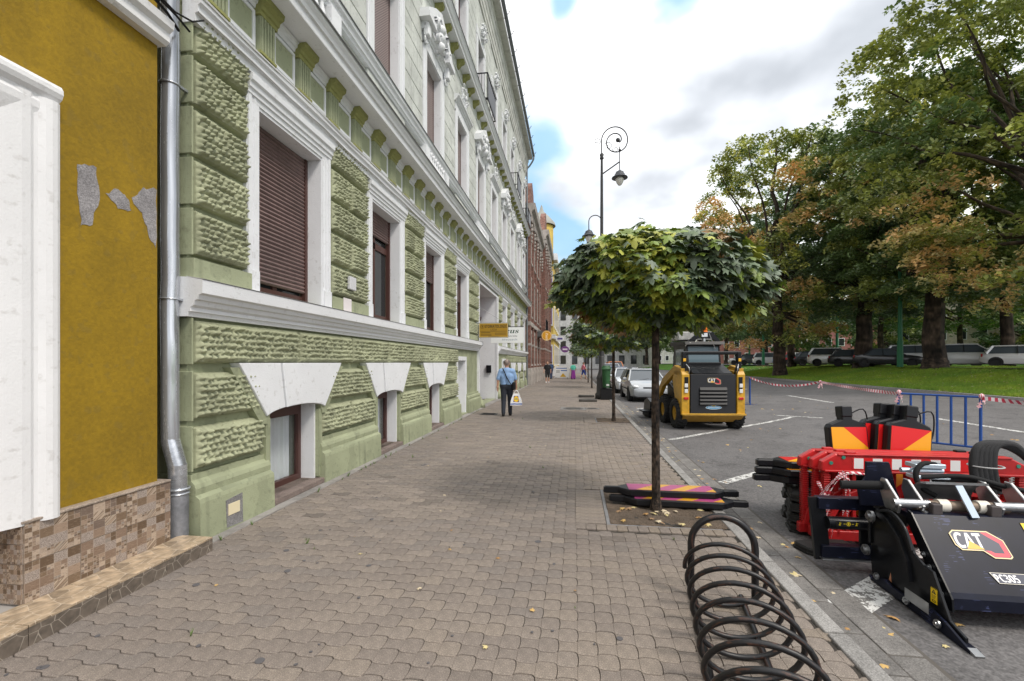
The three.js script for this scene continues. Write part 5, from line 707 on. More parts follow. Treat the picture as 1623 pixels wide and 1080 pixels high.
// ---------- compact wheel loader ----------
{
  const K = thing('skid_steer_loader', 'yellow and black compact loader with lettered engine door, seen from behind', 'loader', [3.52, -0.1, -12.3], 0.09);
  const ye = std(lin(0.72, 0.40, 0.025), 0.42, { map: blotch }), bk = new THREE.MeshPhysicalMaterial({ color: lin(0.010, 0.011, 0.014), roughness: 0.4, map: blotch, specularIntensity: 0.6 }), dk = M.blackMatte;
  // engine door with louvres
  const doorTex = canvas(512, 512, (g) => { g.fillStyle = '#1b1d22'; g.fillRect(0, 0, 512, 512); const r = RNG(8); for (let i = 0; i < 240; i++) { g.fillStyle = `rgba(190,190,200,${r() * 0.25})`; g.fillRect(r() * 512, r() * 512, 1 + r() * 3, 1 + r() * 6); } catMark(g, 190, 40, 0.78, '#23242a'); g.fillStyle = '#e8eef2'; g.beginPath(); g.ellipse(262, 418, 92, 23, 0, 0, 7); g.fill(); g.fillStyle = '#2d8fc0'; g.beginPath(); g.ellipse(262, 418, 86, 18, 0, 0, 7); g.fill(); g.fillStyle = '#f0f2f2'; g.beginPath(); g.moveTo(262, 362); g.lineTo(296, 402); g.lineTo(230, 402); g.fill(); g.fillStyle = '#d9b53a'; g.fillRect(246, 392, 34, 12); g.fillStyle = '#ffffff'; g.font = 'bold 17px sans-serif'; for (let i = 0; i < 12; i++) g.fillRect(196 + i * 11.4, 412, 7, 12); });
  const dm = std(0xffffff, 0.5, { map: doorTex });
  part('engine_door', rbox(1.16, 1.06, 0.08, 0.02, 0, 0.92, -0.02), bk, K);
  part('door_panel', new THREE.BoxGeometry(1.13, 1.03, 0.006).translate(0, 0.92, 0.022), dm, K);
  for (let i = 0; i < 5; i++) part('louvre', muv(new RoundedBoxGeometry(0.70, 0.10, 0.05, 1, 0.012).rotateX(-0.5).translate(0, 0.70 + i * 0.092, 0.03)), bk, K);
  part('hood', muv(slabX([[-0.02, 1.44], [0.0, 1.47], [-0.62, 1.70], [-0.7, 1.70], [-0.7, 1.4]], 1.0).translate(-0.5, 0, 0)), bk, K);
  part('hood_grid', [0, 1, 2, 3, 4, 5, 6].map((i) => box(0.6, 0.012, 0.03, 0, 1.495 + i * 0.028, -0.08 - i * 0.076)), dk, K);
  part('chassis', rbox(1.05, 0.85, 2.1, 0.05, 0, 0.75, -1.15), bk, K);
  part('counterweight', muv(slabX([[0.05, 0.36], [0.10, 0.40], [0.08, 0.44], [-0.4, 0.44], [-0.4, 0.2], [-0.2, 0.2]], 1.5).translate(-0.75, 0, 0)), std(lin(0.55, 0.31, 0.05), 0.55, { map: blotch }), K);
  part('rear_bumper', rbox(1.62, 0.045, 0.12, 0.01, 0, 0.42, 0.04), ye, K);
  // lift towers, lamps, posts
  for (const s of [-1, 1]) {
    part('lift_tower', slabX([[0.03, 0.44], [0.04, 1.44], [-0.02, 1.52], [-0.55, 1.56], [-0.75, 1.3], [-0.5, 0.7], [-0.42, 0.44]], 0.20, 0.012).translate(s * 0.70 - 0.10, 0, 0), ye, K);
    part('tower_inset', rbox(0.10, 0.36, 0.012, 0.004, s * 0.68, 1.20, 0.048), bk, K);
    for (const y of [1.12, 1.26]) part('work_lamp', rbox(0.085, 0.10, 0.03, 0.01, s * 0.69, y - 0.1, 0.055), std(lin(0.72, 0.72, 0.7), 0.2), K);
    part('tail_lamp', rbox(0.12, 0.065, 0.03, 0.01, s * 0.69, 0.83, 0.055), std(lin(0.5, 0.02, 0.02), 0.25), K);
    part('post', rbox(0.11, 0.55, 0.13, 0.02, s * 0.70, 1.76, -0.12), bk, K);
    part('side_lamp', rbox(0.07, 0.08, 0.02, 0.006, s * 0.70, 1.82, -0.045), std(lin(0.8, 0.42, 0.02), 0.3), K);
    part('lift_arm', slabX([[-0.05, 1.42], [-0.05, 1.60], [-0.6, 1.68], [-1.7, 1.30], [-2.5, 0.75], [-2.62, 0.45], [-2.45, 0.45], [-1.7, 1.05], [-0.7, 1.42]], 0.12, 0.012).translate(s * 0.74 - 0.06, 0, 0), ye, K);
    part('lift_ram', [rod([s * 0.62, 0.75, -0.55], [s * 0.64, 1.15, -1.6], 0.05, 12), rod([s * 0.64, 1.12, -1.5], [s * 0.65, 1.25, -1.9], 0.03, 10)], bk, K);
    part('hose', tube([[s * 0.62, 1.72, -0.05], [s * 0.58, 1.64, 0.02], [s * 0.56, 1.5, 0.0], [s * 0.6, 1.42, -0.1]], 0.018, 7, 20), dk, K); part('hose', tube([[s * 0.66, 1.70, -0.04], [s * 0.61, 1.6, 0.04], [s * 0.61, 1.48, 0.02], [s * 0.64, 1.40, -0.1]], 0.016, 7, 20), M.steel, K);
  }
  part('cross_tube', [rbox(1.44, 0.09, 0.1, 0.03, 0, 2.0, -0.12)], bk, K);
  // cab
  const cabGlass = new THREE.MeshPhysicalMaterial({ color: lin(0.12, 0.17, 0.2), roughness: 0.05, specularIntensity: 1 });
  part('cab', [muv(slabX([[-0.62, 1.3], [-0.60, 1.72], [-0.70, 2.22], [-1.75, 2.26], [-1.95, 1.2], [-1.95, 0.6], [-0.62, 0.6]], 0.05).translate(-0.45, 0, 0)), muv(slabX([[-0.62, 1.3], [-0.60, 1.72], [-0.70, 2.22], [-1.75, 2.26], [-1.95, 1.2], [-1.95, 0.6], [-0.62, 0.6]], 0.05).translate(0.40, 0, 0)), rbox(0.94, 0.08, 1.2, 0.03, 0, 2.24, -1.22), rbox(0.9, 0.08, 0.06, 0.02, 0, 1.72, -0.62)], bk, K);
  part('rear_glass', muv(new THREE.BoxGeometry(0.84, 0.46, 0.02).rotateX(-0.2).translate(0, 1.96, -0.66)), cabGlass, K);
  part('side_glass', box(0.012, 0.45, 0.7, -0.457, 1.9, -1.2), cabGlass, K);
  part('cab_roof', muv(slabX([[-0.52, 2.24], [-0.56, 2.32], [-1.8, 2.36], [-1.9, 2.28], [-1.86, 2.24]], 1.06, 0.01).translate(-0.53, 0, 0)), bk, K);
  part('water_tank', rbox(0.95, 0.24, 0.62, 0.03, -0.06, 2.50, -1.40), std(lin(0.6, 0.6, 0.58), 0.6, { map: blotch }), K);
  part('tank_ribs', [0, 1, 2, 3, 4, 5].map((i) => rbox(0.012, 0.2, 0.05, 0.004, -0.545, 2.49, -1.63 + i * 0.09)), std(lin(0.55, 0.55, 0.53), 0.6), K);
  part('beacon_gantry', muv(ext([[-0.46, 2.28], [-0.14, 2.58], [0.26, 2.58], [0.50, 2.28], [0.40, 2.28], [0.24, 2.40], [-0.14, 2.40], [-0.36, 2.28]], 0.06, 0.006).translate(0, 0, -0.72)), bk, K);
  part('gantry_brace', [bar([0.16, 2.54, -0.66], [0.30, 2.12, -0.60], 0.03, 0.02)], M.steel, K); part('gantry_lamp', rbox(0.16, 0.11, 0.03, 0.01, 0.03, 2.50, -0.65), lampM, K); part('valve', [cyl(0.045, 0.05, 0.12, 0.0, 2.34, -0.62, 12)], M.steel, K); part('tank_pipe', tube([[-0.5, 2.2, -0.6], [-0.42, 2.28, -0.56], [-0.28, 2.27, -0.56], [-0.2, 2.36, -0.58]], 0.016, 7, 18), std(lin(0.5, 0.5, 0.45), 0.6), K);
  part('beacon', [cyl(0.07, 0.075, 0.04, 0.05, 2.60, -0.69, 14), lathe([[0.001, 0.14], [0.05, 0.135], [0.066, 0.1], [0.07, 0], [0.001, 0]], 14).translate(0.05, 2.62, -0.69)], std(lin(0.85, 0.18, 0.01), 0.25), K);
  // wheels with lugs
  const lug = []; for (let i = 0; i < 22; i++) for (const s of [-1, 1]) lug.push(rbox(0.135, 0.035, 0.045, 0.008).rotateY(s * 0.5).translate(s * 0.065, 0.385, 0).rotateX(i / 22 * Math.PI * 2 + (s > 0 ? 0.14 : 0)));
  const tg = join([lathe([[0.2, -0.12], [0.3, -0.14], [0.36, -0.13], [0.382, -0.1], [0.382, 0.1], [0.36, 0.13], [0.3, 0.14], [0.2, 0.12]], 28).rotateZ(Math.PI / 2), ...lug]), rg = join([lathe([[0.001, -0.03], [0.12, -0.03], [0.15, -0.09], [0.205, -0.11], [0.205, 0.11], [0.15, 0.09], [0.12, 0.03], [0.001, 0.03]], 24).rotateZ(Math.PI / 2), ...[0, 1, 2, 3, 4, 5].map((i) => cylX(0.016, 0.09, 0, 0.08 * Math.cos(i * 1.047), 0.08 * Math.sin(i * 1.047), 8))]);
  for (const s of [-1, 1]) for (const z of [-0.45, -1.55]) { const w = new THREE.Group(); w.name = 'wheel'; w.position.set(s * 0.73, 0.40, z); K.add(w); part('tyre', tg, std(lin(0.02, 0.02, 0.021), 0.85, { map: blotch }), w); part('rim', rg, ye, w); }
  part('side_decal', box(0.004, 0.3, 0.2, -0.785, 1.1, -0.25), std(lin(0.6, 0.6, 0.6), 0.5), K);
  // broom box in front
  part('broom_box', [muv(slabX([[-2.6, 0.15], [-2.5, 0.52], [-2.9, 0.62], [-3.3, 0.5], [-3.4, 0.15]], 1.7).translate(-0.95, 0, 0))], bk, K); part('broom_skirt', rbox(1.76, 0.16, 0.85, 0.02, -0.1, 0.1, -3.0), dk, K); part('broom_frame', [rod([-0.85, 0.6, -2.5], [0.6, 0.6, -2.5], 0.035, 10), bar([-0.9, 0.3, -2.45], [-0.9, 0.58, -3.1], 0.05, 0.05), rbox(0.3, 0.05, 0.5, 0.01, -1.05, 0.22, -2.7)], bk, K); part('broom_hose', [tube([[-0.8, 0.6, -2.6], [-0.7, 0.75, -2.4], [-0.4, 0.75, -2.2], [-0.2, 0.6, -2.0]], 0.025, 8, 20)], dk, K);
}
// ---------- lamp post with scrolled arm ----------
{
  const Lm = thing('lamp_post', 'tall dark iron lamp post with scrolled arm and two hanging lanterns', 'street lamp', [1.22, 0, -21.1]);
  const im = std(lin(0.035, 0.035, 0.038), 0.5), gl = new THREE.MeshPhysicalMaterial({ color: lin(0.7, 0.68, 0.64), roughness: 0.25 });
  part('base', lathe([[0.001, 0], [0.30, 0], [0.30, 0.22], [0.24, 0.28], [0.22, 0.9], [0.25, 0.95], [0.2, 1.05], [0.13, 1.3], [0.12, 1.9], [0.14, 1.95], [0.001, 1.95]], 12), std(lin(0.09, 0.09, 0.09), 0.7, { map: blotch }), Lm);
  part('pole', [cyl(0.055, 0.11, 9.0, 0, 6.4, 0, 14), lathe([[0.05, 10.9], [0.10, 10.95], [0.07, 11.05], [0.10, 11.12], [0.05, 11.2]], 14)], im, Lm);
  const cr = []; cr.push([0, 11.1, 0], [-0.01, 11.5, 0]); for (let i = 0; i <= 40; i++) { const a = Math.PI * 0.98 - i / 40 * Math.PI * 3.3, r = i < 14 ? 0.58 : 0.58 * (1 - (i - 14) / 32); const c = i < 14 ? [0.57, 11.75] : [0.57 + (i - 14) / 26 * 0.14, 11.75 - (i - 14) / 26 * 0.0]; cr.push([c[0] + r * Math.cos(a), c[1] + r * 1.05 * Math.sin(a), 0]); }
  part('scroll_arm', tube(cr, 0.028, 7, 160), im, Lm);
  const curl = (x, y, r, d, st) => { const p = []; for (let i = 0; i <= 24; i++) { const a = st + d * i / 24 * 7, q = r * (1 - i / 30); p.push([x + q * Math.cos(a), y + q * Math.sin(a), 0]); } return tube(p, 0.014, 6, 50); };
  part('curl', curl(-0.22, 11.75, 0.17, 1, -1.0), im, Lm); part('curl', curl(0.30, 11.5, 0.20, -1, 2.5), im, Lm); part('curl', curl(0.62, 11.35, 0.14, 1, 3), im, Lm); part('boss', [new THREE.SphereGeometry(0.10, 10, 8).translate(0.72, 11.75, 0)], im, Lm);
  part('brace', [bar([0.03, 10.25, 0], [0.78, 10.75, 0], 0.05, 0.05)], im, Lm); part('hanger', [rod([0.80, 11.45, 0], [0.80, 10.3, 0], 0.022, 8), new THREE.SphereGeometry(0.06, 8, 6).translate(0.8, 11.3, 0)], im, Lm);
  const hood = lathe([[0.001, 0.30], [0.06, 0.29], [0.10, 0.24], [0.19, 0.20], [0.20, 0.12], [0.24, 0.10], [0.25, 0.02], [0.37, -0.05], [0.38, -0.09], [0.24, -0.08], [0.001, -0.06]], 20), bulb = lathe([[0.17, -0.08], [0.20, -0.16], [0.16, -0.30], [0.08, -0.42], [0.001, -0.46]], 16);
  for (const [x, y, s] of [[0.80, 10.1, 0.95], [-0.58, 7.5, 0.82]]) { const l = new THREE.Group(); l.name = 'lantern'; l.position.set(x, y, 0); l.scale.setScalar(s); Lm.add(l); part('hood', hood, std(lin(0.05, 0.055, 0.065), 0.4), l); part('globe', bulb, gl, l); }
  const lo = []; for (let i = 0; i <= 12; i++) { const a = i / 12 * Math.PI; lo.push([-0.30 + 0.28 * Math.cos(a), 8.12 + 0.26 * Math.sin(a), 0]); } lo.unshift([0, 7.9, 0]); lo.push([-0.58, 7.7, 0]); part('low_arm', tube(lo, 0.022, 7, 40), im, Lm);
}
// ---------- litter bin, bench slabs ----------
{
  const b = thing('litter_bin', 'dark green litter bin with hooded lid in front of the lamp post', 'litter bin', [1.38, 0, -20.55]); const gm = std(lin(0.025, 0.11, 0.035), 0.55, { map: blotch });
  part('bin_body', muv(new THREE.CylinderGeometry(0.25, 0.2, 0.8, 4, 1).rotateY(Math.PI / 4).translate(0, 0.95, 0)), gm, b); part('lid', [muv(new THREE.CylinderGeometry(0.2, 0.29, 0.14, 4, 1).rotateY(Math.PI / 4).translate(0, 1.45, 0)), rbox(0.42, 0.05, 0.42, 0.015, 0, 1.36, 0)], gm, b); part('post', cyl(0.04, 0.04, 1.3, 0, 0.65, -0.28, 10), M.blackMatte, b); part('base_block', rbox(0.5, 0.5, 0.4, 0.02, 0, 0.25, -0.1), M.blackMatte, b); part('sticker', box(0.12, 0.08, 0.004, 0.06, 0.66, 0.158), std(lin(0.6, 0.62, 0.6), 0.5), b);
  for (const [z, lab] of [[-19.5, 'low dark concrete slab on the paving nearest the second maple'], [-22.0, 'low dark concrete slab on the paving just past the lamp post']]) { const s = solo('concrete_slab', rbox(0.75, 0.10, 0.35, 0.02), std(lin(0.12, 0.11, 0.1), 0.9, { map: grain }), lab, 'slab', 'low slabs on the paving', [0.55, 0.05, z]); }
  const mh = std(lin(0.16, 0.15, 0.14), 0.7, { map: grain, metalness: 0.3 });
  const man = (x, z, r, lab) => { const o = thing('manhole_cover', lab, 'manhole cover', [x, 0.003, z], 0, 'manhole covers in the pavement'); part('frame', box(r * 2.5, 0.012, r * 2.5, 0, 0, 0), std(lin(0.32, 0.31, 0.30), 0.9, { map: grain }), o); part('lid', [cyl(r, r, 0.012, 0, 0.006, 0, 28)], mh, o); part('rib', [-0.6, -0.3, 0, 0.3, 0.6].map((k) => box(r * 1.4, 0.004, 0.03, 0, 0.0135, k * r)), mh, o); };
  man(-0.05, -16.4, 0.36, 'larger round iron cover in the paving'); man(0.62, -16.5, 0.2, 'smaller round iron cover beside the larger one');
  const dr = thing('drain_grate', 'dark drain grate at the foot of the green house', 'grate', [-2.72, 0.004, -14.3]); part('frame', box(0.5, 0.012, 0.5), mh, dr); for (let i = 0; i < 7; i++) part('slot', box(0.4, 0.004, 0.03, 0, 0.008, -0.2 + i * 0.066), M.dark, dr);
}
// ---------- hanging signs ----------
{
  const y = thing('hanging_sign', 'yellow dental surgery sign on a bracket by the portal', 'sign', [-2.87, 2.8, -16.0], 0);
  const face = printed(1024, 512, (g) => { g.fillStyle = '#a8821e'; g.fillRect(0, 0, 1024, 512); g.strokeStyle = '#e7d7a8'; g.lineWidth = 14; g.strokeRect(7, 7, 1010, 498); g.fillStyle = '#1c1712'; g.font = 'bold 150px sans-serif'; g.fillText('STOMATOLOGIE', 190, 165, 800); g.strokeStyle = '#2b2115'; g.lineWidth = 8; g.font = '96px sans-serif'; g.fillText('LIGIA', 400, 262); g.lineWidth = 10; g.beginPath(); g.arc(110, 120, 62, 0, 7); g.stroke(); g.fillRect(96, 80, 28, 70); g.fillRect(40, 284, 950, 12); g.fillStyle = '#352812'; g.fillRect(60, 330, 340, 20); for (let i = 0; i < 2; i++) { g.fillRect(60, 390 + i * 40, 380, 14); g.fillRect(560, 350 + i * 44, 400, 14); } g.fillRect(330, 470, 400, 12); }, 0.45);
  part('board', rbox(1.06, 0.52, 0.05, 0.008), M.blackMatte, y); part('face', new THREE.BoxGeometry(1.04, 0.50, 0.004).translate(0, 0, 0.028), face, y); part('bracket', [rod([-0.62, 0.26, 0], [0.52, 0.26, 0], 0.014, 8), rod([-0.62, -0.2, 0], [-0.5, -0.2, 0], 0.014, 8), rod([-0.62, -0.3, 0], [-0.62, 0.34, 0], 0.016, 8), rod([-0.62, 0.9, 0], [0.4, 0.27, 0], 0.006, 5)], M.steel, y);
  const w = thing('hanging_sign', 'white coaching practice sign with dark green lettering behind the yellow sign', 'sign', [-2.62, 2.72, -17.6], 0);
  const f2 = printed(768, 512, (g) => { g.fillStyle = '#f1f3f1'; g.fillRect(0, 0, 768, 512); g.fillStyle = '#17402c'; g.font = 'italic bold 190px serif'; g.fillText('cus', 330, 190); g.fillStyle = '#333'; g.font = '64px sans-serif'; g.fillText('BACKIN', 400, 310, 330); g.fillStyle = '#a9b6bd'; g.font = 'bold 84px sans-serif'; g.fillText('lifecoach', 260, 430, 470); }, 0.5);
  part('board', rbox(1.30, 0.62, 0.04, 0.006), std(lin(0.7, 0.7, 0.7), 0.5), w); part('face', new THREE.BoxGeometry(1.29, 0.61, 0.004).translate(0, 0, 0.023), f2, w); part('bracket', [rod([-0.9, 0.33, 0], [0.65, 0.33, 0], 0.014, 8)], M.black, w);
  const r = thing('round_sign', 'round yellow shop sign on a bracket at the brick house', 'sign', [-2.08, 3.66, -30.0 - 4], 0);
  const f3 = printed(256, 256, (g) => { g.fillStyle = '#d99a1c'; g.fillRect(0, 0, 256, 256); g.strokeStyle = '#f2e3bb'; g.lineWidth = 8; g.beginPath(); g.arc(128, 128, 116, 0, 7); g.stroke(); g.fillStyle = '#f5ead0'; g.font = 'italic bold 84px serif'; g.fillText('Zazu', 46, 152); }, 0.5);
  part('board', cylZ(0.38, 0.06, 0, 0, 0, 32), std(lin(0.5, 0.3, 0.03), 0.5), r); part('face', new THREE.CylinderGeometry(0.37, 0.37, 0.008, 32).rotateX(Math.PI / 2).translate(0, 0, 0.033), f3, r); part('bracket', [rod([-1.25, 0.42, 0], [0.1, 0.42, 0], 0.016, 8), rod([-1.25, 0.9, 0], [0.0, 0.43, 0], 0.01, 6), rod([0, 0.36, 0], [0, 0.44, 0], 0.012, 6)], M.black, r);
}
// ---------- people ----------
// bones: [ax, ay, az, bx, by, bz, ra, rb, colour]; one skin over all of them by marching cubes
function figure(bones, colours, res, half = 0.95) {
  const mc = new MarchingCubes(res, std(0xffffff), false, false, 200000), N = res, f = mc.field, kk = 0.025, cell = (i) => (i - N / 2) / (N / 2) * half;
  const dist = (b, x, y, z) => { const [ax, ay, az, bx, by, bz, ra, rb] = b, dx = bx - ax, dy = by - ay, dz = bz - az, t = clamp(((x - ax) * dx + (y - ay) * dy + (z - az) * dz) / (dx * dx + dy * dy + dz * dz + 1e-9)); return Math.hypot(x - ax - dx * t, y - ay - dy * t, z - az - dz * t) - mix(ra, rb, t); };
  for (let k = 0; k < N; k++) for (let j = 0; j < N; j++) for (let i = 0; i < N; i++) { const x = cell(i), y = cell(j) + 0.9, z = cell(k); let d = 9; if (Math.hypot(x, z) > 0.62) { f[i + j * N + k * N * N] = -1; continue; } for (const b of bones) { const e = dist(b, x, y, z); const h = clamp(0.5 + 0.5 * (d - e) / kk); d = mix(d, e, h) - kk * h * (1 - h); } f[i + j * N + k * N * N] = -d; }
  mc.isolation = 0; mc.update();
  const n = mc.count, pos = new Float32Array(mc.positionArray.slice(0, n * 3)), col = new Float32Array(n * 3);
  for (let i = 0; i < n; i++) { const x = pos[i * 3] *= half, y = (pos[i * 3 + 1] = pos[i * 3 + 1] * half + 0.9), z = pos[i * 3 + 2] *= half; let best = 9, c = 0; for (const b of bones) { const e = dist(b, x, y, z); if (e < best) { best = e; c = b[8]; } } col.set(colours[c], i * 3); }
  let g = new THREE.BufferGeometry(); g.setAttribute('position', new THREE.BufferAttribute(pos, 3)); g.setAttribute('color', new THREE.BufferAttribute(col, 3)); g.setAttribute('uv', new THREE.BufferAttribute(new Float32Array(n * 2), 2)); g.computeVertexNormals(); g = mergeVertices(g, 1e-4); g.deleteAttribute('normal'); g.computeVertexNormals(); return g;
}
const skin = [0.50, 0.28, 0.19];
// colours: 0 skin 1 top 2 trousers 3 shoes 4 hair; walking away along -z unless turned
function walker({ stride = 0.2, arm = 0.15, sleeve = 0.5, legs = 'long', bulk = 1, h = 1.72, bend = 0.0, skirt = false }) {
  const k = h / 1.72, b = [], A = (ax, ay, az, bx, by, bz, ra, rb, c) => b.push([ax * k, ay * k, az * k, bx * k, by * k, bz * k, ra * k, rb * k, c]);
  const w = bulk;
  A(-0.06 * w, 1.02, 0, -0.07 * w, 1.22, 0.0, 0.125 * w, 0.135 * w, 1); A(0.06 * w, 1.02, 0, 0.07 * w, 1.22, 0, 0.125 * w, 0.135 * w, 1); A(-0.13, 1.38, 0.01, 0.13, 1.38, 0.01, 0.085 * w, 0.085 * w, 1); A(0, 1.2, 0, 0, 1.4, 0.0, 0.13 * w, 0.11, 1);
  A(-0.08, 0.93, 0.0, 0.08, 0.93, 0.0, 0.125 * w, 0.125 * w, 2);
  A(0, 1.44, 0, 0, 1.54, -0.015, 0.055, 0.052, 0); A(0, 1.60, -0.02, 0, 1.645, -0.02, 0.082, 0.088, 0); A(0, 1.575, -0.055, 0, 1.57, -0.06, 0.055, 0.05, 0); A(0, 1.66, 0.005, 0, 1.655, 0.02, 0.09, 0.085, 4); A(0, 1.61, -0.11, 0, 1.59, -0.115, 0.014, 0.017, 0); for (const s of [-1, 1]) A(s * 0.09, 1.61, -0.01, s * 0.092, 1.63, -0.01, 0.016, 0.018, 0);
  for (const s of [-1, 1]) {
    const st = s * stride, kn = [s * 0.095, 0.50, -st * 0.45 - 0.03], an = [s * 0.095, 0.09, -st * 0.9 + (st < 0 ? 0.0 : 0.02)];
    if (skirt) { A(s * 0.05, 0.9, 0, s * 0.12, 0.16, -st * 0.5, 0.13, 0.14, 2); } else { A(s * 0.09, 0.92, 0, ...kn, 0.105 * w, 0.075, 2); A(...kn, an[0], an[1] + (legs === 'long' ? 0.03 : 0.0), an[2], legs === 'long' ? 0.075 : 0.056, legs === 'long' ? 0.062 : 0.042, legs === 'long' ? 2 : 0); }
    A(an[0], 0.055, an[2] + 0.02, an[0] + s * 0.015, 0.045, an[2] - 0.15, 0.048, 0.042, 3);
    const sw = -s * arm, el = [s * (0.235 + 0.03 * w), 1.13, sw * 0.4], wr = [s * (0.25 + 0.03 * w), 0.89, sw - 0.06], sh = [s * 0.185, 1.385, 0.01], mid = [0, 1, 2].map((i) => mix(sh[i], el[i], 0.85));
    A(...sh, ...mid, 0.07 * w, 0.06 * w, 1); A(...mid, ...el, 0.048, 0.042, 0); A(...el, ...wr, 0.044, 0.030, 0);
    A(...wr, wr[0], wr[1] - 0.08, wr[2] - 0.02, 0.032, 0.03, 0); for (let q = 0; q < 4; q++) A(wr[0], wr[1] - 0.08, wr[2] - 0.045 + q * 0.02, wr[0] - s * 0.015, wr[1] - 0.165 + Math.abs(q - 1.4) * 0.012, wr[2] - 0.05 + q * 0.02, 0.0105, 0.009, 0); A(wr[0], wr[1] - 0.03, wr[2] - 0.03, wr[0] - s * 0.012, wr[1] - 0.10, wr[2] - 0.068, 0.012, 0.01, 0);
  }
  return b;
}
const clothM = std(0xffffff, 0.85, { vertexColors: true });
{
  const p = thing('person', 'person in light blue shirt, dark trousers and cap walking with shopping bag', 'person', [-2.08, 0.0, -13.9], 0.08);
  part('body', figure(walker({ stride: 0.16, arm: 0.10, bulk: 1.12 }), [skin, [0.24, 0.38, 0.62], [0.022, 0.026, 0.038], [0.015, 0.015, 0.016], [0.28, 0.22, 0.19]], 84), clothM, p);
  part('cap', [new THREE.SphereGeometry(0.105, 16, 8, 0, 7, 0, 1.5).scale(1, 0.85, 1.1).translate(0, 1.655, -0.01), muv(new THREE.CylinderGeometry(0.08, 0.08, 0.01, 16).scale(1, 1, 1.1).translate(0, 1.66, -0.12))], std(lin(0.22, 0.18, 0.18), 0.9, { map: grain }), p);
  part('strap', tube([[-0.13, 1.46, -0.03], [-0.12, 1.47, 0.05], [-0.06, 1.36, 0.15], [0.03, 1.16, 0.17], [0.15, 0.98, 0.17], [0.20, 0.96, 0.08]], 0.016, 6, 40), M.blackMatte, p);
  part('shoulder_bag', rbox(0.10, 0.24, 0.28, 0.04, 0.22, 0.93, 0.04, 2), M.blackMatte, p);
  const bag = thing('shopping_bag', 'white plastic shopping bag with round yellow emblem, carried by the walker', 'bag', [-1.78, 0.34, -13.86], 0.1);
  const bt = canvas(256, 256, (g) => { g.fillStyle = '#e9e9ec'; g.fillRect(0, 0, 256, 256); g.fillStyle = '#2c4ea0'; g.fillRect(0, 214, 256, 26); g.fillStyle = '#22305a'; g.fillRect(62, 52, 132, 132); g.fillStyle = '#f5d416'; g.beginPath(); g.arc(128, 118, 62, 0, 7); g.fill(); g.strokeStyle = '#d22'; g.lineWidth = 6; g.beginPath(); g.arc(128, 118, 62, 0, 7); g.stroke(); g.fillStyle = '#1b3f94'; g.font = 'bold 54px sans-serif'; g.fillText('LIDL', 72, 138, 112); });
  const bg = new THREE.BoxGeometry(0.34, 0.36, 0.12, 8, 8, 4), pp = bg.attributes.position; for (let i = 0; i < pp.count; i++) { const y = pp.getY(i) / 0.36 + 0.5, k = mix(1.05, 0.5, y * y), w = (n3(pp.getX(i) * 20, pp.getY(i) * 20, pp.getZ(i) * 20) - 0.5) * 0.025; pp.setXYZ(i, pp.getX(i) * k + w, pp.getY(i) + 0.18 + w * 0.5, pp.getZ(i) * mix(1.1, 0.35, y) + w); } bg.computeVertexNormals(); part('sack', bg, std(0xffffff, 0.45, { map: bt }), bag); part('handle', [tube([[-0.08, 0.35, 0], [-0.03, 0.44, 0.01], [0, 0.46, 0], [0.03, 0.44, -0.01], [0.08, 0.35, 0]], 0.012, 6, 18)], std(lin(0.8, 0.8, 0.8), 0.5), bag);
  const far = (lab, pos, turn, o, cols) => { const q = thing('person', lab, 'person', pos, turn); part('body', figure(walker(o), cols, 52), clothM, q); return q; };
  far('person in black T-shirt and shorts with white shoes walking along the brick house', [-2.2, 0, -37], Math.PI, { stride: 0.1, legs: 'short', arm: 0.05 }, [skin, [0.012, 0.012, 0.014], [0.02, 0.02, 0.022], [0.8, 0.8, 0.8], [0.02, 0.015, 0.012]]);
  far('person in dark blue clothes standing by the brick house wall', [-2.35, 0, -46], 0.5, { stride: 0.1 }, [skin, [0.03, 0.06, 0.14], [0.04, 0.06, 0.12], [0.02, 0.02, 0.02], [0.03, 0.02, 0.02]]);
  far('person in green top and long purple skirt walking away', [-0.15, 0, -45], 0, { stride: 0.12, skirt: true, h: 1.62 }, [skin, [0.10, 0.5, 0.38], [0.22, 0.03, 0.25], [0.05, 0.03, 0.03], [0.04, 0.03, 0.02]]);
  far('person in pink top and blue shorts striding across the pavement', [0.85, 0, -45.5], -1.2, { stride: 0.3, legs: 'short', arm: 0.25, h: 1.65 }, [skin, [0.7, 0.22, 0.28], [0.03, 0.06, 0.3], [0.4, 0.3, 0.25], [0.12, 0.06, 0.03]]);
}
// ---------- leaves ----------
function mapleLeaf(s) {                    // five lobes, folded along the midrib
  const o = [[0, -0.40], [0.10, -0.28], [0.40, -0.36], [0.28, -0.12], [0.62, 0.06], [0.38, 0.08], [0.44, 0.28], [0.15, 0.13], [0.16, 0.36], [0, 0.62]];
  const ring = [...o, ...o.slice(1, -1).reverse().map(([x, y]) => [-x, y])], pos = [], uv = [];
  const P = ([x, y]) => [x * s, (-Math.abs(x) * 0.28 - y * y * 0.35) * s, -y * s];
  for (let i = 0; i < ring.length; i++) { const a = P(ring[i]), b = P(ring[(i + 1) % ring.length]); pos.push(...P([0, -0.02]), ...a, ...b); for (let k = 0; k < 3; k++) uv.push(0, 0); }
  const g = new THREE.BufferGeometry(); g.setAttribute('position', new THREE.Float32BufferAttribute(pos, 3)); g.setAttribute('uv', new THREE.Float32BufferAttribute(uv, 2)); g.computeVertexNormals(); return g;
}
const leafG = mapleLeaf(0.135);
const leafMat = (c) => new THREE.MeshPhysicalMaterial({ color: c, roughness: 0.55, transmission: 0.22, thickness: 0, side: THREE.DoubleSide });
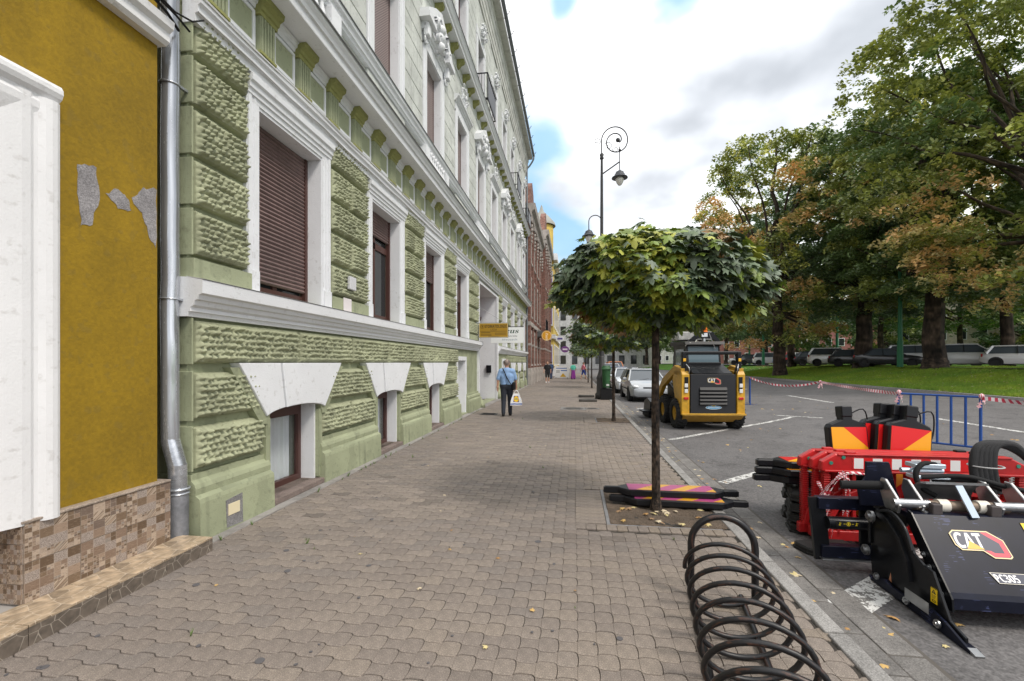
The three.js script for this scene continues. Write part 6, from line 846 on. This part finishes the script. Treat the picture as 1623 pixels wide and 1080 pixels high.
const bark = std(lin(0.20, 0.155, 0.125), 0.95, { map: dtex(512, (u, v) => { const a = vnoise(u * 16, v * 4, 16, 161), b = fbm(u, v, 24, 4, 165), st = vnoise(u * 40, v * 6, 40, 167); const k = 0.50 + (a - 0.5) * 0.3 + (b - 0.5) * 0.5 + (st - 0.5) * 0.35; return [k, k * 0.95, k * 0.9]; }), bumpMap: dtex(512, (u, v) => vnoise(u * 30, v * 6, 30, 171) * 0.6 + fbm(u, v, 32, 3, 175) * 0.4, false), bumpScale: 0.02 });
function limb(a, b, r0, r1, seed, n = 7, wob = 0.08) { const p = []; for (let i = 0; i <= n; i++) { const t = i / n, w = Math.sin(t * Math.PI) * wob * V(a).distanceTo(V(b)); p.push([mix(a[0], b[0], t) + (hash2(i, 1, seed) - 0.5) * w, mix(a[1], b[1], t) + (hash2(i, 2, seed) - 0.5) * w * 0.5, mix(a[2], b[2], t) + (hash2(i, 3, seed) - 0.5) * w]); } const g = tube(p, 1, 9, n * 2), q = g.attributes.position, c = new THREE.CatmullRomCurve3(p.map(V)), N = 10, S = n * 2; for (let i = 0; i <= S; i++) { const o = c.getPointAt(i / S), r = mix(r0, r1, i / S); for (let k = 0; k < N; k++) { const id = i * N + k; q.setXYZ(id, o.x + (q.getX(id) - o.x) * r, o.y + (q.getY(id) - o.y) * r, o.z + (q.getZ(id) - o.z) * r); } } g.computeVertexNormals(); return g; }
const tmpO = new THREE.Object3D(), tmpC = new THREE.Color();
function streetMaple(x, z, s, n, single, label, seed, cw = 1.17) {
  const r = RNG(seed), T = thing('maple_tree', label, 'tree', [x, 0, z], 0, 'globe maples along the kerb');
  const hc = 2.5 * s;
  part('trunk', [limb([0, 0, 0], [-0.01, 1.1 * s, 0.006], 0.049, 0.043, seed, 1), limb([-0.01, 1.1 * s, 0.006], [-0.005, 2.2 * s, 0], 0.043, 0.038, seed + 1, 1), cyl(0.049, 0.075, 0.14, 0, 0.06, 0, 10)], bark, T);
  for (let i = 0; i < 9; i++) { const a = i * 0.7 + r(), q = 0.5 + r() * 0.4; part('limb', limb([0, 2.05 * s + r() * 0.1, 0], [Math.cos(a) * q * cw, hc + 0.05 + r() * 0.35, Math.sin(a) * q * cw], 0.028, 0.008, seed + i), bark, T); }
  const cols = [[0.055, 0.10, 0.04], [0.10, 0.15, 0.07], [0.17, 0.22, 0.15], [0.19, 0.27, 0.04], [0.38, 0.40, 0.05], [0.36, 0.21, 0.07]];
  const list = [];
  for (let i = 0; i < n; i++) {
    const u = r() * 2 - 1, a = r() * 2 * Math.PI, q = Math.sqrt(1 - u * u), d = 1 - 0.5 * Math.pow(r(), 1.9);
    const lump = 0.80 + 0.34 * n3(Math.cos(a) * q * 2.2 + seed, u * 2.2, Math.sin(a) * q * 2.2);
    const px = Math.cos(a) * q * d * cw * lump, pz = Math.sin(a) * q * d * cw * lump, py = hc + (u > 0 ? u * 0.64 : u * (0.40 + 0.24 * hash2(Math.floor(a * 3), 1, seed))) * d * lump * s;
    const top = u > 0.25, k = r(), patch = n3(px * 2.4 + 9, py * 2.4, pz * 2.4 + seed);
    let ci = k < 0.2 ? 0 : k < 0.48 ? 1 : k < 0.88 ? 2 : 3; if (patch > 0.70 - 0.10 * smooth(0.2, 0.8, u) && k < 0.75) ci = k < 0.4 ? 4 : 3; else if (patch < 0.24 && k < 0.5) ci = 5; if (u < -0.35 && k > 0.65) ci = 3;
    const v = 0.8 + r() * 0.4, sc = 0.6 + r() * 0.75;
    // blades hang outward with tips down
    tmpO.position.set(px, py, pz); tmpO.rotation.set(0, 0, 0); tmpO.rotation.order = 'YXZ'; tmpO.rotation.y = -a - Math.PI / 2 + (r() - 0.5) * 1.7; tmpO.rotation.x = -(top ? 0.4 : 0.8) + (r() - 0.5) * 1.1; tmpO.rotation.z = (r() - 0.5) * 1.1; tmpO.scale.setScalar(sc); tmpO.updateMatrix();
    list.push({ m: tmpO.matrix.clone(), ci, v, key: pz * 1.0 - Math.abs(px) * 0.2 + d * 1.5 + (u > -0.2 ? 0.4 : 0) });
  }
  for (let k = 0; k < 34; k++) { const a = r() * 6.28, u = r() * 1.5 - 0.6, q = Math.sqrt(Math.max(0.05, 1 - u * u)), bx = Math.cos(a) * q * cw, bz = Math.sin(a) * q * cw, by = hc + u * 0.56 * s; for (let i = 0; i < 11; i++) { const t = 0.88 + i * 0.022; tmpO.position.set(bx * t + (r() - 0.5) * 0.12, by + (t - 0.9) * 0.5 * u + (r() - 0.5) * 0.12, bz * t + (r() - 0.5) * 0.12); tmpO.rotation.order = 'YXZ'; tmpO.rotation.set(-0.5 + (r() - 0.5), -a - Math.PI / 2 + (r() - 0.5) * 2, (r() - 0.5) * 0.9); tmpO.scale.setScalar(0.5 + r() * 0.6); tmpO.updateMatrix(); list.push({ m: tmpO.matrix.clone(), ci: [1, 2, 3, 4][Math.floor(r() * 3.4)], v: 0.8 + r() * 0.4, key: bz * 0.9 + 1.6 }); } }
  let rest = list;
  if (single) { list.sort((a, b) => b.key - a.key); const ms = cols.flatMap((c) => [0.85, 1.15].map((v) => leafMat(lin(c[0] * v, c[1] * v, c[2] * v)))); for (const l of list.slice(0, 300)) { const me = part('leaf', leafG, ms[l.ci * 2 + (l.v > 1 ? 1 : 0)], T); l.m.decompose(me.position, me.quaternion, me.scale); } rest = list.slice(300); }
  const im = new THREE.InstancedMesh(leafG, leafMat(lin(1, 1, 1)), rest.length); rest.forEach((l, i) => { im.setMatrixAt(i, l.m); const c = cols[l.ci]; im.setColorAt(i, tmpC.setRGB(c[0] * l.v, c[1] * l.v, c[2] * l.v)); }); im.name = 'crown'; im.userData = { kind: 'stuff' }; T.add(im);
  return T;
}
streetMaple(0.90, -5.25, 1.0, 6400, true, 'near globe maple standing over the purple striped panels', 11, 1.13);
streetMaple(1.09, -13.1, 1.0, 3000, false, 'globe maple in the second pit, between loader and lamp post', 12, 1.35);
streetMaple(1.1, -30, 1.02, 1300, false, 'globe maple just past the lamp post along the kerb', 13, 1.4); streetMaple(1.1, -38, 1.05, 900, false, 'globe maple third past the second pit along the kerb', 14, 1.5); streetMaple(1.1, -47, 1.1, 900, false, 'globe maple farthest along the kerb', 15, 1.6);

// ---------- park trees ----------
const clumpG = (() => { const r = RNG(3), list = []; for (let i = 0; i < 15; i++) { const q = 0.36 * Math.cbrt(r()), a = r() * 6.28, u = r() * 2 - 1, l = 0.10 + r() * 0.07, w = l * 0.62, p = [0, 0, -l, w, 0.02, 0, 0, -0.02, l, -w, 0.02, 0], g = new THREE.BufferGeometry(); g.setAttribute('position', new THREE.Float32BufferAttribute([...p.slice(0, 3), ...p.slice(3, 6), ...p.slice(6, 9), ...p.slice(0, 3), ...p.slice(6, 9), ...p.slice(9, 12)], 3)); g.rotateX((r() - 0.5) * 1.6).rotateZ((r() - 0.5) * 1.4).rotateY(r() * 6.28); g.translate(Math.cos(a) * q * Math.sqrt(1 - u * u) * 1.2, u * q * 0.7, Math.sin(a) * q * Math.sqrt(1 - u * u) * 1.2); g.computeVertexNormals(); list.push(g); } return join(list); })();
const farLeaf = new THREE.MeshPhysicalMaterial({ color: lin(1, 1, 1), roughness: 0.55, transmission: 0.45, thickness: 0, side: THREE.DoubleSide });
const PAL = { green: [[0.123, 0.195, 0.052], [0.168, 0.260, 0.072], [0.246, 0.338, 0.097], [0.403, 0.454, 0.117]], olive: [[0.221, 0.260, 0.052], [0.338, 0.376, 0.072], [0.493, 0.519, 0.103], [0.649, 0.636, 0.143]], rust: [[0.750, 0.481, 0.195], [0.750, 0.623, 0.273], [0.750, 0.675, 0.286], [0.519, 0.441, 0.130]], dark: [[0.091, 0.162, 0.058], [0.130, 0.215, 0.078], [0.182, 0.266, 0.097], [0.286, 0.351, 0.110]] };
function parkTree(x, z, h, rx, low, seed, label, o = {}) {
  const r = RNG(seed), gy = o.y ?? bankY(x, z) - 0.04, T = thing('park_tree', label, 'tree', [x, gy, z], 0, 'old trees in the park'), tr = o.tr ?? 0.42;
  const lean = (r() - 0.5) * 0.8, fork = low + (h - low) * 0.25;
  part('trunk', [limb([0, -0.2, 0], [lean, fork, (r() - 0.5) * 0.5], tr * 1.1, tr * 0.7, seed, 8, 0.025), lathe([[tr * 1.55, -0.2], [tr * 1.25, 0.25], [tr * 1.05, 0.8]], 12)], bark, T);
  const nb = Math.round((o.nb ?? 46) * 1.9), pts = [], ctrY = (low + h) / 2;
  for (let i = 0; i < nb; i++) { const u = mix(-0.92, 0.97, (i + 0.5) / nb) , a = i * 2.4 + r() * 0.8, q = Math.sqrt(Math.max(0.02, 1 - u * u)), d = 0.62 + 0.38 * Math.sqrt(r()); pts.push([lean + Math.cos(a) * q * rx * d, ctrY + u * (h - low) / 2 * (0.85 + r() * 0.2), Math.sin(a) * q * rx * d]); }
  pts.forEach((p, i) => { if (i % 5 === 0 || o.bare) { const y0 = clamp(p[1] - rx * 0.6, fork * 0.75, h * 0.75); part('limb', limb([lean * y0 / fork * 0.8, Math.min(y0, fork * 1.1), 0], p, tr * 0.32, 0.03, seed + i, 5), bark, T); } });
  part('leader', limb([lean, fork - 0.4, 0], [lean * 1.3, h - 1.0, 0], tr * 0.7, 0.06, seed + 99, 6), bark, T);
  const per = Math.round((o.per ?? 62) * 0.35), im = new THREE.InstancedMesh(clumpG, farLeaf, nb * per), sc0 = o.leaf ?? 1; let k = 0;
  pts.forEach((p, bi) => {
    const rust = o.rust && (o.rust(p, h, rx, r)), pal = PAL[rust ? 'rust' : r() < (o.olive ?? 0.2) ? 'olive' : o.pal ?? 'green'], br = rx * (0.15 + r() * 0.12);
    for (let i = 0; i < per; i++) {
      const a = r() * 6.28, q = Math.sqrt(r()), up = (r() - 0.5) * 0.5;
      tmpO.position.set(p[0] + Math.cos(a) * q * br * 1.2, p[1] + up * br * (1 - q * 0.4) - q * q * br * 0.5, p[2] + Math.sin(a) * q * br * 1.2); tmpO.rotation.set((r() - 0.5) * 0.8, r() * 6.28, (r() - 0.5) * 0.8); tmpO.scale.setScalar(sc0 * (0.75 + r() * 0.6)); tmpO.updateMatrix(); im.setMatrixAt(k, tmpO.matrix);
      const c = (rust && r() < 0.3 ? PAL.olive : pal)[Math.min(3, Math.floor(r() * r() * 4.2))], v = 0.75 + r() * 0.5; im.setColorAt(k++, tmpC.setRGB(c[0] * v, c[1] * v, c[2] * v));
    }
  });
  im.name = 'crown'; im.userData = { kind: 'stuff' }; T.add(im); return T;
}
parkTree(18.2, -43.6, 22.5, 6.9, 2.6, 101, 'tall park tree with rusty brown patches beside the road edge', { tr: 0.5, nb: 60, per: 60, olive: 0.45, rust: (p, h) => (p[1] < 8.0 || (p[1] > 11 && p[1] < 17 && p[0] < 4)) && hash2(Math.round(p[1] * 10), 3, 4) < 0.75 });
parkTree(23.4, -40.8, 20, 5.6, 4.2, 102, 'dark green park tree with thick trunk behind the rusty one', { tr: 0.58, pal: 'dark', nb: 56, per: 70, olive: 0.2 });
parkTree(23.6, -33.6, 20, 5.6, 4.0, 103, 'tall dark park tree with very thick brown trunk', { tr: 0.58, nb: 66, per: 76, olive: 0.3, leaf: 0.9 });
parkTree(22.3, -25.2, 25, 7.4, 3.6, 104, 'park tree with bright yellow green crown overhanging the lawn', { tr: 0.4, nb: 90, per: 84, olive: 0.85, leaf: 0.8, rust: (p) => p[1] < 9.5 && p[0] < 1 && hash2(Math.round(p[1] * 10), 5, 4) < 0.5 });
parkTree(22.9, -52, 19, 5.6, 3.8, 105, 'slim park tree behind the rusty one', { tr: 0.36, pal: 'dark', nb: 40, per: 56 });
parkTree(29.4, -35.6, 20, 6, 4, 106, 'park tree standing behind the parked silver car', { tr: 0.36, pal: 'dark', nb: 44, per: 56 });
parkTree(25.7, -66.7, 20, 6, 3.4, 107, 'far park tree in line with the loader cab', { tr: 0.5, pal: 'dark', nb: 40, per: 56, leaf: 1.3 });
{
  const spots = [[56, -92], [72, -84], [80, -70], [44, -98], [21, -85], [30, -96], [17, -112], [40, -66], [47, -50], [54, -72], [52, -38], [36, -115], [24, -135], [64, -52]];
  const near = ['nearest the brick house end', 'beyond the far road', 'at the far end of the avenue', 'behind the parked cars', 'behind the row of cars by the pale house'];
  spots.forEach(([x, z], i) => parkTree(x, z, 17 + (i % 3) * 2, 6.5, i < 4 ? 1.4 : 3.8 + (i % 2), 120 + i, 'distant dark green tree in the background of the park', { y: 1.3, tr: 0.36, pal: i % 3 ? 'dark' : 'green', nb: 34, per: 44, leaf: 1.7, olive: 0.25 }));
}
// ---------- leaf litter, grass tufts ----------
{
  const r = RNG(55), lg = mapleLeaf(0.10), lm = std(lin(1, 1, 1), 0.85, { side: THREE.DoubleSide }), cols = [[0.55, 0.36, 0.13], [0.60, 0.50, 0.24], [0.42, 0.24, 0.09], [0.62, 0.52, 0.36], [0.35, 0.22, 0.12]];
  const put = (name, n, fn, s0) => { const im = new THREE.InstancedMesh(lg, lm, n); for (let i = 0; i < n; i++) { const [x, y, z] = fn(); tmpO.position.set(x, y + 0.012, z); tmpO.rotation.set((r() - 0.5) * 0.5, r() * 6.28, (r() - 0.5) * 0.5); tmpO.scale.setScalar(s0 * (0.5 + r() * 0.8)); tmpO.updateMatrix(); im.setMatrixAt(i, tmpO.matrix); const c = cols[Math.floor(r() * 5)]; im.setColorAt(i, tmpC.setRGB(...c)); } im.name = name; im.userData = { kind: 'stuff' }; scene.add(im); };
  put('fallen_leaves', 190, () => { const x = 1.7 + Math.pow(r(), 1.6) * 8; return [x, roadY(x), -2.6 - r() * 22]; }, 0.75);
  put('fallen_leaves_on_pavement', 60, () => [-3 + r() * 4.4, 0, -2.2 - r() * 16], 0.35);
  put('fallen_leaves_in_gutter', 70, () => [1.66 + r() * 0.4, -0.1, -3 - r() * 16], 0.7); put('fallen_leaves_in_pit', 22, () => [0.4 + r() * 1.0, 0.015, -4.78 - r() * 0.5], 0.7);
  put('fallen_leaves_on_grass', 4200, () => { const x = ROAD_EDGE + 0.3 + r() * 11, z = -12 - r() * 50; return [x, bankY(x, z) + 0.07, z]; }, 1.5);
  const bl = []; for (let i = 0; i < 9; i++) { const a = r() * 6.28, q = r() * 0.05, h = 0.06 + r() * 0.07, g = new THREE.BufferGeometry(), w = 0.006; g.setAttribute('position', new THREE.Float32BufferAttribute([-w, 0, 0, w, 0, 0, (r() - 0.5) * 0.05, h, (r() - 0.5) * 0.05], 3)); g.rotateY(a).translate(Math.cos(a) * q, 0, Math.sin(a) * q); g.computeVertexNormals(); bl.push(g); }
  const tg = join(bl), n = 60000, im = new THREE.InstancedMesh(tg, std(lin(1, 1, 1), 0.9, { side: THREE.DoubleSide }), n);
  for (let i = 0; i < n; i++) { const x = ROAD_EDGE + 0.2 + r() * 9, z = -13 - r() * 42; tmpO.position.set(x, bankY(x, z), z); tmpO.rotation.set(0, r() * 6.28, 0); tmpO.scale.setScalar(0.8 + r() * 0.9); tmpO.updateMatrix(); im.setMatrixAt(i, tmpO.matrix); const y = fbm3(x * 0.8, 0, z * 0.8, 3), v = 0.7 + r() * 0.6; im.setColorAt(i, tmpC.setRGB((0.11 + 0.18 * y) * v, (0.25 + 0.12 * y) * v, 0.03 * v)); }
  im.name = 'grass'; im.userData = { kind: 'stuff' }; scene.add(im);
}
// ---------- cars, poles and houses beyond the park ----------
{
  const F = (px, df) => { const u = (px - 811.5) / 721, s = Math.sin(YAW), c = Math.cos(YAW); return [df * (-s + u * c), 1.345, df * (-c - u * s)]; };
  const row = [[1538, 33, 'suv', lin(0.7, 0.71, 0.72), 'light silver sport utility car beyond the lawn'], [1460, 35, 'suv', lin(0.6, 0.61, 0.63), 'silver car half hidden by the thickest trunk'], [1408, 36, 'sedan', lin(0.02, 0.02, 0.024), 'black saloon car beside the green pole'], [1358, 40, 'hatch', lin(0.03, 0.03, 0.035), 'dark small car half hidden by a thick trunk'], [1325, 42, 'suv', lin(0.8, 0.8, 0.8), 'white high car beyond the lawn'], [1296, 47, 'hatch', lin(0.03, 0.035, 0.05), 'dark car between white cars beyond the lawn'], [1285, 52, 'hatch', lin(0.68, 0.68, 0.68), 'white hatchback car beside the small red car'], [1268, 56, 'hatch', lin(0.45, 0.02, 0.03), 'small red car beyond the lawn'], [1254, 58, 'hatch', lin(0.25, 0.35, 0.5), 'pale blue car beside the small red car'], [1222, 62, 'suv', lin(0.65, 0.66, 0.68), 'white sport utility car behind the leaning trunk'], [1196, 64, 'hatch', lin(0.05, 0.05, 0.06), 'dark car behind the loader beyond the lawn'], [1590, 36, 'sedan', lin(0.7, 0.7, 0.7), 'white saloon car behind the silver sport utility car'], [1625, 30, 'hatch', lin(0.7, 0.7, 0.72), 'white car by the thin trunk at the lawn corner'], [1180, 70, 'sedan', lin(0.6, 0.6, 0.62), 'white car farthest along the far road']];
  for (const [px, df, ty, c, lab] of row) { const p = F(px, df); car(ty, c, p, Math.atan2(-p[2], p[0]), lab, 'cars parked beyond the park'); }
  const gp = std(lin(0.015, 0.14, 0.06), 0.5);
  for (const [px, df, h, lab] of [[1427, 32, 7, 'thick green tram pole beside the black saloon car'], [1327, 48, 7, 'green tram pole beside the white high car'], [1210, 60, 7, 'thin green tram pole behind the loader roof'], [1188, 72, 7, 'farthest thin green tram pole']]) { const p = F(px, df), o = thing('tram_pole', lab, 'pole', p, 0, 'green tram poles'); part('base', cyl(0.17, 0.19, 1.8, 0, 0.9, 0, 14), gp, o); part('shaft', cyl(0.1, 0.14, h - 1.8, 0, 1.8 + (h - 1.8) / 2, 0, 12), gp, o); part('collar', cyl(0.185, 0.185, 0.06, 0, 1.8, 0, 14), gp, o); }
  const wh = (px, df, w, h, c, lab, trim) => { const p = F(px, df), o = thing('far_house', lab, 'house', p, Math.atan2(-p[0], -p[2])), wm = std(c, 0.85, { map: paint }); part('wall', box(w, h, 8, 0, h / 2, -4), wm, o); part('roof', muv(ext([[-w / 2 - 0.4, h], [w / 2 + 0.4, h], [w / 2 - 2, h + 3.5], [-w / 2 + 2, h + 3.5]], 9).translate(0, 0, -8.6)), std(lin(0.2, 0.08, 0.05), 0.8), o); part('cornice', box(w + 0.4, 0.3, 0.4, 0, h - 0.2, 0.1), M.white, o); for (let y = 1.0; y < h - 2; y += 3.4) for (let x = -w / 2 + 1.6; x < w / 2 - 1; x += 2.6) { const g = new THREE.Group(); g.name = 'window'; g.position.set(x, y, 0.02); o.add(g); part('frame', box(1.3, 2.0, 0.12, 0, 1.0, 0), M.white, g); part('pane', box(1.06, 1.76, 0.06, 0, 1.0, 0.045), M.pane, g); } };
  wh(1590, 78, 34, 12, lin(0.62, 0.55, 0.45), 'pale stone house behind the trees beyond the parked cars'); wh(1235, 120, 44, 11, lin(0.4, 0.16, 0.16), 'dark red house far behind the park'); wh(1080, 170, 60, 14, lin(0.5, 0.5, 0.47), 'grey house closing the far end of the road');
}
// ---------- brick house, yellow house and the far end of the street ----------
{
  const brick = std(lin(0.33, 0.20, 0.17), 0.9, { map: dtex(512, (u, v) => { const row = Math.floor(v * 32), sx = u * 16 + (row & 1) * 0.5, fx = sx % 1, fy = (v * 32) % 1, j = fx < 0.05 || fy < 0.12, id = hash2(Math.floor(sx), row, 3), n = fbm(u, v, 40, 2, 181); const k = 0.7 + id * 0.25 + (n - 0.5) * 0.3; return j ? [0.78, 0.74, 0.7] : [k, k * 0.93, k * 0.9]; }, true, 3.6) }), stone = std(lin(0.55, 0.50, 0.46), 0.9, { map: blotch });
  const brickHouse = (z0, z1, X, h, lab, n) => {
    const o = thing('brick_house', lab, 'house', [X, 0, z0]), W = z0 - z1, bw = W / n; const B = (nm, g, m) => part(nm, (Array.isArray(g) ? join(g) : g), m, o);
    B('wall', span(-6, -0.12, 0, h, 0, -W), brick); B('plinth', span(-0.3, 0.06, 0, 1.25, 0, -W), stone);
    for (let i = 0; i <= n; i++) { const z = -Math.min(W - 0.35, Math.max(0.35, i * bw)); B('pilaster', [span(-0.2, 0.14, 1.25, h - 1.0, z + 0.32, z - 0.32)], brick); B('pilaster_base', span(-0.2, 0.2, 0, 1.25, z + 0.38, z - 0.38), stone); B('capital', [span(-0.2, 0.24, h - 1.3, h - 1.0, z + 0.4, z - 0.4)], stone); B('band', span(-0.2, 0.18, 2.9, 3.05, z + 0.34, z - 0.34), stone); B('carving', [0, 1, 2, 3, 4].map((q) => new THREE.IcosahedronGeometry(0.16 - q * 0.012, 0).translate(0.2, h - 1.6 - q * 0.28, z)), stone); }
    for (let i = 0; i < n; i++) for (const [y, wh] of [[1.6, 2.2], [5.2, 2.6], [9.2, 2.4]]) { if (y + wh > h - 1.2) continue; const c = -(i + 0.5) * bw, g = new THREE.Group(); g.name = 'window'; o.add(g); part('surround', [span(-0.14, 0.05, y - 0.1, y + wh + 0.25, c + 0.75, c + 0.52), span(-0.14, 0.05, y - 0.1, y + wh + 0.25, c - 0.52, c - 0.75), span(-0.14, 0.08, y + wh, y + wh + 0.3, c + 0.52, c - 0.52)], stone, g); part('sill', span(-0.14, 0.14, y - 0.2, y - 0.08, c + 0.8, c - 0.8), stone, g); part('pane', span(-0.13, -0.1, y, y + wh, c + 0.52, c - 0.52), M.pane, g); part('frame', [span(-0.12, -0.06, y, y + wh, c + 0.04, c - 0.04)], M.brownFrame, g); }
    B('string_course', span(-0.2, 0.16, 4.35, 4.65, 0, -W), stone); B('cornice', mould([[-0.3, h - 0.9], [0.2, h - 0.9], [0.25, h - 0.6], [0.45, h - 0.4], [0.5, h], [-0.3, h]], 0, -W), stone); B('gable', slabX([[0, h], [-W * 0.34, h], [-W * 0.26, h + 1.6], [-W * 0.17, h + 2.2], [-W * 0.08, h + 1.6]], 0.5).translate(-0.4, 0, 0), brick);
    return o;
  };
  const b1 = brickHouse(-32.75, -44.2, -3.32, 13.2, 'red brown brick house with stone carving adjoining the green house', 4); brickHouse(-44.3, -55.5, -3.0, 14.6, 'second red brown brick house before the yellow corner house', 4);
  part('canopy', [mould([[-0.1, 0], [0.9, 0.1], [1.0, 0.35], [0.85, 0.45], [-0.1, 0.55]], -6.8, -9.4).translate(0, 3.9, 0)], std(lin(0.10, 0.10, 0.10), 0.6), b1); part('balcony_rail', [0, 1, 2, 3, 4, 5, 6, 7, 8].map((i) => rod([0.85, 4.4, -6.8 - i * 0.32], [0.85, 5.4, -6.8 - i * 0.32], 0.02, 5)).concat([bar([0.85, 5.4, -6.8], [0.85, 5.4, -9.4], 0.05, 0.05)]), M.black, b1);
  const yel = std(lin(0.78, 0.58, 0.14), 0.85, { map: paint });
  const y = thing('yellow_house', 'bright yellow corner house with white trim at the far end of the pavement', 'house', [-2.6, 0, -56]);
  part('wall', span(-7, 0, 0, 15, 0, -20), yel, y); part('string_course', span(-7, 0.25, 4.6, 5.1, 0.2, -20), M.white, y); part('cornice', span(-7, 0.5, 14.2, 15, 0.3, -20), M.white, y); part('turret', [cyl(1.5, 1.5, 4, -1.6, 17, -2, 20)], yel, y); part('turret_cap', [lathe([[1.8, 0], [1.7, 0.4], [1.0, 1.2], [0.3, 1.9], [0.1, 2.6], [0.001, 2.8]], 20).translate(-1.6, 19, -2)], std(lin(0.3, 0.3, 0.27), 0.7), y); part('plinth', span(-7, 0.12, 0, 1.0, 0.1, -20), M.white, y);
  for (let i = 0; i < 5; i++) for (const yy of [1.4, 6.2, 10.2]) { const g = new THREE.Group(); g.name = 'window'; g.position.set(0.02, yy, -2.2 - i * 3.9); y.add(g); part('surround', box(0.16, 2.7, 1.7, 0, 1.2, 0), M.white, g); part('pane', box(0.1, 2.3, 1.25, 0.05, 1.2, 0), M.pane, g); }
  for (const yy of [1.2, 6.2, 10.2]) { const g = new THREE.Group(); g.name = 'window'; g.position.set(-0.45, yy, 0.1); y.add(g); part('surround', box(0.8, 2.7, 0.16, 0, 1.3, 0), M.white, g); part('pane', box(0.55, 2.3, 0.1, 0, 1.3, 0.05), std(lin(0.16, 0.06, 0.2), 0.3), g); }
  const fa = thing('far_house', 'pale grey town house closing the far end of the pavement', 'house', [3, 0, -120]); part('wall', box(34, 16, 8, 0, 8, -4), std(lin(0.55, 0.55, 0.55), 0.85, { map: paint }), fa); for (let i = 0; i < 11; i++) for (let j = 0; j < 4; j++) part('window', box(1.4, 2.2, 0.1, -15 + i * 3, 2.4 + j * 3.8, 0.02), M.pane, fa); part('roof', box(35, 0.6, 9, 0, 16.3, -4), std(lin(0.25, 0.1, 0.07), 0.8), fa);
  const sb = thing('sandwich_board', 'white shop board with red and yellow triangle standing on the pavement', 'sign board', [-1.35, 0, -48]); part('board', rbox(1.5, 1.25, 0.06, 0.01, 0, 0.66, 0), std(lin(0.7, 0.7, 0.7), 0.5), sb); part('face', new THREE.BoxGeometry(1.44, 1.18, 0.01).translate(0, 0.66, 0.034), printed(256, 200, (g) => { g.fillStyle = '#f0f0ee'; g.fillRect(0, 0, 256, 200); g.fillStyle = '#2a63b0'; g.fillRect(24, 26, 200, 14); g.fillRect(110, 66, 116, 16); g.fillStyle = '#e0b11c'; g.beginPath(); g.moveTo(150, 120); g.lineTo(210, 186); g.lineTo(96, 186); g.fill(); g.fillStyle = '#333'; for (let i = 0; i < 3; i++) g.fillRect(22, 70 + i * 18, 70, 6); }), sb); part('leg', box(0.05, 0.1, 0.4, -0.6, 0.05, 0), M.black, sb); part('leg', box(0.05, 0.1, 0.4, 0.6, 0.05, 0), M.black, sb);
  const sg = (x, yy, z, c, lab, t) => { const o = thing('shop_sign', lab, 'sign', [x, yy, z]); part('board', [cylZ(0.5, 0.14, 0, 0, 0, 24).scale(1, 0.8, 1)], std(c, 0.5), o); part('face', new THREE.BoxGeometry(0.6, 0.2, 0.01).translate(0, 0, 0.08), t, o); part('bracket', rod([-0.9, 0.42, 0], [0.1, 0.42, 0], 0.02, 6), M.black, o); };
  const wt = std(lin(0.1, 0.08, 0.3), 0.5); sg(-1.75, 4.5, -54.5, lin(0.75, 0.76, 0.78), 'white oval shop sign at the yellow house', wt); sg(-1.2, 3.3, -57, lin(0.16, 0.05, 0.22), 'purple round shop sign at the yellow house', std(lin(0.7, 0.6, 0.75), 0.5));
}
scene.traverse((o) => { if (o.isMesh) { o.castShadow = true; o.receiveShadow = true; } });
renderer.render(scene, camera);
